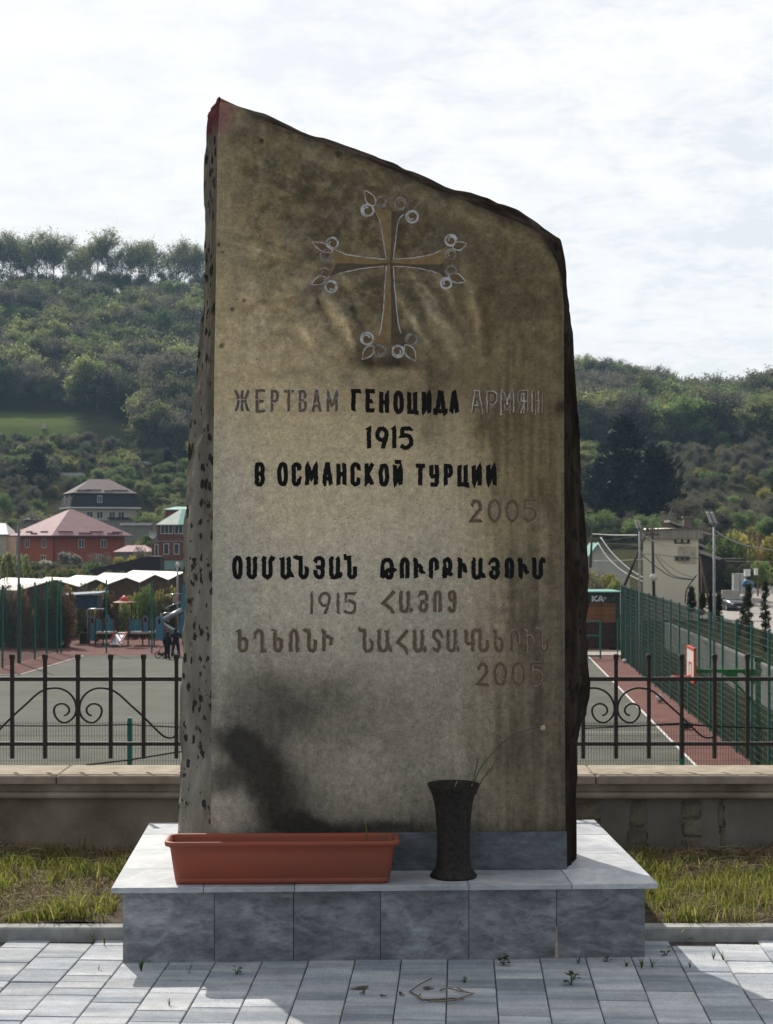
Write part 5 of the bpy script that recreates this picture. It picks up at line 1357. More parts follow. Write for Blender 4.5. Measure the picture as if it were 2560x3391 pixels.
# ------------------------------------------------------------------ utility poles and cables
m_wood = mat('weathered_wood_pole', (.055, .042, .032), (.11, .085, .066), 5, .9, stretch=(1, 1, .2)); m_bl = bpy.data.materials['black_cable']; m_rust = mat('rusty_steel', (.16, .07, .055), (.23, .11, .085), 5, .7)
m_wc = mat('pale_cable', (.45, .42, .38), (.52, .50, .46), 5, .7)
def upole(pa, pb, Y, r, m, lab, arms=0, plate=None, caps=True):
    a = P(*pa, Y); c = P(*pb, Y); u = empty('utility_pole', a, 0, lab, 'utility pole')
    mb = MB(); mb.tube([Vector((0, 0, 0)), c - a], [r, r * .8], 8); mb.build('pole', m, u)
    for k in range(arms):
        z = (c - a) * (1 - .04 - .07 * k); mb = MB(); mb.box(z.x - .45, z.x + .45, -.05, .05, z.z - .04, z.z + .04)
        for q_ in (-.4, -.15, .15, .4): mb.tube([(z.x + q_, 0, z.z + .03), (z.x + q_, 0, z.z + .16)], .035, 6)
        mb.build('crossarm', m, u)
    if plate:
        z = P(*plate, Y) - a; mb = MB(); mb.lathe([(0, -.09), (.26, -.09), (.26, .09), (0, .09)], 12); 
        mb.v = [(x + z.x, zz - .14, y + z.z) for x, y, zz in mb.v]; mb.build('meter_dish', m_bw, u)
    return u
upole((2166, 1985), (2160, 1745), 118, .11, m_wood, 'dark wooden utility pole with a white dish standing before the substation', 2, (2164, 1912))
upole((2068, 1940), (2147, 1748), 121, .10, m_wood, 'wooden pole leaning steeply right against the substation corner')
upole((2483, 1912), (2483, 1762), 150, .06, m_wood, 'thin dark pole above the white meter box at right', 1)
upole((2510, 1975), (2512, 1768), 142, .07, m_rust, 'thin rusty brown pole at the far right beside the road', 1)
upole((1955, 1880), (1962, 1745), 135, .10, m_wood, 'thin weathered pole just right of the monument', 1)
upole((2350, 2010), (2318, 1842), 128, .09, m_wood, 'wooden strut leaning left beside the right wall of the substation')
upole((2322, 2000), (2322, 1850), 131, .05, m_rust, 'thin rusty pipe beside the right wall of the substation')
def cable(pts, Y0, Y1, r, m, lab):
    pts = poly(pts, 20); n = len(pts)
    o0 = P(*pts[0], Y0); mb = MB(); mb.tube([P(x, y, Y0 + (Y1 - Y0) * i / (n - 1)) - o0 for i, (x, y) in enumerate(pts)], r, 5)
    mb.build('cable', m, None, loc=o0, label=lab, cat='cable', group='overhead cables')
T3 = lambda x, y: (2000 + x * .3353, 1680 + y * .3353)
for pts, a, c, r, m, lab in (
 ([T3(1110, 238), T3(1210, 305), T3(1380, 370), T3(1540, 402), T3(1780, 440)], 58.5, 75, .028, m_wc, 'thick pale cable sagging from the nearest floodlight mast to the right edge'),
 ([T3(-110, 262), T3(60, 273), T3(200, 275), T3(335, 275)], 128, 84, .030, m_wc, 'pale cable running level from the thin pole to the farther floodlight mast'),
 ([T3(370, 262), T3(470, 325), T3(600, 365), T3(760, 372)], 84, 122, .030, m_wc, 'pale cable sagging across the substation wall'),
 ([T3(-30, 300), T3(80, 450), T3(240, 600), T3(390, 695)], 130, 122, .045, m_wc, 'upper of two thick pale cables falling to the right beside the leaning pole'),
 ([T3(-60, 350), T3(40, 500), T3(200, 640), T3(390, 735)], 130, 122, .045, m_wc, 'lower of two thick pale cables falling to the right beside the leaning pole'),
 ([T3(-150, 180), T3(100, 130), T3(300, 108), T3(500, 92)], 140, 118, .018, m_bl, 'thin dark wire rising to the top of the dark wooden pole'),
 ([T3(-150, 290), T3(150, 215), T3(480, 180)], 140, 118, .018, m_bl, 'thin dark wire under the topmost one left of the dark pole'),
 ([T3(-100, 350), T3(150, 310), T3(330, 285)], 140, 118, .015, m_bl, 'thin dark wire meeting the farther floodlight mast'),
 ([T3(-100, 350), T3(100, 360), T3(340, 375)], 140, 118, .015, m_bl, 'dark wire running almost level left of the farther mast'),
 ([T3(-100, 455), T3(100, 425), T3(350, 365)], 140, 118, .015, m_bl, 'dark wire rising from the teal-roofed cottage'),
 ([T3(-100, 530), T3(150, 525), T3(400, 510)], 140, 118, .014, m_wc, 'thin pale wire crossing the teal-roofed cottage'),
 ([T3(390, 465), T3(500, 465), T3(920, 505), T3(1700, 520)], 118, 130, .018, m_bl, 'long thin wire crossing the substation wall to the right edge'),
 ([T3(385, 475), T3(520, 590), T3(680, 690), T3(870, 715)], 118, 122, .030, m_bl, 'thick black cable sagging across the lower substation wall'),
 ([T3(510, 475), T3(590, 590), T3(700, 680), T3(880, 712)], 118, 122, .026, m_bl, 'black cable falling from the dark wooden pole to the substation corner'),
 ([T3(530, 480), T3(660, 590), T3(780, 660), T3(905, 695)], 118, 122, .015, m_bl, 'thinner wire above the sagging black cables on the substation'),
 ([T3(915, 670), T3(870, 730), T3(815, 820), T3(803, 945)], 122, 122, .045, m_bl, 'thick black cable bending down the right of the substation wall'),
 ([T3(840, 350), T3(900, 330), T3(1000, 285)], 122, 140, .016, m_bl, 'short wire from the insulators past the substation roof'),
 ([T3(1200, 530), T3(1450, 536), T3(1700, 538)], 128, 128, .014, m_wc, 'faint pale wire low on the right behind the floodlight mast')): cable(pts, a, c, r, m, lab)

# ------------------------------------------------------------------ substation
m_cream = mat('cream_render', (.74, .66, .50), (.82, .75, .59), .5, .9, bump=.3, bscale=8)
m_slate = mat('corrugated_slate', (.30, .27, .235), (.38, .345, .30), 1.5, .85, rand=.12)
m_dark = mat('dark_opening', (.012, .012, .012), (.02, .02, .02), 5, .6)
YS = 124
a = P(2130, 1985, YS); c = P(2310, 1985, YS)
zt = CAMZ - (1783 - HOR) * YS / F; z0 = -6.0; zr = CAMZ - (1748 - HOR) * YS / F
W_ = c.x - a.x
sub = empty('substation', (a.x, YS, z0), R(-9.5), 'tall cream rendered substation with a grey corrugated roof edge', 'building')
mb = MB(); mb.box(0, W_, 0, 3.6, 0, zt - z0); mb.build('wall', m_cream, sub)
mb = MB(); mb.add([(-.0, 0, zt - z0), (W_, 0, zt - z0), (W_, 3.6, zt - z0), (0, 3.6, zt - z0), (0, 0, zr - z0 - .2), (W_, 0, zr - z0 - .05), (W_, 3.6, zr - z0), (0, 3.6, zr - z0)], [(4, 5, 6, 7), (0, 1, 5, 4), (1, 2, 6, 5), (2, 3, 7, 6), (3, 0, 4, 7)]); mb.build('parapet', m_cream, sub)
nrib = 26
for i in range(nrib):
    x0 = -.12 + (W_ + .42) * i / nrib; wd = (W_ + .42) / nrib
    zt_ = zr - z0 - .24 + .24 * i / nrib + .05
    mb = MB(); zb_ = zt - z0 - .02
    mb.add([(0, -.20, zb_), (wd * .5, -.26, zb_), (wd, -.20, zb_), (0, -.12, zt_), (wd * .5, -.18, zt_), (wd, -.12, zt_), (0, -.02, zb_), (wd, -.02, zb_), (0, -.02, zt_), (wd, -.02, zt_)],
                  [(0, 1, 4, 3), (1, 2, 5, 4), (6, 0, 3, 8), (2, 7, 9, 5), (3, 4, 5, 9, 8), (0, 6, 7, 2, 1)])
    mb.build('roof_sheet', m_slate, sub, loc=(x0, 0, 0))
mb = MB(); mb.box(-.2, W_ + .35, -.3, 3.8, zr - z0 + .03, zr - z0 + .07); mb.v = [(x, y, z - (.22 * (1 - (x + .2) / (W_ + .55)))) for x, y, z in mb.v]; mb.build('roof_edge', m_slate, sub)
def S_(x, y): p = P(*T3(x, y), YS); return p.x - a.x, p.z - z0
mb = MB(); x0, z1_ = S_(690, 352); x1, _ = S_(840, 352); mb.box(x0, x1, -.09, -.03, z1_ - .03, z1_ + .03); mb.build('insulator_bar', m_dark, sub)
for x in (702, 766, 828):
    xx, zz = S_(x, 345); mb = MB(); mb.lathe([(0, 0), (.09, 0), (.05, .06), (.09, .10), (.05, .15), (.07, .20), (0, .22)], 8, (xx, -.08, zz)); mb.build('insulator', m_dark, sub)
mb = MB(); x0, z1_ = S_(693, 530); x1, z2_ = S_(845, 480); mb.box(x0, x1, -.035, .01, z1_, z2_); mb.build('bushing_plate', mat('grey_brown_plate', (.20, .17, .14), (.25, .22, .18), 5, .8), sub)
for x in (720, 770, 820):
    xx, zz = S_(x, 505); mb = MB(); mb.lathe([(.085, -.0), (.085, .03), (0, .03)], 10); mb.v = [(xx + x_, -.036 - z_, zz + y_) for x_, y_, z_ in mb.v]; mb.build('bushing_hole', m_dark, sub)
mb = MB(); x0, z1_ = S_(722, 640); x1, z2_ = S_(915, 385)
pat = bpy.data.materials.new('peeling_patch'); pat = mat('stained_patch', (.36, .33, .28), (.58, .51, .39), 1.6, .9, lo=.36, hi=.52)
mb.box(x0, x1 - .05, -.004, .0, z1_ + .6, z2_); mb.build('stained_render', pat, sub)
mb = MB(); mb.box(1.1, W_ * .63, -.6, -.02, 1.2, 1.75); mb.build('porch', m_dark, sub)

# teal-roofed cottage right of the monument
m_teal = mat('teal_metal_roof', (.10, .28, .24), (.15, .36, .31), 2, .6); m_pale = mat('pale_wall', (.44, .43, .38), (.54, .53, .48), 1, .9)
m_glass = mat('window_glass', (.02, .025, .03), (.035, .04, .045), 3, .15, spec=.6); m_wf = mat('white_window_frame', (.76, .76, .75), (.82, .82, .81), 3, .6)
YC = 150; a = P(1925, 1905, YC); g_ = P(2085, 1905, YC); w = g_.x - a.x
co = empty('cottage', (a.x, YC, -5.2), 0, 'small pale cottage with a teal roof just right of the monument', 'house')
mb = MB(); hz = CAMZ - (1850 - HOR) * YC / F + 5.2
rid = CAMZ - (1800 - HOR) * YC / F + 5.2
mb.prism([(0, 0), (w, 0), (w, 6), (0, 6)], 0, hz - .8); mb.add([(0, 0, hz - .8), (w, 0, hz - .8), (w * .35, 0, rid)], [(0, 1, 2)]); mb.build('wall', m_pale, co)
mb = MB()
for (xa, za, xb, zb_) in ((-.3, hz - .9, w * .35, rid + .06), (w * .35, rid + .06, w + .3, hz - .95)): mb.add([(xa, -.3, za), (xb, -.3, zb_), (xb, 6.3, zb_), (xa, 6.3, za), (xa, -.3, za - .1), (xb, -.3, zb_ - .1), (xb, 6.3, zb_ - .1), (xa, 6.3, za - .1)], [(0, 1, 2, 3), (4, 7, 6, 5), (0, 4, 5, 1), (1, 5, 6, 2), (2, 6, 7, 3), (3, 7, 4, 0)])
mb.build('roof', m_teal, co)
def window(par, x, z, w, h, n=2, y=-.03, frame=None, rot=None, dirx=True):
    """window in the plane y (facing -y) or, when dirx is False, in the plane x facing -x"""
    def bx(mb, x0, x1, d0, d1, z0, z1):
        if dirx: mb.box(x0, x1, d0, d1, z0, z1)
        else: mb.box(d0, d1, x0, x1, z0, z1)
    f_ = MB(); t_ = .07
    bx(f_, x - w / 2, x + w / 2, y - .03, y + .05, z, z + t_); bx(f_, x - w / 2, x + w / 2, y - .03, y + .05, z + h - t_, z + h)
    for i in range(n + 1): xx = x - w / 2 + (w - t_) * i / n; bx(f_, xx, xx + t_, y - .03, y + .05, z + t_ + .001, z + h - t_ - .001)
    o = f_.build('window', m_wf if frame is None else frame, par)
    for i in range(n):
        g_ = MB(); xx = x - w / 2 + (w - t_) * i / n + t_; bx(g_, xx, xx + (w - t_) / n - t_, y, y + .03, z + t_, z + h - t_); g_.build('pane', m_glass, o)
    return o
window(co, w * .72, 1.9, .8, 1.2); mb = MB(); mb.box(w * .38, w * .62, -.05, 0, 2.9, 3.4); mb.build('blue_board', mat('blue_sheet', (.05, .08, .16), (.07, .11, .2), 3, .6), co)
# ruined roof and chimney behind the substation
Yb = 170
bh = empty('old_house', P(2330, 1880, Yb), 0, 'dark old house with broken slate roof and chimney behind the substation', 'house')
def OB(px, py): p = P(px, py, Yb) - Vector(bh.location); return p.x, p.z
mb = MB()
def pl2(name, pts, m, y0=0, y1=.15):
    mb = MB(); q = [OB(*p) for p in pts]; n = len(q)
    mb.add([(x, y0, z) for x, z in q] + [(x, y1, z) for x, z in q], [tuple(range(n)), tuple(range(2 * n - 1, n - 1, -1))] + [(i, i + n, (i + 1) % n + n, (i + 1) % n) for i in range(n)]); mb.build(name, m, bh)
m_dkw = mat('dark_timber', (.035, .028, .024), (.07, .055, .045), 2, .9)
pl2('wall', [(2215, 1745), (2310, 1745), (2330, 1830), (2400, 1850), (2470, 1850), (2470, 1965), (2215, 1965)], m_dkw, 0, 5)
mb = MB(); x, z = OB(2278, 1722); mb.box(x - .4, x + .4, 0, .8, z - 3, z + .2); mb.box(x - .5, x + .5, -.1, .9, z + .2, z + .4); mb.build('chimney', mat('chimney_brick', (.16, .12, .10), (.22, .17, .14), 3, .9), bh)
for pts in ([(2215, 1722), (2260, 1738), (2262, 1746), (2215, 1730)], [(2312, 1798), (2345, 1812), (2340, 1818), (2312, 1806)], [(2315, 1820), (2390, 1848), (2380, 1855), (2315, 1832)], [(2320, 1758), (2358, 1768), (2350, 1772), (2320, 1764)]): pl2('roof_sheet', pts, m_slate, -.5, 3)
# grey box, meter boxes, low wall, blue barrel at the roadside
m_bx = mat('grey_cabinet', (.33, .34, .33), (.40, .41, .40), 2, .7)
def roadbox(name, pa, pb, Y, m, lab, cat, dep=.8, gr=None):
    a = P(pa[0], pb[1], Y); c = P(pb[0], pa[1], Y); r_ = empty(name, a, 0, lab, cat, gr)
    mb = MB(); mb.box(0, c.x - a.x, 0, dep, 0, c.z - a.z); mb.build('casing', m, r_); mb = MB(); mb.box(-.03, c.x - a.x + .03, -.03, dep + .03, c.z - a.z, c.z - a.z + .04); mb.build('lid', m, r_)
    mb = MB(); mb.box((c.x - a.x) * .48, (c.x - a.x) * .52, -.012, 0, .05, c.z - a.z - .05); mb.build('door_seam', m_dark, r_)
roadbox('utility_cabinet', (2430, 1901), (2471, 1968), 150, m_bx, 'grey utility cabinet at the roadside behind the parked car', 'cabinet')
roadbox('meter_box', (2466, 1887), (2485, 1908), 149, m_wf, 'white meter box fixed to the thin dark pole', 'meter box', .3, 'meter boxes on poles')
roadbox('meter_box', (2500, 1884), (2510, 1904), 141.6, m_wf, 'white meter box fixed to the rusty brown pole', 'meter box', .3, 'meter boxes on poles')
p = P(2477, 1935, 96); mb = MB(); mb.lathe([(0, -.28), (.22, -.28), (.235, -.1), (.235, .1), (.22, .28), (0, .28)], 14); mb.v = [(z, y, x) for x, y, z in mb.v]
mb.build('barrel', mat('blue_plastic', (.04, .12, .22), (.06, .16, .30), 3, .4), None, loc=(p.x, 96, p.z), rot=(0, .35, 0), label='small blue barrel showing above the slim cypresses at the road', cat='barrel')
mb = MB(); a = P(2392, 1968, 146); mb.box(0, 1.5, 0, .5, -.3, .35); mb.build('low_wall', m_conc, None, loc=(a.x, 146, a.z), label='low concrete block left of the grey utility cabinet', cat='block')

# kiosk with the end of its sign
m_kgreen = mat('dark_green_board', (.025, .045, .035), (.04, .06, .048), 2, .7); m_kor = mat('orange_brown_plank', (.15, .065, .028), (.21, .095, .045), 3, .8, rand=.2); m_kbr = mat('dark_brown_panel', (.05, .026, .016), (.075, .04, .026), 3, .8)
YK = 104; a = P(1800, 2100, YK); b_ = P(2058, 2100, YK)
kio = empty('kiosk', (a.x, YK, CT), 0, 'dark wooden kiosk with white letters on its fascia just right of the monument', 'kiosk')
def K(px, py): p = P(px, py, YK); return p.x - a.x, p.z - CT
W2 = K(2053, 0)[0]
zf0 = K(0, 1995)[1]; zf1 = K(0, 1962)[1]
mb = MB(); mb.box(0, W2, .1, 4, 0, zf1 - .05); mb.build('kiosk_body', m_kbr, kio)
mb = MB(); mb.box(-.1, W2 + .1, -.2, 4.2, zf1, zf1 + .07); mb.build('roof', m_teal, kio)
mb = MB(); mb.box(0, W2, -.02, .09, zf0, zf1 - .001); mb.build('fascia', m_kgreen, kio)
zz0 = K(0, 2062)[1]; npl = 5
for i in range(npl):
    mb = MB(); h = (zf0 - zz0) / npl; mb.box(0, W2, .02 + .004 * (i % 2), .099, 0, h - .015); mb.build('plank', m_kor, kio, loc=(0, 0, zz0 + i * h))
mb = MB(); mb.box(W2 - .25, W2, -.05, .08, 0, zf0 - .01); mb.build('corner_post', m_kgreen, kio)
m_sgn = mat('white_sign_letter', (.62, .62, .60), (.70, .70, .68), 5, .7)
def strokes3(strs, ox, oz, w, h, r, m, y=-.03):
    mb = MB()
    for s_ in strs:
        for (x0, z0), (x1, z1) in zip(s_, s_[1:]):
            p0_ = Vector((ox + x0 * w, 0, oz + z0 * h)); p1_ = Vector((ox + x1 * w, 0, oz + z1 * h)); d = (p1_ - p0_).normalized(); n = Vector((-d.z, 0, d.x)) * r
            q0 = p0_ - d * r * .6; q1 = p1_ + d * r * .6
            v = [q0 - n, q1 - n, q1 + n, q0 + n]
            mb.add([(p.x, y, p.z) for p in v] + [(p.x, y - .03, p.z) for p in v], [(0, 1, 2, 3), (7, 6, 5, 4), (0, 4, 5, 1), (1, 5, 6, 2), (2, 6, 7, 3), (3, 7, 4, 0)])
    return mb
for ch, px, wpx in (('К', 1960, 17), ('А', 1981, 16)):
    x, z = K(px, 1991); x2, z2 = K(px + wpx, 1974)
    strokes3(G[ch], x, z, x2 - x, z2 - z, .045, m_sgn).build('sign_letter', m_sgn, kio)
x, z = K(2001, 1984); strokes3([[(0, 1), (.5, .5), (0, 0)], [(.6, 1), (1.1, .5), (.6, 0)]], x, z, .10, .12, .014, m_sgn).build('sign_quote_mark', m_sgn, kio)
x, z = K(2026, 1985); strokes3([[(0, .2), (.4, .6), (1, .4)], [(.3, .0), (.7, .4), (1.3, .9)]], x, z, .2, .16, .02, m_sgn).build('sign_flourish', mat('faded_green_mark', (.10, .12, .07), (.14, .16, .10), 5, .8), kio)
x, z = K(2045, 1981); strokes3([[(0, 0), (.5, 1), (.9, .2)], [(.1, .5), (1, .7)]], x, z, .14, .22, .03, m_sgn).build('sign_red_mark', mat('red_sign_mark', (.20, .02, .025), (.26, .03, .035), 5, .8), kio)

# ------------------------------------------------------------------ car
m_car = mat('dark_blue_grey_car_paint', (.030, .034, .045), (.040, .045, .058), 2, .25, spec=.6); m_cg = mat('car_glass', (.14, .16, .18), (.20, .22, .24), 2, .1, spec=.8); m_ty = mat('tyre_rubber', (.012, .012, .012), (.018, .018, .018), 5, .8); m_hl = mat('headlamp', (.6, .6, .62), (.7, .7, .7), 3, .1)
m_plate = mat('number_plate_white', (.6, .6, .6), (.65, .65, .65), 3, .5)
xc, yc = street_pt(2452, 2027); 
S = 1.0
car = empty('parked_car', (xc, yc, gz(xc, yc) + .05), R(8), 'dark blue grey saloon car facing the camera on the sunlit road', 'car')
ksc = yc / F * 72 / 1.78 ; car.scale = (ksc, ksc, ksc)
def loft(secs, m, name, par, smooth=True):
    mb = MB(); n = len(secs[0])
    for s_ in secs: mb.v += s_
    for j in range(len(secs) - 1):
        for i in range(n): a = j * n + i; c = j * n + (i + 1) % n; mb.f.append((a, c, c + n, a + n)); mb.m.append(0); mb.sm.append(smooth)
    mb.f.append(tuple(range(n - 1, -1, -1))); mb.f.append(tuple(range((len(secs) - 1) * n, len(secs) * n))); mb.m += [0, 0]; mb.sm += [False, False]
    return mb.build(name, m, par)
def csec(y, w, z0, z1, r=.12): return [(-w + r, y, z0), (w - r, y, z0), (w, y, z0 + r), (w, y, z1 - r), (w - r, y, z1), (-w + r, y, z1), (-w, y, z1 - r), (-w, y, z0 + r)]
loft([csec(0, .68, .30, .62), csec(.12, .80, .24, .70), csec(.5, .87, .20, .82), csec(1.3, .89, .20, .92), csec(3.4, .89, .20, .95), csec(4.1, .86, .24, .95), csec(4.4, .78, .32, .85)], m_car, 'body', car)
loft([csec(1.25, .74, .90, .95, .02), csec(1.95, .60, .90, 1.40, .08), csec(2.9, .60, .90, 1.43, .08), csec(3.7, .70, .90, .97, .02)], m_cg, 'cabin_glass', car)
loft([csec(1.9, .585, 1.38, 1.425, .015), csec(2.4, .61, 1.40, 1.455, .02), csec(3.0, .585, 1.38, 1.44, .015)], m_car, 'roof', car)
for s_ in (-1, 1):
    for yy in (.85, 3.5):
        mb = MB(); mb.lathe([(0, -.1), (.31, -.1), (.33, -.06), (.33, .06), (.31, .1), (0, .1)], 14); mb.v = [(s_ * .80 + z, yy + x, .33 + y) for x, y, z in mb.v]; wh = mb.build('wheel', m_ty, car)
        mb = MB(); mb.lathe([(0, .0), (.18, .0), (.20, .02)], 10); mb.v = [(s_ * (.905 + z), yy + x, .33 + y) for x, y, z in mb.v]; mb.build('rim', m_galv, wh)
    mb = MB(); mb.ball((s_ * .62, .12, .60), .13, 10, sc=(1.3, .8, .75)); mb.build('headlight', m_hl, car)
    mb = MB(); mb.box(s_ * .9, s_ * 1.03, 1.45, 1.55, .92, 1.05); mb.build('wing_mirror', m_car, car)
mb = MB(); mb.box(-.42, .42, -.03, .02, .44, .58); mb.build('grille', m_dark, car); mb = MB(); mb.box(-.26, .26, -.045, -.031, .31, .41); mb.build('number_plate', m_plate, car)

# ------------------------------------------------------------------ houses
m_brick = mat('orange_red_brick', (.33, .085, .042), (.42, .12, .062), 2.2, .9, lo=.3, hi=.7); m_mauve = mat('mauve_metal_tile', (.27, .155, .165), (.33, .20, .21), .8, .7, stretch=(1, 1, 1)); m_mans = mat('dark_mansard_tile', (.022, .019, .021), (.036, .030, .032), 2, .8)
m_gbr = mat('grey_brown_tile', (.13, .098, .098), (.175, .135, .13), 1.2, .8); m_crm2 = mat('cream_plaster', (.50, .44, .33), (.58, .52, .40), .8, .9); m_stn = mat('grey_stonework', (.20, .19, .16), (.30, .28, .25), 2.5, .9); m_brick2 = mat('brown_red_brick', (.17, .062, .046), (.26, .10, .075), 3, .9); m_gut = mat('dark_gutter', (.03, .02, .022), (.04, .03, .03), 3, .6)
m_white = mat('white_metal_roof', (.52, .50, .49), (.62, .60, .58), 1, .6); m_tmint = mat('mint_plaster', (.22, .36, .33), (.28, .43, .39), 1, .9); m_lgreen = mat('pale_green_roof', (.40, .46, .40), (.48, .54, .48), 1, .5); m_sh = mat('snow_guard', (.14, .075, .08), (.17, .095, .10), 3, .7)
def hip(par, name, L1, L2, z0, z1, ov, m, rl=0.0, along='x', rise_ov=.0):
    a, c, d, e = (-ov, -ov, z0), (L1 + ov, -ov, z0), (L1 + ov, L2 + ov, z0), (-ov, L2 + ov, z0)
    cx, cy = L1 / 2, L2 / 2
    t1, t2 = ((cx - rl / 2, cy, z1), (cx + rl / 2, cy, z1)) if along == 'x' else ((cx, cy - rl / 2, z1), (cx, cy + rl / 2, z1))
    mb = MB(); lo_ = [(x, y, z - .12) for x, y, z in (a, c, d, e)]
    if rl: mb.add([a, c, d, e, t1, t2] + lo_, [(0, 1, 5, 4), (1, 2, 5), (2, 3, 4, 5), (3, 0, 4), (6, 9, 8, 7), (0, 6, 7, 1), (1, 7, 8, 2), (2, 8, 9, 3), (3, 9, 6, 0)])
    else: mb.add([a, c, d, e, t1] + lo_, [(0, 1, 4), (1, 2, 4), (2, 3, 4), (3, 0, 4), (5, 8, 7, 6), (0, 5, 6, 1), (1, 6, 7, 2), (2, 7, 8, 3), (3, 8, 5, 0)])
    return mb.build(name, m, par)
# A: brick house, corner towards the court
YA = 255; pa = P(178, 1775, YA); zA0 = -3.6; zA1 = pa.z
hA = empty('brick_house', (pa.x, YA, zA0), R(44), 'orange red brick house with a wide mauve hipped roof', 'house')
LA1, LA2 = 12.9, 10.2; HA = zA1 - zA0
mb = MB(); mb.box(0, LA1, 0, LA2, 0, HA + .05); mb.build('wall', m_brick, hA)
zap = CAMZ + (HOR - 1686) * (YA + 8) / F - zA0
rfA = hip(hA, 'roof', LA1, LA2, HA + .10, zap, 1.0, m_mauve, .6)
mb = MB(); mb.box(-.97, LA1 + .97, -.97, -.90, HA - .06, HA + .09); mb.box(-.97, -.90, -.97, LA2 + .97, HA - .061, HA + .089); mb.build('gutter', m_gut, rfA)
mb = MB(); mb.tube([(-.02, -.02, 0), (-.02, -.02, HA)], .10, 6); mb.build('downpipe', m_gut, hA)
def guards(par, L1, H0, zt_, ov, spots, m, cx, cy, faces=('y',)):
    for f_, s0, s1, k in spots:
        mb = MB()
        if f_ == 'y': y = -ov + k * (cy + ov); z = H0 + k * (zt_ - H0); mb.box(s0, s1, y - .05, y + .02, z + .02, z + .20)
        else: x = -ov + k * (cx + ov); z = H0 + k * (zt_ - H0); mb.box(x - .05, x + .02, s0, s1, z + .02, z + .20)
        mb.build('snow_guard', m, par)
guards(rfA, LA1, HA + .1, zap, 1.0, [('y', .6, 3.2, .11), ('y', 4.0, 6.4, .055), ('y', 6.3, 8.7, .11), ('y', 9.2, 11.4, .045), ('y', 10.3, 12.2, .10), ('x', 1.3, 3.3, .11), ('x', 3.6, 5.4, .05), ('x', 5.6, 7.4, .11), ('x', 9.0, 10.6, .11)], m_sh, LA1 / 2, LA2 / 2)
for x in (4.9, 9.0): window(hA, x, HA - 1.8, 1.05, 1.3, 2)
for x in (8.1,): window(hA, x, HA - 4.1, 1.0, 1.25, 2)
for y in (2.6, 7.3): window(hA, y, HA - 1.8, 1.2, 1.3, 2, dirx=False)
for y in (2.8, 7.6): window(hA, y, HA - 4.1, 1.3, 1.2, 2, dirx=False)
# B: cream house with mansard
YB = 345; pb = P(243, 1740, YB); zB0 = 2.4
hB = empty('mansard_house', (pb.x, YB, zB0), R(20), 'large cream house with a black mansard and grey brown roof on the slope', 'house')
LB1, LB2 = 12.9, 11.5; zB = lambda py, Y=YB: CAMZ - (py - HOR) * Y / F - zB0
HB = zB(1683)
mb = MB(); mb.box(0, LB1, 0, LB2, zB(1722), HB); mb.build('wall', m_crm2, hB)
mb = MB(); mb.box(-.1, LB1 + .1, -.1, LB2, 0, zB(1722) - .002); mb.build('basement_wall', m_stn, hB)
mb = MB(); mb.box(-.9, LB1 + .9, -.9, LB2 + .9, HB + .01, HB + .25); mb.build('eaves', m_wf, hB)
z1b, z2b = HB + .26, zB(1633)
def frus(x0, x1, y0, y1, z0, X0, X1, Y0, Y1, z1): 
    return [(x0, y0, z0), (x1, y0, z0), (x1, y1, z0), (x0, y1, z0), (X0, Y0, z1), (X1, Y0, z1), (X1, Y1, z1), (X0, Y1, z1)]
mb = MB(); zm = z1b + (z2b - z1b) * .62
mb.add(frus(-.75, LB1 + .75, -.75, LB2 + .75, z1b, -.30, LB1 + .30, -.30, LB2 + .30, zm), [(4, 5, 6, 7), (0, 1, 5, 4), (1, 2, 6, 5), (2, 3, 7, 6), (3, 0, 4, 7)])
mb.add(frus(-.30, LB1 + .30, -.30, LB2 + .30, zm, .35, LB1 - .35, .35, LB2 - .35, z2b), [(4, 5, 6, 7), (0, 1, 5, 4), (1, 2, 6, 5), (2, 3, 7, 6), (3, 0, 4, 7)])
mb.build('mansard', m_mans, hB)
zr_ = CAMZ - (1586 - HOR) * (YB + 6) / F - zB0
rfB = hip(hB, 'roof', LB1, LB2, z2b + .1, zr_, .25, m_gbr, 4.0)
guards(rfB, LB1, z2b + .1, zr_, .25, [('y', .8, 3.5, .13), ('y', 2.7, 5.8, .17), ('y', 6.4, 8.2, .12), ('y', 8.0, 11.4, .16)], m_gut, LB1 / 2, LB2 / 2)
for i, x in enumerate((2.6 + .8, 2.6 + 2.9, 2.6 + 5.5, 2.6 + 7.4)): window(hB, x * .98, zB(1717), 1.3, 1.45, 2)
window(hB, 5.3, z1b + .9, 1.0, 1.45, 2, y=-.55); 
for y in (2.2, 7.6): window(hB, y, z1b + .8, .9, 1.6, 1, y=-.50, dirx=False)
mb = MB(); mb.box(LB1 + .01, LB1 + 4.4, 1.0, 8, 0, zB(1700)); mb.build('side_annex', m_crm2, hB); mb = MB(); mb.box(LB1 + .3, LB1 + 4.6, .8, 8.2, zB(1700) + .001, zB(1697)); mb.build('terrace_edge', m_wf, hB)
mb = MB()
for k in range(8): x = LB1 + .6 + k * .45; mb.box(x, x + .05, 1.1, 1.15, zB(1697), zB(1682))
for z in (0, .35, .7): mb.box(LB1 + .6, LB1 + 3.8, 1.09, 1.16, zB(1697) + .2 + z, zB(1697) + .25 + z)
mb.build('terrace_railing', m_gut, hB)
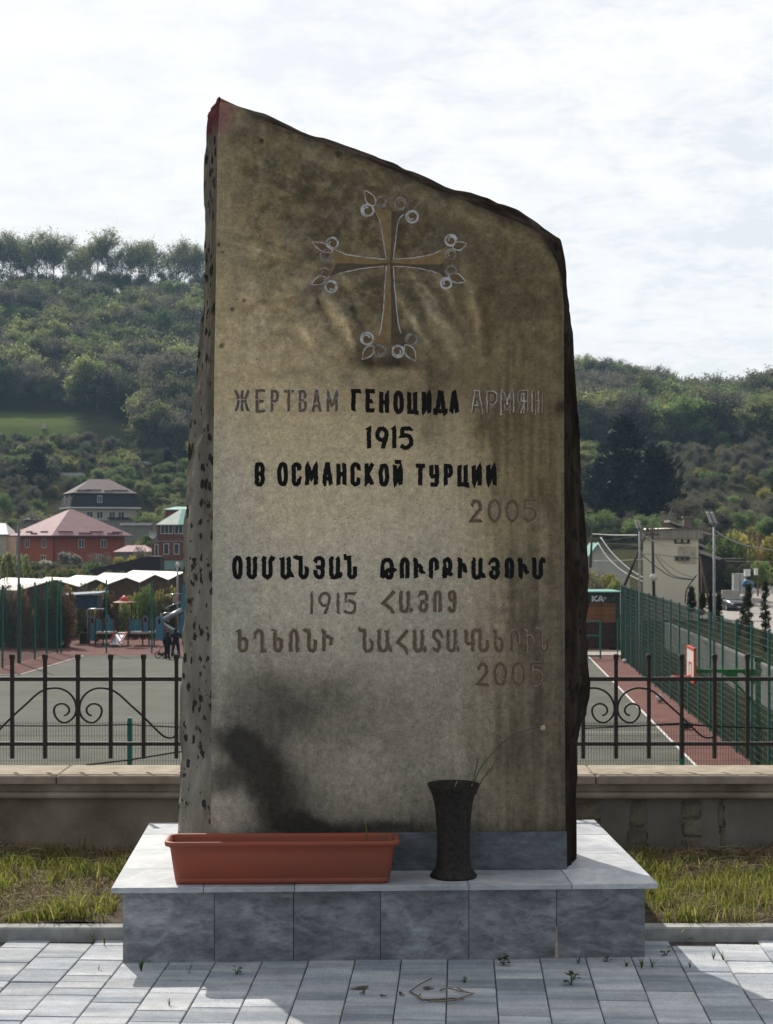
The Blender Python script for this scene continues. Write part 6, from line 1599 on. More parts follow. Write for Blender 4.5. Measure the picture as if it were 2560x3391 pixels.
# porch roof and sheds below B
def lowhouse(px0, px1, py_eave, py_base, py_ridge, Y, dep, wm, rm, lab, rl=None, yaw=0, cat='outbuilding', name='outbuilding', flat=False, ov=.3, wins=()):
    a = P(px0, py_base, Y); c = P(px1, py_base, Y); w = (c.x - a.x) / math.cos(yaw); z = a.z
    h = empty(name, a, yaw, lab, cat); H = CAMZ - (py_eave - HOR) * Y / F - z; Rz = CAMZ - (py_ridge - HOR) * (Y + dep / 2) / F - z
    mb = MB(); mb.box(0, w, 0, dep, -1.5, H); mb.build('wall', wm, h)
    if flat: mb = MB(); mb.box(-ov, w + ov, -ov, dep + ov, H + .001, H + .001 + max(.12, Rz - H)); mb.build('roof', rm, h)
    else: hip(h, 'roof', w, dep, H + .13, Rz, ov, rm, w * .5 if rl is None else rl)
    for x in wins: window(h, x * w, H * .35, .9, 1.1, 1)
    return h
lowhouse(382, 500, 1830, 1860, 1806, 238, 6, m_stn, m_mauve, 'low building with a flat mauve roof between the two brick houses', wins=())
lowhouse(362, 540, 1720, 1735, 1714, 318, 5, m_stn, m_gut, 'dark flat-roofed porch under the mansard house', flat=True)
lowhouse(404, 505, 1740, 1770, 1732, 290, 4, m_stn, m_white, 'pale flat-roofed shed above the mauve-roofed building', flat=True)
lowhouse(-60, 22, 1772, 1810, 1733, 262, 7, m_crm2, m_white, 'white-roofed cream house at the left edge beside the brick house', cat='house', name='village_house', wins=(.6,))
lowhouse(-40, 38, 1590, 1628, 1567, 420, 7, m_stn, m_white, 'pale hillside house at the left edge above the village', cat='house', name='village_house', wins=(.3, .7))
lowhouse(208, 282, 1578, 1590, 1567, 400, 5, m_stn, m_white, 'long low shed with a white roof above the mansard house', flat=True)
lowhouse(85, 112, 1722, 1745, 1713, 300, 5, m_stn, m_white, 'small white gable peeping over the mauve roof', cat='house', name='village_house')
lowhouse(470, 500, 1538, 1545, 1529, 430, 4, m_stn, m_white, 'tiny white-roofed hut in the scrub high above the village', flat=True)
mb = MB(); p = P(145, 1413, 455); mb.box(-.6, .6, 0, 1, -.5, .9); mb.build('hut', m_crm2, None, loc=(p.x, 455, p.z), label='tiny pale box standing alone below the green meadow', cat='hut')
# C: turreted brick house beside the monument
YC_ = 226; pc2 = P(527, 1855, YC_); zC = lambda py, Y=YC_: CAMZ - (py - HOR) * Y / F
hC = empty('turret_house', (pc2.x, YC_, -4.6), R(6), 'dark red brick house with a green and white faceted roof beside the monument', 'house')
b0 = -4.6
mb = MB(); mb.box(-1.0, 6.2, .0, 8, zC(1857) - b0, zC(1737) - b0); mb.build('wall', m_brick2, hC)
mb = MB(); mb.box(-1.03, 6.23, -.03, 8, 0, zC(1857) - b0 - .002); mb.build('plinth_course', m_tmint, hC)
mb = MB(); mb.box(-.9, -.2, -.04, 0, zC(1800) - b0, zC(1730) - b0); mb.build('pilaster', m_stn, hC)
mb = MB(); mb.box(-1.0, 6.25, -.06, -.001, zC(1795) - b0, zC(1790) - b0); mb.build('string_course', m_stn, hC)
for x in (1.15, 3.0, 4.9): window(hC, x - .15, zC(1768) - b0, 1.62, 1.42, 3)
for x in (.95, 2.3, 4.0): window(hC, x, zC(1836) - b0, .72, 1.45, 1)
window(hC, -.35, zC(1852) - b0, .5, 2.0, 1)
zt_ = zC(1737) - b0; za_ = zC(1683, YC_ + 3) - b0
for k in range(5):
    x0, x1 = -.4 + k * 1.45, -.4 + (k + 1) * 1.45
    ap = (3.0, 3.2, za_); y0 = -.5 if 0 < k < 4 else 0
    mb = MB(); mb.add([(x0, -.5, zt_), (x1, -.5, zt_), ap, (x0, -.5, zt_ - .1), (x1, -.5, zt_ - .1)], [(0, 1, 2), (3, 4, 1, 0), (3, 0, 2), (1, 4, 2), (4, 3, 2)]); mb.build('roof_facet', m_lgreen if k < 2 else m_teal, hC)
mb = MB(); ap = (3.0, 3.2, za_); mb.add([(-.4, -.5, zt_), ap, (-.4, 8, zt_), (6.9, 8, zt_), (6.9, -.5, zt_)], [(0, 1, 2), (2, 1, 3), (3, 1, 4)]); mb.build('rear_roof', m_teal, hC)
lowhouse(548, 640, 1690, 1735, 1678, 245, 6, m_brick2, m_teal, 'green-roofed brick house partly hidden behind the turret house', cat='house', name='village_house')
# satellite dish
p = P(504, 1770, 225.5); mb = MB(); mb.lathe([(0, .0), (.35, .05), (.55, .16), (.56, .18)], 14); mb.v = [(x, -z, y) for x, y, z in mb.v]; mb.build('satellite_dish', m_white, None, loc=(p.x, 225.4, p.z), rot=(0, 0, .5), label='round satellite dish on the corner of the turret house', cat='satellite dish')
# black tarp-like sloping wall and long dark roof below house C
mb = MB(); q = [P(270, 1893, 205), P(490, 1842, 205), P(530, 1842, 205), P(530, 1895, 205), P(300, 1915, 205)]; n = len(q); o0 = q[0].copy()
mb.add([p - o0 for p in q] + [p - o0 + Vector((0, 4, 0)) for p in q], [tuple(range(n - 1, -1, -1)), tuple(range(n, 2 * n))] + [(i, (i + 1) % n, n + (i + 1) % n, n + i) for i in range(n)]); mb.build('shed', m_gut, None, loc=o0, label='long black lean-to rising right above the white market roofs', cat='shed')

# ------------------------------------------------------------------ market stalls with white gabled roofs
m_mroof = mat('white_sheet_roof', (.58, .52, .48), (.70, .64, .60), 1.2, .55); m_mbr = mat('brown_boarded_gable', (.11, .058, .038), (.17, .092, .06), 3, .85)
peaks = [(-30, 1932), (182, 1919), (318, 1917), (418, 1911), (513, 1902), (610, 1894), (700, 1888)]
vals = [(262, 1942), (356, 1934), (462, 1928), (557, 1919), (655, 1912), (750, 1906)]
YM = 150.0
for i in range(1, 6):
    pk_ = P(*peaks[i], YM + i * 1.2); vl = P(*vals[i - 1], YM + i * 1.2 + .4)
    vprev = P(*(vals[i - 2] if i > 1 else (60, 1955)), YM + i * 1.2 - .4)
    st_ = empty('market_stall', (pk_.x, pk_.y, -5.0), 0, ['', 'leftmost market stall, its white gable roof widest and half behind the court fence', 'market stall with white gabled roof, second from the left of the row', 'middle market stall of the row with white gabled roof', 'market stall with white gabled roof, second from the monument', 'market stall with white gabled roof nearest the monument'][i], 'market stall', 'white-roofed market stalls')
    D = Vector((-5.6, 5.6, .05)); o_ = Vector(st_.location)
    pk2, vl2, vp2 = pk_ - o_, vl - o_, vprev - o_
    mb = MB(); tk = Vector((0, 0, -.07))
    for e in ((pk2, vl2), (vp2, pk2)):
        q = [e[0], e[1], e[1] + D, e[0] + D]
        mb.add(q + [p + tk for p in q], [(0, 1, 2, 3), (7, 6, 5, 4), (0, 4, 5, 1), (1, 5, 6, 2), (2, 6, 7, 3), (3, 7, 4, 0)])
    mb.build('roof', m_mroof, st_)
    mb = MB(); y_ = Vector((.0, .25, 0)); mb.add([vp2 + tk + y_, pk2 + tk + y_, vl2 + tk + y_, Vector((vl2.x, vl2.y + .25, 0)), Vector((vp2.x, vp2.y + .25, 0))], [(0, 4, 3, 2, 1)]); mb.build('gable', m_mbr, st_)
    mb = MB(); mb.tube([Vector((vl2.x, vl2.y + .2, 0)), vl2 + tk], .07, 6); mb.build('stall_post', m_mbr, st_)

# ------------------------------------------------------------------ playground
m_blue = mat('blue_plywood_panel', (.055, .20, .29), (.075, .26, .36), 2, .6, rand=.1); m_ply = mat('brown_play_post', (.085, .040, .028), (.12, .06, .04), 3, .8); m_deck = mat('pale_deck', (.40, .36, .31), (.5, .45, .4), 3, .7); m_orr = mat('orange_plastic_roof', (.48, .055, .03), (.58, .08, .04), 3, .4); m_steel = mat('bright_steel', (.42, .44, .48), (.52, .54, .58), 3, .25, metal=.7); m_navy = mat('navy_canopy', (.03, .055, .09), (.045, .08, .13), 2, .6)
YP = 106.5
Z8 = lambda x, y: (260 + x * .2156, 1900 + y * .2156)
pg = empty('play_structure', (P(*Z8(650, 1100), YP).x, YP, CT), 0, 'blue panelled climbing structure with a slide and orange cap roof in the playground', 'play structure')
def Q(x, y): p = P(*Z8(x, y), YP); return p.x - pg.location.x, p.z - CT
def panel(x0, x1, yt, yb, name, m, y=0., hole=None, arch=False, notch=False, th=.05):
    xa, zt = Q(x0, yt); xb, zb = Q(x1, yb); mb = MB()
    w = xb - xa; pts = [(xa, zb)]
    if notch: pts += [(xa + w * .36, zb + .0), (xa + w * .5, zb + .45), (xa + w * .64, zb)]
    pts += [(xb, zb)]
    if arch: pts += [(xa + w / 2 + w / 2 * math.cos(a), zt - .2 + .2 * math.sin(a)) for a in np.linspace(0, math.pi, 9)]
    else: pts += [(xb, zt), (xa, zt)]
    n = len(pts); mb.add([(x, y, z) for x, z in pts] + [(x, y + th, z) for x, z in pts], [tuple(range(n)), tuple(range(2 * n - 1, n - 1, -1))] + [(i, i + n, (i + 1) % n + n, (i + 1) % n) for i in range(n)])
    o = mb.build(name, m, pg)
    if hole:
        cx, cz = Q(*hole); mb = MB(); mb.lathe([(0, 0), (.12, 0), (.12, .02)], 12); mb.v = [(cx + x_ * .8, y - .012 - z_, cz + y_ * 1.6) for x_, y_, z_ in mb.v]; mb.build('porthole', m_dark, o)
        mb = MB(); mb.tube([(cx + .115 * math.cos(a), y - .02, cz + .21 * math.sin(a)) for a in np.linspace(0, 2 * math.pi, 15)], .016, 4, caps=False); mb.build('porthole_rim', m_deck, o)
    return o
panel(175, 250, 640, 1030, 'side_panel', m_blue, hole=(210, 720), arch=True)
panel(1185, 1300, 650, 1030, 'side_panel', m_blue, hole=(1240, 730), arch=True, notch=True)
panel(985, 1065, 640, 900, 'side_panel', m_blue, hole=(1028, 710), arch=True)
panel(410, 480, 635, 880, 'side_panel', m_blue, arch=True, hole=(436, 720))
for x in list(range(272, 352, 24)) + list(range(486, 535, 22)) + list(range(780, 975, 27)) + list(range(1105, 1165, 24)):
    yb = 890; panel(x, x + 17, 690 + (x * 7) % 22, yb, 'fence_slat', m_blue)
for x in (165, 258, 548, 760, 985, 1082, 1160, 375):
    xx, zt = Q(x, 690 if x not in (165,) else 560); mb = MB(); mb.box(xx - .045, xx + .045, -.02, .07, 0, zt); mb.build('post', m_ply, pg)
for x in (600, 812):
    xx, zt = Q(x, 420); mb = MB(); mb.tube([(xx, .1, .9), (xx, .1, zt)], [.055, .05], 7); mb.build('roof_post', m_ply, pg)
for (x0, x1) in ((268, 540), (795, 1155)):
    xa, z = Q(x0, 905); xb, _ = Q(x1, 905); mb = MB(); mb.box(xa, xb, -.1, 1.1, z - .06, z + .05); mb.build('deck', m_deck, pg)
    mb = MB()
    for k in range(3): x_ = xa + (xb - xa) * (k + .5) / 3; mb.box(x_ - .12, x_ + .12, .2, .8, 0.35, z - .07)
    mb.build('underdeck', m_ply, pg)
xa, z = Q(590, 920); xb, _ = Q(735, 920); mb = MB(); mb.box(xa, xb, 0, 1.0, z - .06, z + .04); mb.build('landing', m_deck, pg)
x0, z0 = Q(565, 930); x1, _ = Q(730, 930); xa, zz = Q(535, 1130); xb, _ = Q(700, 1130)
sl_ = MB(); sl_.add([(x0, -.05, z0), (x1, -.05, z0), (xb, -1.4, .18), (xa, -1.4, .18), (xa, -1.75, .16), (xb, -1.75, .16)], [(0, 3, 2, 1), (3, 4, 5, 2)]); sl_.v += [(x, y, z - .04) for x, y, z in sl_.v[:6]]; sl_.f += [(6, 7, 8, 9), (9, 8, 11, 10), (4, 10, 11, 5)]; sl_.m += [0] * 3; sl_.sm += [False] * 3
sl_.build('slide_chute', m_steel, pg)
for xs, xe in ((x0, xa), (x1, xb)):
    mb = MB(); mb.tube([(xs, -.05, z0 + .14), (xe, -1.4, .32), (xe, -1.75, .28)], .045, 6); mb.build('slide_rail', m_or, pg)
xc_, zc_ = Q(700, 410); mb = MB(); mb.lathe([(.72, 0), (.66, .03), (.36, .10), (0, .12)], 18, (xc_, .1, zc_ - .12)); mb.build('cap_brim', mat('brown_orange_brim', (.15, .05, .035), (.20, .07, .05), 3, .6), pg)
mb = MB(); mb.lathe([(.34, .0), (.30, .14), (.14, .26), (.04, .34), (0, .34)], 14, (xc_, .1, zc_ - .04)); mb.build('cap_roof', m_orr, pg)
# hoop ladder on the left side of the structure
xa, zt = Q(125, 545); xb, _ = Q(360, 545); mb = MB(); mb.tube([(xa, .3, 0), (xa, .3, zt - .1), (xa + .08, .3, zt), (xb - .05, .3, zt), (xb, .3, zt - .15)], .035, 6); mb.tube([(xa, .9, 0), (xa, .9, zt - .1), (xa + .08, .9, zt), (xb - .05, .9, zt)], .03, 6)
for k in range(4): mb.tube([(xa + .2 + k * .25, .3, zt), (xa + .2 + k * .25, .9, zt)], .025, 5)
mb.build('hoop_ladder', m_steel, pg)
# spiral slide at the right
YZ = 109
sp_ = empty('spiral_slide', (P(600, 2140, YZ).x, YZ, CT), 0, 'tall blue tower with a steel spiral slide beside the monument edge', 'slide')
def QS(x, y): p = P(*Z8(x, y), YZ); return p.x - sp_.location.x, p.z - CT
mb = MB(); xa, zt = QS(1560, 170); xb, zb = QS(1640, 900); mb.add([(xa + .15, 0, zt), (xb, 0, zt + .1), (xb, 0, zb - .4), (xa - .1, 0, zb), (xa + .15, .06, zt), (xb, .06, zt + .1), (xb, .06, zb - .4), (xa - .1, .06, zb)], [(0, 3, 2, 1), (4, 5, 6, 7), (0, 4, 7, 3), (0, 1, 5, 4)]); mb.build('tower_panel', m_blue, sp_)
mb = MB(); mb.tube([(xb, .1, 0), (xb, .1, zt)], .06, 8); xq, _ = QS(1490, 0); mb.tube([(xq, .5, 0), (xq, .5, 2.2)], .05, 6); mb.build('tower_post', m_ply, sp_)
for k, (xx0, yy0, xx1, yy1) in enumerate(((1370, 330, 1590, 310), (1340, 520, 1580, 440), (1250, 620, 1500, 600), (1350, 700, 1500, 620))):
    xa, za = QS(xx0, yy0); xb_, zb_ = QS(xx1, yy1); mb = MB()
    mb.tube([(xb_, 0, zb_), ((xa + xb_) / 2, -.3, (za + zb_) / 2 + .05), (xa + .05, -.25, za), (xa - .02, .1, za - .08), (xa + .12, .4, za - .14)], .032, 6); mb.build('slide_hoop', m_steel, sp_)
xa, za = QS(1590, 560); xb_, zb_ = QS(1320, 700); xc2, zc2 = QS(1250, 640)
mb = MB(); mb.tube([(xa, 0, za), ((xa + xb_) / 2, -.35, (za + zb_) / 2), (xb_, -.1, zb_), (xc2, .4, zb_ - .3), (xb_ + .3, .7, zb_ - .7), (xa - .2, .4, zb_ - 1.0)], .17, 8); mb.build('spiral_chute', mat('dull_steel', (.22, .26, .30), (.30, .34, .38), 3, .35, metal=.6), sp_)
xa, za = QS(1450, 330); mb = MB(); mb.box(xa, xa + .35, 0, .06, za - .45, za - .05); mb.build('pink_panel', mat('faded_pink', (.40, .24, .24), (.46, .28, .28), 3, .7), sp_)
# navy canopied hut and bin at the left
x_, zt_c = Q(0, 500)
nv = empty('canopied_hut', (P(*Z8(30, 900), 110).x, 110, CT), 0, 'small navy canopied playhouse left of the climbing structure', 'playhouse')
mb = MB(); mb.box(-.9, 1.1, 0, 1.5, 2.2, 3.0); mb.build('side_cloth', m_navy, nv); mb = MB(); mb.add([(-1.2, -.3, 3.05), (1.3, -.3, 3.2), (1.6, 1.6, 3.3), (-1.2, 1.6, 3.15), (-1.2, -.3, 3.0), (1.3, -.3, 3.12), (1.6, 1.6, 3.22), (-1.2, 1.6, 3.1)], [(0, 1, 2, 3), (7, 6, 5, 4), (0, 4, 5, 1), (1, 5, 6, 2), (2, 6, 7, 3), (3, 7, 4, 0)]); mb.build('canopy', mat('blue_grey_canopy', (.12, .17, .24), (.16, .22, .30), 2, .6), nv)
for x in (-.85, 1.05):
    mb = MB(); mb.box(x - .05, x + .05, .1, .2, 0, 2.2); mb.build('post', m_ply, nv)
p = P(*Z8(85, 990), 108.6); bn_ = empty('litter_bin', (p.x, 108.6, CT), 0, 'black litter bin left of the climbing structure', 'bin'); mb = MB(); mb.box(-.25, .25, -.2, .2, 0, .62); mb.build('bin_body', m_dark, bn_); mb = MB(); mb.box(-.28, .28, -.23, .23, .621, .68); mb.build('bin_lid', m_gut, bn_)

# ------------------------------------------------------------------ two children
m_cl = mat('black_clothing', (.010, .010, .012), (.018, .018, .020), 6, .8); m_sk = mat('skin', (.28, .16, .11), (.34, .20, .14), 6, .6); m_hair = mat('dark_hair', (.012, .009, .007), (.02, .015, .012), 10, .7); m_shoe = mat('dark_blue_shoe', (.02, .04, .07), (.03, .05, .09), 8, .7)
def person(loc, rz, h, pose, lab):
    r_ = empty('person', loc, rz, lab, 'person'); k = h / 1.6
    J = {'pel': (0, 0, .86), 'ch': (0, .0 + pose.get('lean', 0) * .5, 1.14), 'nk': (0, pose.get('lean', 0), 1.33), 'hd': (0, pose.get('lean', 0) - .02, 1.42), 'ht': (0, pose.get('lean', 0) - .02, 1.54)}
    for s, n in ((-1, 'l'), (1, 'r')):
        J['hp' + n] = (s * .09, 0, .82); J['kn' + n] = (s * pose.get('st', .12), -.03, .46); J['an' + n] = (s * pose.get('st', .12) * 1.35, .02, .07); J['to' + n] = (s * pose.get('st', .12) * 1.45, -.14, .035)
        J['sh' + n] = (s * .17, pose.get('lean', 0) * .9, 1.27); J['el' + n] = pose['el' + n]; J['wr' + n] = pose['wr' + n]; J['ha' + n] = pose['ha' + n]
    names = list(J); E = [('pel', 'ch'), ('ch', 'nk'), ('nk', 'hd'), ('hd', 'ht')]
    for n in 'lr': E += [('pel', 'hp' + n), ('hp' + n, 'kn' + n), ('kn' + n, 'an' + n), ('an' + n, 'to' + n), ('nk', 'sh' + n), ('sh' + n, 'el' + n), ('el' + n, 'wr' + n), ('wr' + n, 'ha' + n)]
    rad = {'pel': .18, 'ch': .19, 'nk': .07, 'hd': .095, 'ht': .075}
    for n in 'lr': rad.update({'hp' + n: .13, 'kn' + n: .095, 'an' + n: .075, 'to' + n: .055, 'sh' + n: .10, 'el' + n: .075, 'wr' + n: .055, 'ha' + n: .034})
    me = bpy.data.meshes.new('body'); me.from_pydata([tuple(c * k for c in J[n]) for n in names], [(names.index(a), names.index(b)) for a, b in E], []); me.update()
    o = link('body', me, r_); me.materials.append(m_cl)
    md = o.modifiers.new('skin', 'SKIN'); 
    for i, n in enumerate(names):
        sv = me.skin_vertices[0].data[i]; sv.radius = (rad[n] * k,) * 2; sv.use_root = (n == 'pel')
    sb = o.modifiers.new('sub', 'SUBSURF'); sb.levels = 1; sb.render_levels = 1
    hx, hy, hz = J['hd']
    mb = MB(); mb.ball((0, -.005, 0), .098 * k, 12, sc=(.88, 1, 1.18)); mb.ball((0, -.10 * k, -.01), .016, 5); mb.ball((-.085 * k, 0, 0), .02, 5); mb.ball((.085 * k, 0, 0), .02, 5); mb.build('face', m_sk, r_, loc=(hx * k, hy * k, 1.46 * k))
    mb = MB(); mb.ball((0, .018, .025), .108 * k, 12, sc=(.92, .98, 1.1)); mb.build('hair', m_hair, r_, loc=(hx * k, hy * k, 1.47 * k))
    for n in 'lr':
        w = Vector(J['ha' + n]) * k; mb = MB(); mb.ball((0, 0, 0), .035, 6, sc=(.7, .9, 1.1))
        for f_ in range(5): mb.tube([(.02 * (f_ - 2) * .7, 0, -.02), (.02 * (f_ - 2) * .9, -.01, -.065 - .008 * (2 - abs(f_ - 2)))], .0085, 4)
        mb.build('hand', m_sk, r_, loc=w)
        a_ = Vector(J['to' + n]) * k; mb = MB(); mb.ball((0, .07, .0), .055, 8, sc=(.85, 2.2, .7)); mb.build('shoe', m_shoe, r_, loc=(a_.x, a_.y, .04))
    return r_
p1 = P(*Z8(1360, 1290), 94.5); p2 = P(*Z8(1495, 1250), 96.5)
person((p1.x, 94.6, CT), R(160), 1.52, dict(ell=(-.24, .02, 1.02), wrl=(-.20, -.16, .86), hal=(-.19, -.21, .80), elr=(.25, .02, 1.02), wrr=(.24, -.10, .80), har=(.23, -.13, .73), st=.08, lean=-.05), 'child in dark clothes standing left beside a dark scooter')
person((p2.x, 96.4, CT), R(180), 1.62, dict(ell=(-.40, -.05, 1.10), wrl=(-.52, -.12, .95), hal=(-.56, -.15, .90), elr=(.38, -.02, 1.08), wrr=(.52, -.12, 1.02), har=(.57, -.16, .98), st=.15, lean=-.03), 'child in black clothes with elbows out, nearest the monument edge')
sc0 = P(*Z8(1270, 1250), 95); sct = empty('scooter', (sc0.x, 95, CT), 0, 'dark scooter with big wheels beside the left child', 'scooter')
for x in (-.18, .22):
    mb = MB(); mb.tube([(x + .17 * math.cos(a), 0, .19 + .17 * math.sin(a)) for a in np.linspace(0, 2 * math.pi, 15)], .028, 6, caps=False); mb.build('wheel', m_ty, sct)
mb = MB(); mb.box(-.2, .22, -.08, .08, .17, .30); mb.tube([(-.18, 0, .19), (-.02, 0, .62)], .02, 6); mb.tube([(-.02, -.2, .62), (-.02, .2, .62)], .018, 6); mb.build('scooter_frame', m_gut, sct)
sb0 = P(*Z8(1500, 1225), 95.9); bp = empty('backpack', (sb0.x, 95.8, CT), 0, 'black and white backpack at the feet of the right child', 'bag')
mb = MB(); mb.ball((0, 0, .22), .2, 10, sc=(.8, .6, 1.1)); mb.build('bag_body', m_bag, bp); mb = MB(); mb.ball((0, -.07, .26), .13, 8, sc=(.7, .6, 1.3)); mb.build('bag_pocket', m_bagw, bp); mb = MB(); mb.tube([(-.08, 0, .42), (0, 0, .50), (.08, 0, .42)], .012, 4); mb.build('bag_strap', m_bag, bp)
# ================================================================== vegetation
def raw_mesh(name, V, F4=None, F3=None, mats=(), mi4=None, mi3=None, smooth=False):
    me = bpy.data.meshes.new(name)
    me.vertices.add(len(V)); me.vertices.foreach_set('co', np.asarray(V, np.float32).ravel())
    parts = []; starts = []; off = 0
    for Fk, k in ((F4, 4), (F3, 3)):
        if Fk is not None and len(Fk):
            parts.append(np.asarray(Fk).ravel()); starts.append(off + np.arange(len(Fk)) * k); off += len(Fk) * k
    loops = np.concatenate(parts).astype(np.int32); st = np.concatenate(starts).astype(np.int32)
    me.loops.add(len(loops)); me.loops.foreach_set('vertex_index', loops)
    me.polygons.add(len(st)); me.polygons.foreach_set('loop_start', st)
    for m in mats: me.materials.append(m)
    mi = np.concatenate([x for x in (mi4, mi3) if x is not None]) if (mi4 is not None or mi3 is not None) else np.zeros(len(st))
    me.polygons.foreach_set('material_index', mi.astype(np.int32))
    me.update(calc_edges=True)
    return me
m_bark = mat('bark', (.055, .047, .040), (.10, .085, .07), 3, .95)
m_twg = mat('fine_twigs', (.070, .060, .052), (.12, .10, .085), 3, .95)
def fol(name, cols, tr=.42): return leafmat(name, cols, .7, tr, True)
f_spring = fol('spring_foliage', [(0.104, 0.124, 0.041), (0.162, 0.181, 0.060), (0.190, 0.220, 0.076), (0.124, 0.133, 0.057), (0.228, 0.228, 0.095)])
f_grey = fol('budding_grey_foliage', [(0.068, 0.066, 0.050), (0.100, 0.090, 0.066), (0.085, 0.085, 0.055), (0.125, 0.112, 0.080)])
f_green = fol('mid_green_foliage', [(0.069, 0.109, 0.035), (0.109, 0.158, 0.050), (0.089, 0.129, 0.044), (0.139, 0.188, 0.059)])
f_yel = fol('yellow_spring_foliage', [(0.168, 0.154, 0.035), (0.238, 0.203, 0.049), (0.140, 0.140, 0.042), (0.196, 0.182, 0.056)])
f_dark = fol('dark_needles', [(0.010, 0.014, 0.009), (0.016, 0.022, 0.013), (0.022, 0.028, 0.016), (0.012, 0.018, 0.010)], .15)
f_red = fol('reddish_shrub_foliage', [(0.144, 0.066, 0.042), (0.108, 0.072, 0.042), (0.168, 0.084, 0.060), (0.084, 0.084, 0.036)])
f_blos = fol('pale_blossom', [(0.312, 0.288, 0.264), (0.420, 0.384, 0.360), (0.120, 0.120, 0.072), (0.240, 0.228, 0.192)])
f_cyp = fol('cypress_foliage', [(0.026, 0.036, 0.017), (0.042, 0.054, 0.024), (0.060, 0.060, 0.029), (0.036, 0.042, 0.022)], .2)
def skeleton(rg, h, spread, levels, kind):
    """list of (p0, p1, r0, r1); returns segments and tip points"""
    segs = []; tips = []
    def grow(p, d, l, r, lev):
        n = 3
        for i in range(n):
            q = p + d * (l / n); r2 = r * .84
            segs.append((p, q, r, r2)); p = q; r = r2
            d = d + rg.normal(0, .10, 3) + np.array([0, 0, .05]); d /= np.linalg.norm(d)
            if lev < levels:
                for _ in range(2 if lev == 0 else (1 + (rg.rand() < .55))):
                    a = rg.uniform(0, 2 * np.pi); tilt = rg.uniform(.45, .95) if kind != 'tall' else rg.uniform(.35, .75)
                    o = np.array([np.cos(a), np.sin(a), 0]) * spread
                    nd = d * np.cos(tilt) + o * np.sin(tilt); nd /= np.linalg.norm(nd)
                    grow(p, nd, l * rg.uniform(.50, .72), r * .6, lev + 1)
            if lev >= levels - 1: tips.append(p)
        tips.append(p)
    return segs, tips, grow
def tree_parts(seed, h, spread=1.0, leaves=2200, ls=.3, fm=None, kind='round', trunk_h=.28, levels=3, cl=.5, flat=.7, tr=1.0):
    rg = np.random.RandomState(seed)
    segs, tips, grow = skeleton(rg, h, spread, levels, kind)
    th = h * trunk_h
    trunk = [(np.zeros(3) - [0, 0, .5], np.array([0, 0, th * .5]), h * .028 * tr, h * .024 * tr), (np.array([0, 0, th * .5]), np.array([rg.normal(0, .02) * h, rg.normal(0, .02) * h, th]), h * .024 * tr, h * .020 * tr)]
    grow(trunk[-1][1].copy(), np.array([0, 0, 1.0]), h * (.5 if kind != 'tall' else .58), h * .019 * tr, 0)
    tips = np.array(tips); zmax = tips[:, 2].max(); k = (h - .02 * h - th) / (zmax - th)
    def sc(p): return np.array([p[0] * (k if k < 1.6 else 1.6), p[1] * (k if k < 1.6 else 1.6), th + (p[2] - th) * k if p[2] > th else p[2]])
    segs = [(sc(a), sc(b), r0, r1) for a, b, r0, r1 in segs]; tips = np.array([sc(p) for p in tips])
    def prisms(S, rmin=0):
        V = []; Fq = []
        for a, b, r0, r1 in S:
            d = b - a; l = np.linalg.norm(d); d = d / max(l, 1e-6); u = np.cross(d, [0.3, .9, .1]); u /= np.linalg.norm(u); w = np.cross(d, u); n0 = len(V)
            for p, r in ((a, r0), (b, r1)):
                for q in range(3): an = q * 2.094; V.append(p + (u * np.cos(an) + w * np.sin(an)) * max(r, rmin))
            for q in range(3): Fq.append((n0 + q, n0 + (q + 1) % 3, n0 + 3 + (q + 1) % 3, n0 + 3 + q))
        return np.array(V), np.array(Fq)
    big = trunk + [s for s in segs if s[2] > h * .0075]
    small = [s for s in segs if s[2] <= h * .0075]
    TV, TF = prisms(big)
    tm = raw_mesh('trunk', TV, TF, None, [m_bark])
    # crown: fine limbs + leaf clumps
    V = []; Fq = np.zeros((0, 4), int); mi = []
    if small:
        V_, F_ = prisms(small, h * .0016); V = V_; Fq = F_; mi = [1] * len(F_)
    nv = len(V)
    ti = rg.randint(0, len(tips), leaves); c = tips[ti] + rg.normal(0, 1, (leaves, 3)) * cl * np.array([1, 1, flat])
    if kind == 'round': pass
    s = ls * rg.uniform(.5, 1.3, leaves)
    a = rg.normal(0, 1, (leaves, 3)); a /= np.linalg.norm(a, axis=1)[:, None]; b = np.cross(a, rg.normal(0, 1, (leaves, 3))); b /= np.linalg.norm(b, axis=1)[:, None]
    a = a * s[:, None]; b = b * s[:, None] * .55
    LV = np.stack([c - a, c - b * 1.0, c + a, c + b], 1).reshape(-1, 3)
    LF = (np.arange(leaves) * 4)[:, None] + np.arange(4) + nv
    V = np.concatenate([V, LV]) if nv else LV; Fq = np.concatenate([Fq, LF]); mi = np.array(list(mi) + [0] * leaves)
    cm = raw_mesh('crown', V, Fq, None, [fm, m_twg], mi)
    return tm, cm
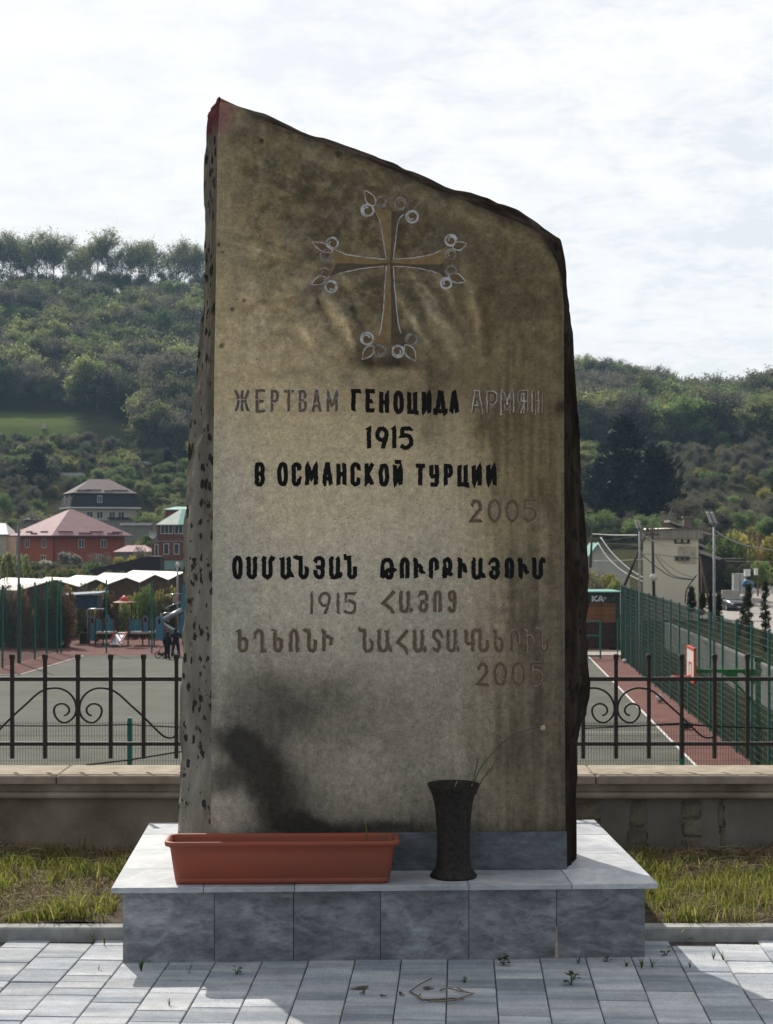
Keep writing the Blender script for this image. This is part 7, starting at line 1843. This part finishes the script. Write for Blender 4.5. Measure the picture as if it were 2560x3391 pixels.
def shrub_mesh(seed, w, h, leaves, ls, fm, lobes=7):
    rg = np.random.RandomState(seed)
    C = np.stack([rg.uniform(-.55, .55, lobes) * w, rg.uniform(-.5, .5, lobes) * w, rg.uniform(.25, .7, lobes) * h], 1); Rr = rg.uniform(.22, .42, lobes) * min(w, h)
    ti = rg.randint(0, lobes, leaves); d = rg.normal(0, 1, (leaves, 3)); d /= np.linalg.norm(d, axis=1)[:, None]
    c = C[ti] + d * (Rr[ti] * rg.uniform(.5, 1.15, leaves) ** .6)[:, None]; c[:, 2] = np.abs(c[:, 2])
    s = ls * rg.uniform(.5, 1.3, leaves)
    a = rg.normal(0, 1, (leaves, 3)); a /= np.linalg.norm(a, axis=1)[:, None]; b = np.cross(a, rg.normal(0, 1, (leaves, 3))); b /= np.linalg.norm(b, axis=1)[:, None]
    a = a * s[:, None]; b = b * s[:, None] * .6
    LV = np.stack([c - a, c - b, c + a, c + b], 1).reshape(-1, 3); LF = (np.arange(leaves) * 4)[:, None] + np.arange(4)
    # stems
    SV = []; SF = []
    for k in range(9):
        e = C[rg.randint(lobes)] ; r = .02 * h; n0 = len(LV) + len(SV)
        for p, rr in (((rg.normal(0, .05) * w, rg.normal(0, .05) * w, -.3), r), (e, r * .5)):
            for q in range(3): SV.append((p[0] + rr * math.cos(q * 2.09), p[1] + rr * math.sin(q * 2.09), p[2]))
        SF += [(n0 + q, n0 + (q + 1) % 3, n0 + 3 + (q + 1) % 3, n0 + 3 + q) for q in range(3)]
    return raw_mesh('shrub', np.concatenate([LV, np.array(SV)]), np.concatenate([LF, np.array(SF)]), None, [fm, m_twg], np.array([0] * leaves + [1] * len(SF)))
def conifer_mesh(seed, h, w, fm, leaves=5200, ls=.35, ragged=.35, conic=.75, r0=.25):
    rg = np.random.RandomState(seed)
    nb = 90; z = rg.uniform(.06, 1.0, nb) ** .9; rad = (1 - z) ** conic * w * .5 * (1 + rg.uniform(-ragged, ragged, nb)) + r0; a = rg.uniform(0, 2 * np.pi, nb)
    ti = rg.randint(0, nb, leaves); u = rg.uniform(.05, 1.0, leaves) ** .6
    c = np.stack([np.cos(a[ti]) * rad[ti] * u, np.sin(a[ti]) * rad[ti] * u, z[ti] * h + u * rad[ti] * .28], 1) + rg.normal(0, 1, (leaves, 3)) * (ls * 1.1)
    s = ls * rg.uniform(.5, 1.4, leaves)
    A = np.stack([np.cos(a[ti]), np.sin(a[ti]), rg.uniform(.1, 1.0, leaves)], 1) + rg.normal(0, .4, (leaves, 3)); A /= np.linalg.norm(A, axis=1)[:, None]
    B = np.cross(A, rg.normal(0, 1, (leaves, 3))); B /= np.linalg.norm(B, axis=1)[:, None]
    A = A * s[:, None] * 1.2; B = B * s[:, None] * .45
    LV = np.stack([c - A, c - B, c + A, c + B], 1).reshape(-1, 3); LF = (np.arange(leaves) * 4)[:, None] + np.arange(4)
    cm = raw_mesh('crown', LV, LF, None, [fm])
    mb = MB(); mb.tube([(0, 0, -.5), (0, 0, h * .5), (0, 0, h * .97)], [h * .02, h * .012, .02], 6); tm = mb.mesh('trunk', m_bark)
    return tm, cm
# tree kinds
KIND = {
 'tall': [tree_parts(s, 13, .95, 2000, .16, f_spring, 'tall', (.30, .16, .38, .10)[s - 1], 4, .45, 1.0, .5) for s in (1, 2, 3, 4)],
 'round': [tree_parts(s, 12, 1.1, 4200, .25, f_spring, 'round', .20, 3, .5) for s in (11, 12)],
 'grey': [tree_parts(s, 12, 1.0, 3400, .21, f_grey, 'round', .20, 3, .5) for s in (21, 22)],
 'green': [tree_parts(s, 11, 1.1, 4200, .25, f_green, 'round', .2, 3, .5) for s in (31,)],
 'yellow': [tree_parts(s, 8, 1.15, 2000, .28, f_yel, 'round', .18, 3, .6) for s in (41,)],
}
CON = [conifer_mesh(5, 18, 9.5, f_dark, 6500, .40, .7, .6), conifer_mesh(6, 13, 9, f_dark, 5500, .40, .7, .55)]
def put_tree(pair, x, y, h, h0, lab, cat='tree', group=None, rz=0, wid=1.0, name='tree', z=None):
    r_ = empty(name, (x, y, (gz(x, y) if z is None else z)), rz, lab, cat, group); k = h / h0; r_.scale = (k * wid, k * wid, k)
    link('trunk', pair[0], r_); link('crown', pair[1], r_); return r_
rt = random.Random(21)
ORD = ['nearest', 'second', 'third', 'fourth', 'fifth', 'sixth', 'seventh', 'eighth', 'ninth', 'tenth', 'eleventh', 'twelfth', 'thirteenth', 'fourteenth', 'fifteenth', 'sixteenth', 'seventeenth', 'eighteenth', 'nineteenth', 'twentieth', 'twenty-first', 'twenty-second', 'twenty-third', 'twenty-fourth', 'twenty-fifth', 'twenty-sixth']
# left skyline: crown top rows read off the photograph
SKL = [(668, 793), (640, 800), (612, 785), (590, 787), (560, 795), (520, 783), (490, 800), (455, 800), (436, 787), (410, 795), (385, 800), (352, 758), (325, 772), (300, 775), (272, 845), (250, 805), (228, 798), (205, 778), (180, 785), (150, 790), (128, 752), (105, 758), (80, 760), (55, 758), (30, 775), (5, 765)]
for i, (px, top) in enumerate(SKL):
    Y = 650 + rt.uniform(-8, 14); x = (px - 1280) * Y / F; z = gz(x, Y); h = CAMZ + (HOR - top) * Y / F - z
    h = max(9, h); k = rt.choice([0, 1, 2, 3])
    put_tree(KIND['tall'][k], x, Y, h, 13, 'thinly leafed skyline tree on the left ridge, %s to the left from the monument edge' % ORD[i], 'tree', 'skyline trees on the left ridge', rt.uniform(0, 6), rt.uniform(.9, 1.35))
SKR = [(1925, 1165), (1960, 1185), (1995, 1192), (2040, 1180), (2080, 1185), (2120, 1200), (2160, 1203), (2200, 1215), (2235, 1240), (2270, 1248), (2310, 1265), (2350, 1262), (2390, 1255), (2425, 1252), (2460, 1262), (2500, 1258), (2530, 1248), (2556, 1250)]
for i, (px, top) in enumerate(SKR):
    Y = 650 + rt.uniform(-8, 14); x = (px - 1280) * Y / F; z = gz(x, Y); h = CAMZ + (HOR - top) * Y / F - z
    h = min(17, max(8, h)); kd = KIND['tall'][i % 3] if i < 10 else KIND['round'][i % 2]
    put_tree(kd, x, Y, h, 13 if i < 10 else 12, 'thinly leafed skyline tree on the right ridge, %s to the right from the monument edge' % ORD[i], 'tree', 'skyline trees on the right ridge', rt.uniform(0, 6), rt.uniform(.85, 1.15))
# trees the photograph singles out
def at(px, py_base, Y, py_top, pair, h0, lab, wid=1.0, cat='tree', name='tree', rz=0, group=None):
    x = (px - 1280) * Y / F; z = CAMZ - (py_base - HOR) * Y / F; h = (py_base - py_top) * Y / F
    return put_tree(pair, x, Y, h, h0, lab, cat, group, rz, wid, name, z - .2)
at(325, 1350, 480, 1188, KIND['green'][0], 11, 'rounded light green tree standing alone above the green meadow', 1.15, name='round_tree')
at(545, 1400, 470, 1150, KIND['grey'][0], 12, 'broad grey domed tree right of the light green one', 1.4, name='round_tree')
at(430, 1330, 500, 1165, KIND['grey'][1], 12, 'grey leafless tree between the light green tree and the broad domed one', 1.1, name='round_tree')
at(640, 1260, 560, 1020, KIND['grey'][1], 12, 'large grey tree on the spur touching the monument edge', 1.2, name='round_tree')
at(2068, 1800, 285, 1392, CON[0], 18, 'tallest dark conifer right of the monument', 1.0, 'conifer', 'conifer')
at(2170, 1800, 280, 1490, CON[1], 13, 'shorter dark conifer right of the tallest one', .95, 'conifer', 'conifer')
at(1985, 1800, 290, 1530, CON[1], 13, 'dark conifer between the monument and the tallest conifer', .8, 'conifer', 'conifer', 2.0)
at(2265, 1780, 230, 1640, KIND['grey'][0], 12, 'bare grey tree rising behind the substation roof', 1.3)
at(2400, 1790, 250, 1690, KIND['grey'][1], 12, 'bare twiggy tree right of the nearest floodlight mast', 1.3)
at(555, 1580, 400, 1490, CON[1], 13, 'small dark evergreen in the scrub above the turret house', 1.0, 'conifer', 'conifer')
at(120, 1620, 380, 1500, CON[1], 13, 'dark evergreen left above the mansard house', 1.3, 'conifer', 'conifer', 1.0)
at(305, 1580, 400, 1515, CON[0], 18, 'small dark evergreen above the long white-roofed shed', 1.5, 'conifer', 'conifer', 1.4)
# slim cypresses along the street
def cyp(px, py_base, Y, py_top, w, lab, lean=0):
    x = (px - 1280) * Y / F; z = CAMZ - (py_base - HOR) * Y / F; h = (py_base - py_top) * Y / F
    pr_ = conifer_mesh(int(px), h, w, f_cyp, 2600, .045, .2, .35, .0)
    r_ = empty('cypress', (x, Y, z), 0, lab, 'cypress', 'slim cypresses along the street'); r_.rotation_euler = (0, lean, 0)
    link('trunk', pr_[0], r_); link('crown', pr_[1], r_)
cyp(2535, 2190, 72, 1925, .42, 'tallest slim cypress near the right edge'); cyp(2480, 2130, 78, 1935, .42, 'slim cypress right beside the parked car'); cyp(2440, 2130, 79, 1945, .40, 'leaning slim cypress over the left of the parked car', .22)
cyp(2380, 2060, 88, 1965, .38, 'slim cypress just right of the nearest floodlight mast'); cyp(2355, 2060, 90, 1955, .34, 'slim cypress just left of the nearest floodlight mast'); cyp(2326, 2040, 95, 1965, .42, 'slim cypress at the right foot of the substation'); cyp(2290, 2030, 97, 1945, .50, 'slim cypress in front of the substation wall')
# shrubs and bushes between the court and the houses
SH = {'y': [shrub_mesh(61, 3, 2.6, 1500, .17, f_yel), shrub_mesh(62, 3, 2.4, 1500, .17, f_yel)], 'g': [shrub_mesh(63, 3, 2.6, 1800, .16, f_green), shrub_mesh(64, 3, 2.6, 1500, .17, f_spring)], 'r': [shrub_mesh(65, 3, 2.4, 1500, .15, f_red)], 'b': [shrub_mesh(66, 3, 2.6, 1500, .16, f_blos)], 'k': [shrub_mesh(67, 3, 2.6, 1900, .15, f_cyp)], 'e': [shrub_mesh(68, 3, 2.8, 1100, .14, f_grey)]}
def bush(px, py_base, Y, py_top, kind, i, lab, wpx=None, group=None):
    x = (px - 1280) * Y / F; z = CAMZ - (py_base - HOR) * Y / F; h = (py_base - py_top) * Y / F
    o = link('bush', SH[kind][i % len(SH[kind])], None, (x, Y, z), (0, 0, px * .37)); k = h / 2.5
    w = (wpx * Y / F / 4.0) if wpx else k
    o.scale = (w, w, k); tag(o, lab, 'bush', group)
bush(40, 2010, 200, 1800, 'g', 1, 'large green bush at the left edge before the brick house', 120); bush(238, 1880, 245, 1822, 'b', 0, 'white blossoming bush at the corner of the brick house', 100); bush(150, 1900, 240, 1850, 'b', 0, 'smaller grey blossoming bush under the left brick wall', 70)
bush(95, 1920, 235, 1858, 'r', 0, 'reddish bush under the left wall of the brick house', 90); bush(330, 1890, 240, 1835, 'e', 0, 'grey twiggy bush under the right brick wall', 90); bush(415, 1890, 225, 1840, 'y', 0, 'yellow green bush left of the turret house', 80); bush(300, 1910, 215, 1868, 'g', 0, 'low green bush below the white blossoming one', 110)
bush(480, 1865, 232, 1815, 'e', 0, 'leafless brown shrub before the low mauve roof', 70); bush(210, 1925, 210, 1880, 'y', 1, 'low yellow bush above the white market roofs', 120); bush(20, 1700, 300, 1640, 'g', 0, 'green bush at the left edge behind the cream house', 60)
bush(330, 1600, 395, 1545, 'y', 0, 'yellow bush above the mansard house roof', 70)
# hedge behind the playground
hq = random.Random(4)
HL = []
for i in range(17):
    px = 190 + i * 30; k_ = 'gyegkyrgykgeygkgg'[i]
    nm = {'g': 'green', 'y': 'yellow green', 'e': 'grey twiggy', 'k': 'dark green', 'r': 'reddish'}[k_]
    bush(px, 2110, 116 + hq.uniform(-1.5, 2.5), hq.uniform(1938, 1968), k_, i, '%s bush behind the playground, %s from the monument side' % (nm, ORD[16 - i]), 88, 'bushes behind the playground')
for i in range(9):
    px = -60 + i * 32; bush(px, 2165, 104 + hq.uniform(0, 2), hq.uniform(1915, 1950), 'krkekrkkr'[i], i, 'dark overgrown bush behind the left court fence, %s from the left edge' % ORD[i], 95, 'dark bushes behind the left court fence')
# right-hand bushes
RB = [(1985, 1985, 138, 1890, 'y', 'yellow green bush in front of the teal-roofed cottage'), (2030, 1980, 134, 1905, 'g', 'green bush right under the teal-roofed cottage'), (1950, 1985, 132, 1895, 'e', 'grey twiggy bush hard by the monument edge'), (2420, 1900, 190, 1765, 'y', 'yellow bush behind the nearest floodlight mast'), (2490, 1900, 195, 1760, 'y', 'largest yellow bush near the right edge'),
      (2555, 1900, 190, 1775, 'y', 'yellow green bush cut by the right edge'), (2385, 1920, 185, 1790, 'g', 'green bush between mast and dark house'), (2450, 1930, 165, 1850, 'k', 'dark green bush behind the utility cabinet'), (2530, 1945, 165, 1865, 'g', 'bright green bush behind the rusty brown pole'), (2400, 1945, 170, 1860, 'k', 'dark bush left of the utility cabinet'),
      (2345, 1790, 210, 1735, 'e', 'twiggy shrub above the roof edge of the substation'), (2225, 1760, 215, 1700, 'e', 'twiggy brown shrub behind the substation roof')]
for i, (px, pb, Y, pt, k_, lab) in enumerate(RB): bush(px, pb, Y, pt, k_, i, lab, (pb - pt) * 1.15)
# weeds on the bank behind the right fence
# ---- masses: woods on the hill, scrub below it (each one mass that nobody could count)
def scatter(name, n, region, protos, weights, hr, seed, lab, keep=None, sink=.0, wr=(.8, 1.25)):
    rg = np.random.RandomState(seed); pts = []; 
    px0, px1, y0, y1 = region
    N_ = n * 3
    Y = np.sqrt(rg.uniform(y0 ** 2, y1 ** 2, N_)); px = rg.uniform(px0, px1, N_); X = (px - 1280) / F * Y
    Z = hgt(X, Y)
    ok = np.ones(N_, bool) if keep is None else keep(px, Y, X, Z)
    X, Y, Z = X[ok][:n], Y[ok][:n], Z[ok][:n]; n = len(X)
    me = bpy.data.meshes.new(name); me.from_pydata(list(zip(X, Y, Z - sink)), [], [])
    h = rg.uniform(*hr, n)
    if name == 'woods': h = h * (1 - .30 * sm01(585, 640, Y))
    w = h * rg.uniform(*wr, n)
    a = me.attributes.new('isc', 'FLOAT_VECTOR', 'POINT'); a.data.foreach_set('vector', np.stack([w, w, h], 1).astype(np.float32).ravel())
    a = me.attributes.new('irot', 'FLOAT_VECTOR', 'POINT'); a.data.foreach_set('vector', np.stack([X * 0, X * 0, rg.uniform(0, 6.28, n)], 1).astype(np.float32).ravel())
    # kinds drift in patches
    f = fbm(X / 40 + seed, Y / 40, 3) + rg.uniform(-.18, .18, n); order = np.argsort(np.argsort(f)) / max(1, n - 1); cw = np.cumsum(weights) / np.sum(weights)
    idx = np.searchsorted(cw, order).clip(0, len(protos) - 1)
    a = me.attributes.new('ikind', 'INT', 'POINT'); a.data.foreach_set('value', idx.astype(np.int32))
    o = link(name, me); tag(o, lab, kind='stuff')
    ng = bpy.data.node_groups.new(name, 'GeometryNodeTree')
    ng.interface.new_socket('Geometry', in_out='INPUT', socket_type='NodeSocketGeometry'); ng.interface.new_socket('Geometry', in_out='OUTPUT', socket_type='NodeSocketGeometry')
    gi = ng.nodes.new('NodeGroupInput'); go = ng.nodes.new('NodeGroupOutput')
    m2p = ng.nodes.new('GeometryNodeMeshToPoints'); ng.links.new(gi.outputs[0], m2p.inputs[0])
    iop = ng.nodes.new('GeometryNodeInstanceOnPoints'); ng.links.new(m2p.outputs[0], iop.inputs['Points'])
    jg = ng.nodes.new('GeometryNodeJoinGeometry')
    for pr_ in reversed(protos):
        oi = ng.nodes.new('GeometryNodeObjectInfo'); oi.inputs['Object'].default_value = pr_; oi.inputs['As Instance'].default_value = True; oi.transform_space = 'ORIGINAL'
        ng.links.new(oi.outputs['Geometry'], jg.inputs[0])
    ng.links.new(jg.outputs[0], iop.inputs['Instance']); iop.inputs['Pick Instance'].default_value = True
    for nm, ty, sk in (('isc', 'FLOAT_VECTOR', 'Scale'), ('irot', 'FLOAT_VECTOR', 'Rotation'), ('ikind', 'INT', 'Instance Index')):
        na = ng.nodes.new('GeometryNodeInputNamedAttribute'); na.data_type = ty; na.inputs[0].default_value = nm; ng.links.new(na.outputs[0], iop.inputs[sk])
    ng.links.new(iop.outputs[0], go.inputs[0])
    md = o.modifiers.new('scatter', 'NODES'); md.node_group = ng
    return o
def crown_of(pair):
    for o in bpy.data.objects:
        if o.data == pair[1]: return o
protos = [crown_of(KIND['grey'][0]), crown_of(KIND['green'][0]), crown_of(KIND['grey'][1]), None, None, None]
# a few more real trees so every kind exists once in the open
at(2480, 1560, 430, 1440, KIND['round'][0], 12, 'rounded spring-green tree low on the right hillside', 1.2, name='round_tree')
at(2230, 1480, 450, 1370, KIND['round'][1], 12, 'rounded pale tree above the shorter dark conifer', 1.2, name='round_tree')
at(640, 1520, 400, 1450, KIND['yellow'][0], 8, 'small yellow tree in the scrub beside the monument edge', 1.1, name='round_tree')
protos = [crown_of(KIND['grey'][0]), crown_of(KIND['green'][0]), crown_of(KIND['round'][0]), crown_of(KIND['grey'][1]), crown_of(KIND['round'][1])]
def rgk(px, Y): return ~((px > 270) & (px < 480) & (Y < 470))
def keep_w(px, Y, X, Z):
    m = ~((px > -160) & (px < 255) & (Y > 400) & (Y < 497)) & ~((px < 255) & (Y < 436)) & ~((Y > 649)) & (rgk(px, Y))
    return m
scatter('woods', 3200, (-700, 3300, 425, 658), protos, [3, 2, 2.2, 3, 2], (.8, 1.6), 5, 'spring woods covering the hillside', keep_w, .6, (.9, 1.3))
scp = [crown_of(KIND['grey'][1]), crown_of(KIND['yellow'][0]), crown_of(KIND['green'][0]), crown_of(KIND['round'][1])]
def keep_s(px, Y, X, Z):
    m = ~((px > 130) & (px < 470) & (Y < 365)) & ~((px > -80) & (px < 420) & (Y < 290) & (Y > 250)) & ~((px > 480) & (px < 700) & (Y < 262) & (Y > 215)) & ~((px > -60) & (px < 60) & (Y > 405)) & ~((px > 190) & (px < 300) & (Y > 385) & (Y < 412)) & ~((px > 1900) & (px < 2500) & (Y < 235)) & ~((px > 400) & (px < 520) & (Y < 300) & (Y > 280)) & ~((px>-100)&(px<40)&(Y<300))
    return m
scatter('scrub', 1500, (-500, 3100, 262, 430), scp, [3, 2.2, 2, 2], (.28, .55), 8, 'mixed scrub between the village and the woods', keep_s, .8)
scatter('undergrowth', 420, (-300, 720, 195, 262), [crown_of(KIND['yellow'][0]), crown_of(KIND['grey'][1]), crown_of(KIND['green'][0])], [2, 2, 2], (.05, .12), 9, 'low undergrowth between the village houses', lambda px, Y, X, Z: ~((px > -80) & (px < 420) & (Y > 228)) & ~((px > 480) & (px < 700) & (Y > 214)) & ~((px > 370)&(px < 520) & (Y > 226)), .3)

scatter('low_scrub', 420, (-120, 470, 388, 446), [crown_of(KIND['grey'][1]), crown_of(KIND['yellow'][0]), crown_of(KIND['green'][0]), crown_of(KIND['round'][1])], [3, 2, 1, 2], (.22, .42), 12, 'low brushy scrub below the green meadow', lambda px, Y, X, Z: ~((px > 190) & (px < 300) & (Y < 412)) & ~((px < 60) & (Y > 410) & (Y < 432)), .4)
# ================================================================== haze
hz = bpy.data.materials.new('haze_air'); hz.use_nodes = True
t = hz.node_tree; t.nodes.clear()
ou = N(t, 'ShaderNodeOutputMaterial'); pvn = N(t, 'ShaderNodeVolumePrincipled')
pvn.inputs['Color'].default_value = (.48, .74, 1.0, 1); pvn.inputs['Density'].default_value = .00012; pvn.inputs['Anisotropy'].default_value = .25
L(t, pvn.outputs[0], ou.inputs['Volume'])
mb = MB(); mb.box(-1500, 1500, -300, 1500, -8, 175)
o = mb.build('haze', hz); o['kind'] = 'stuff'
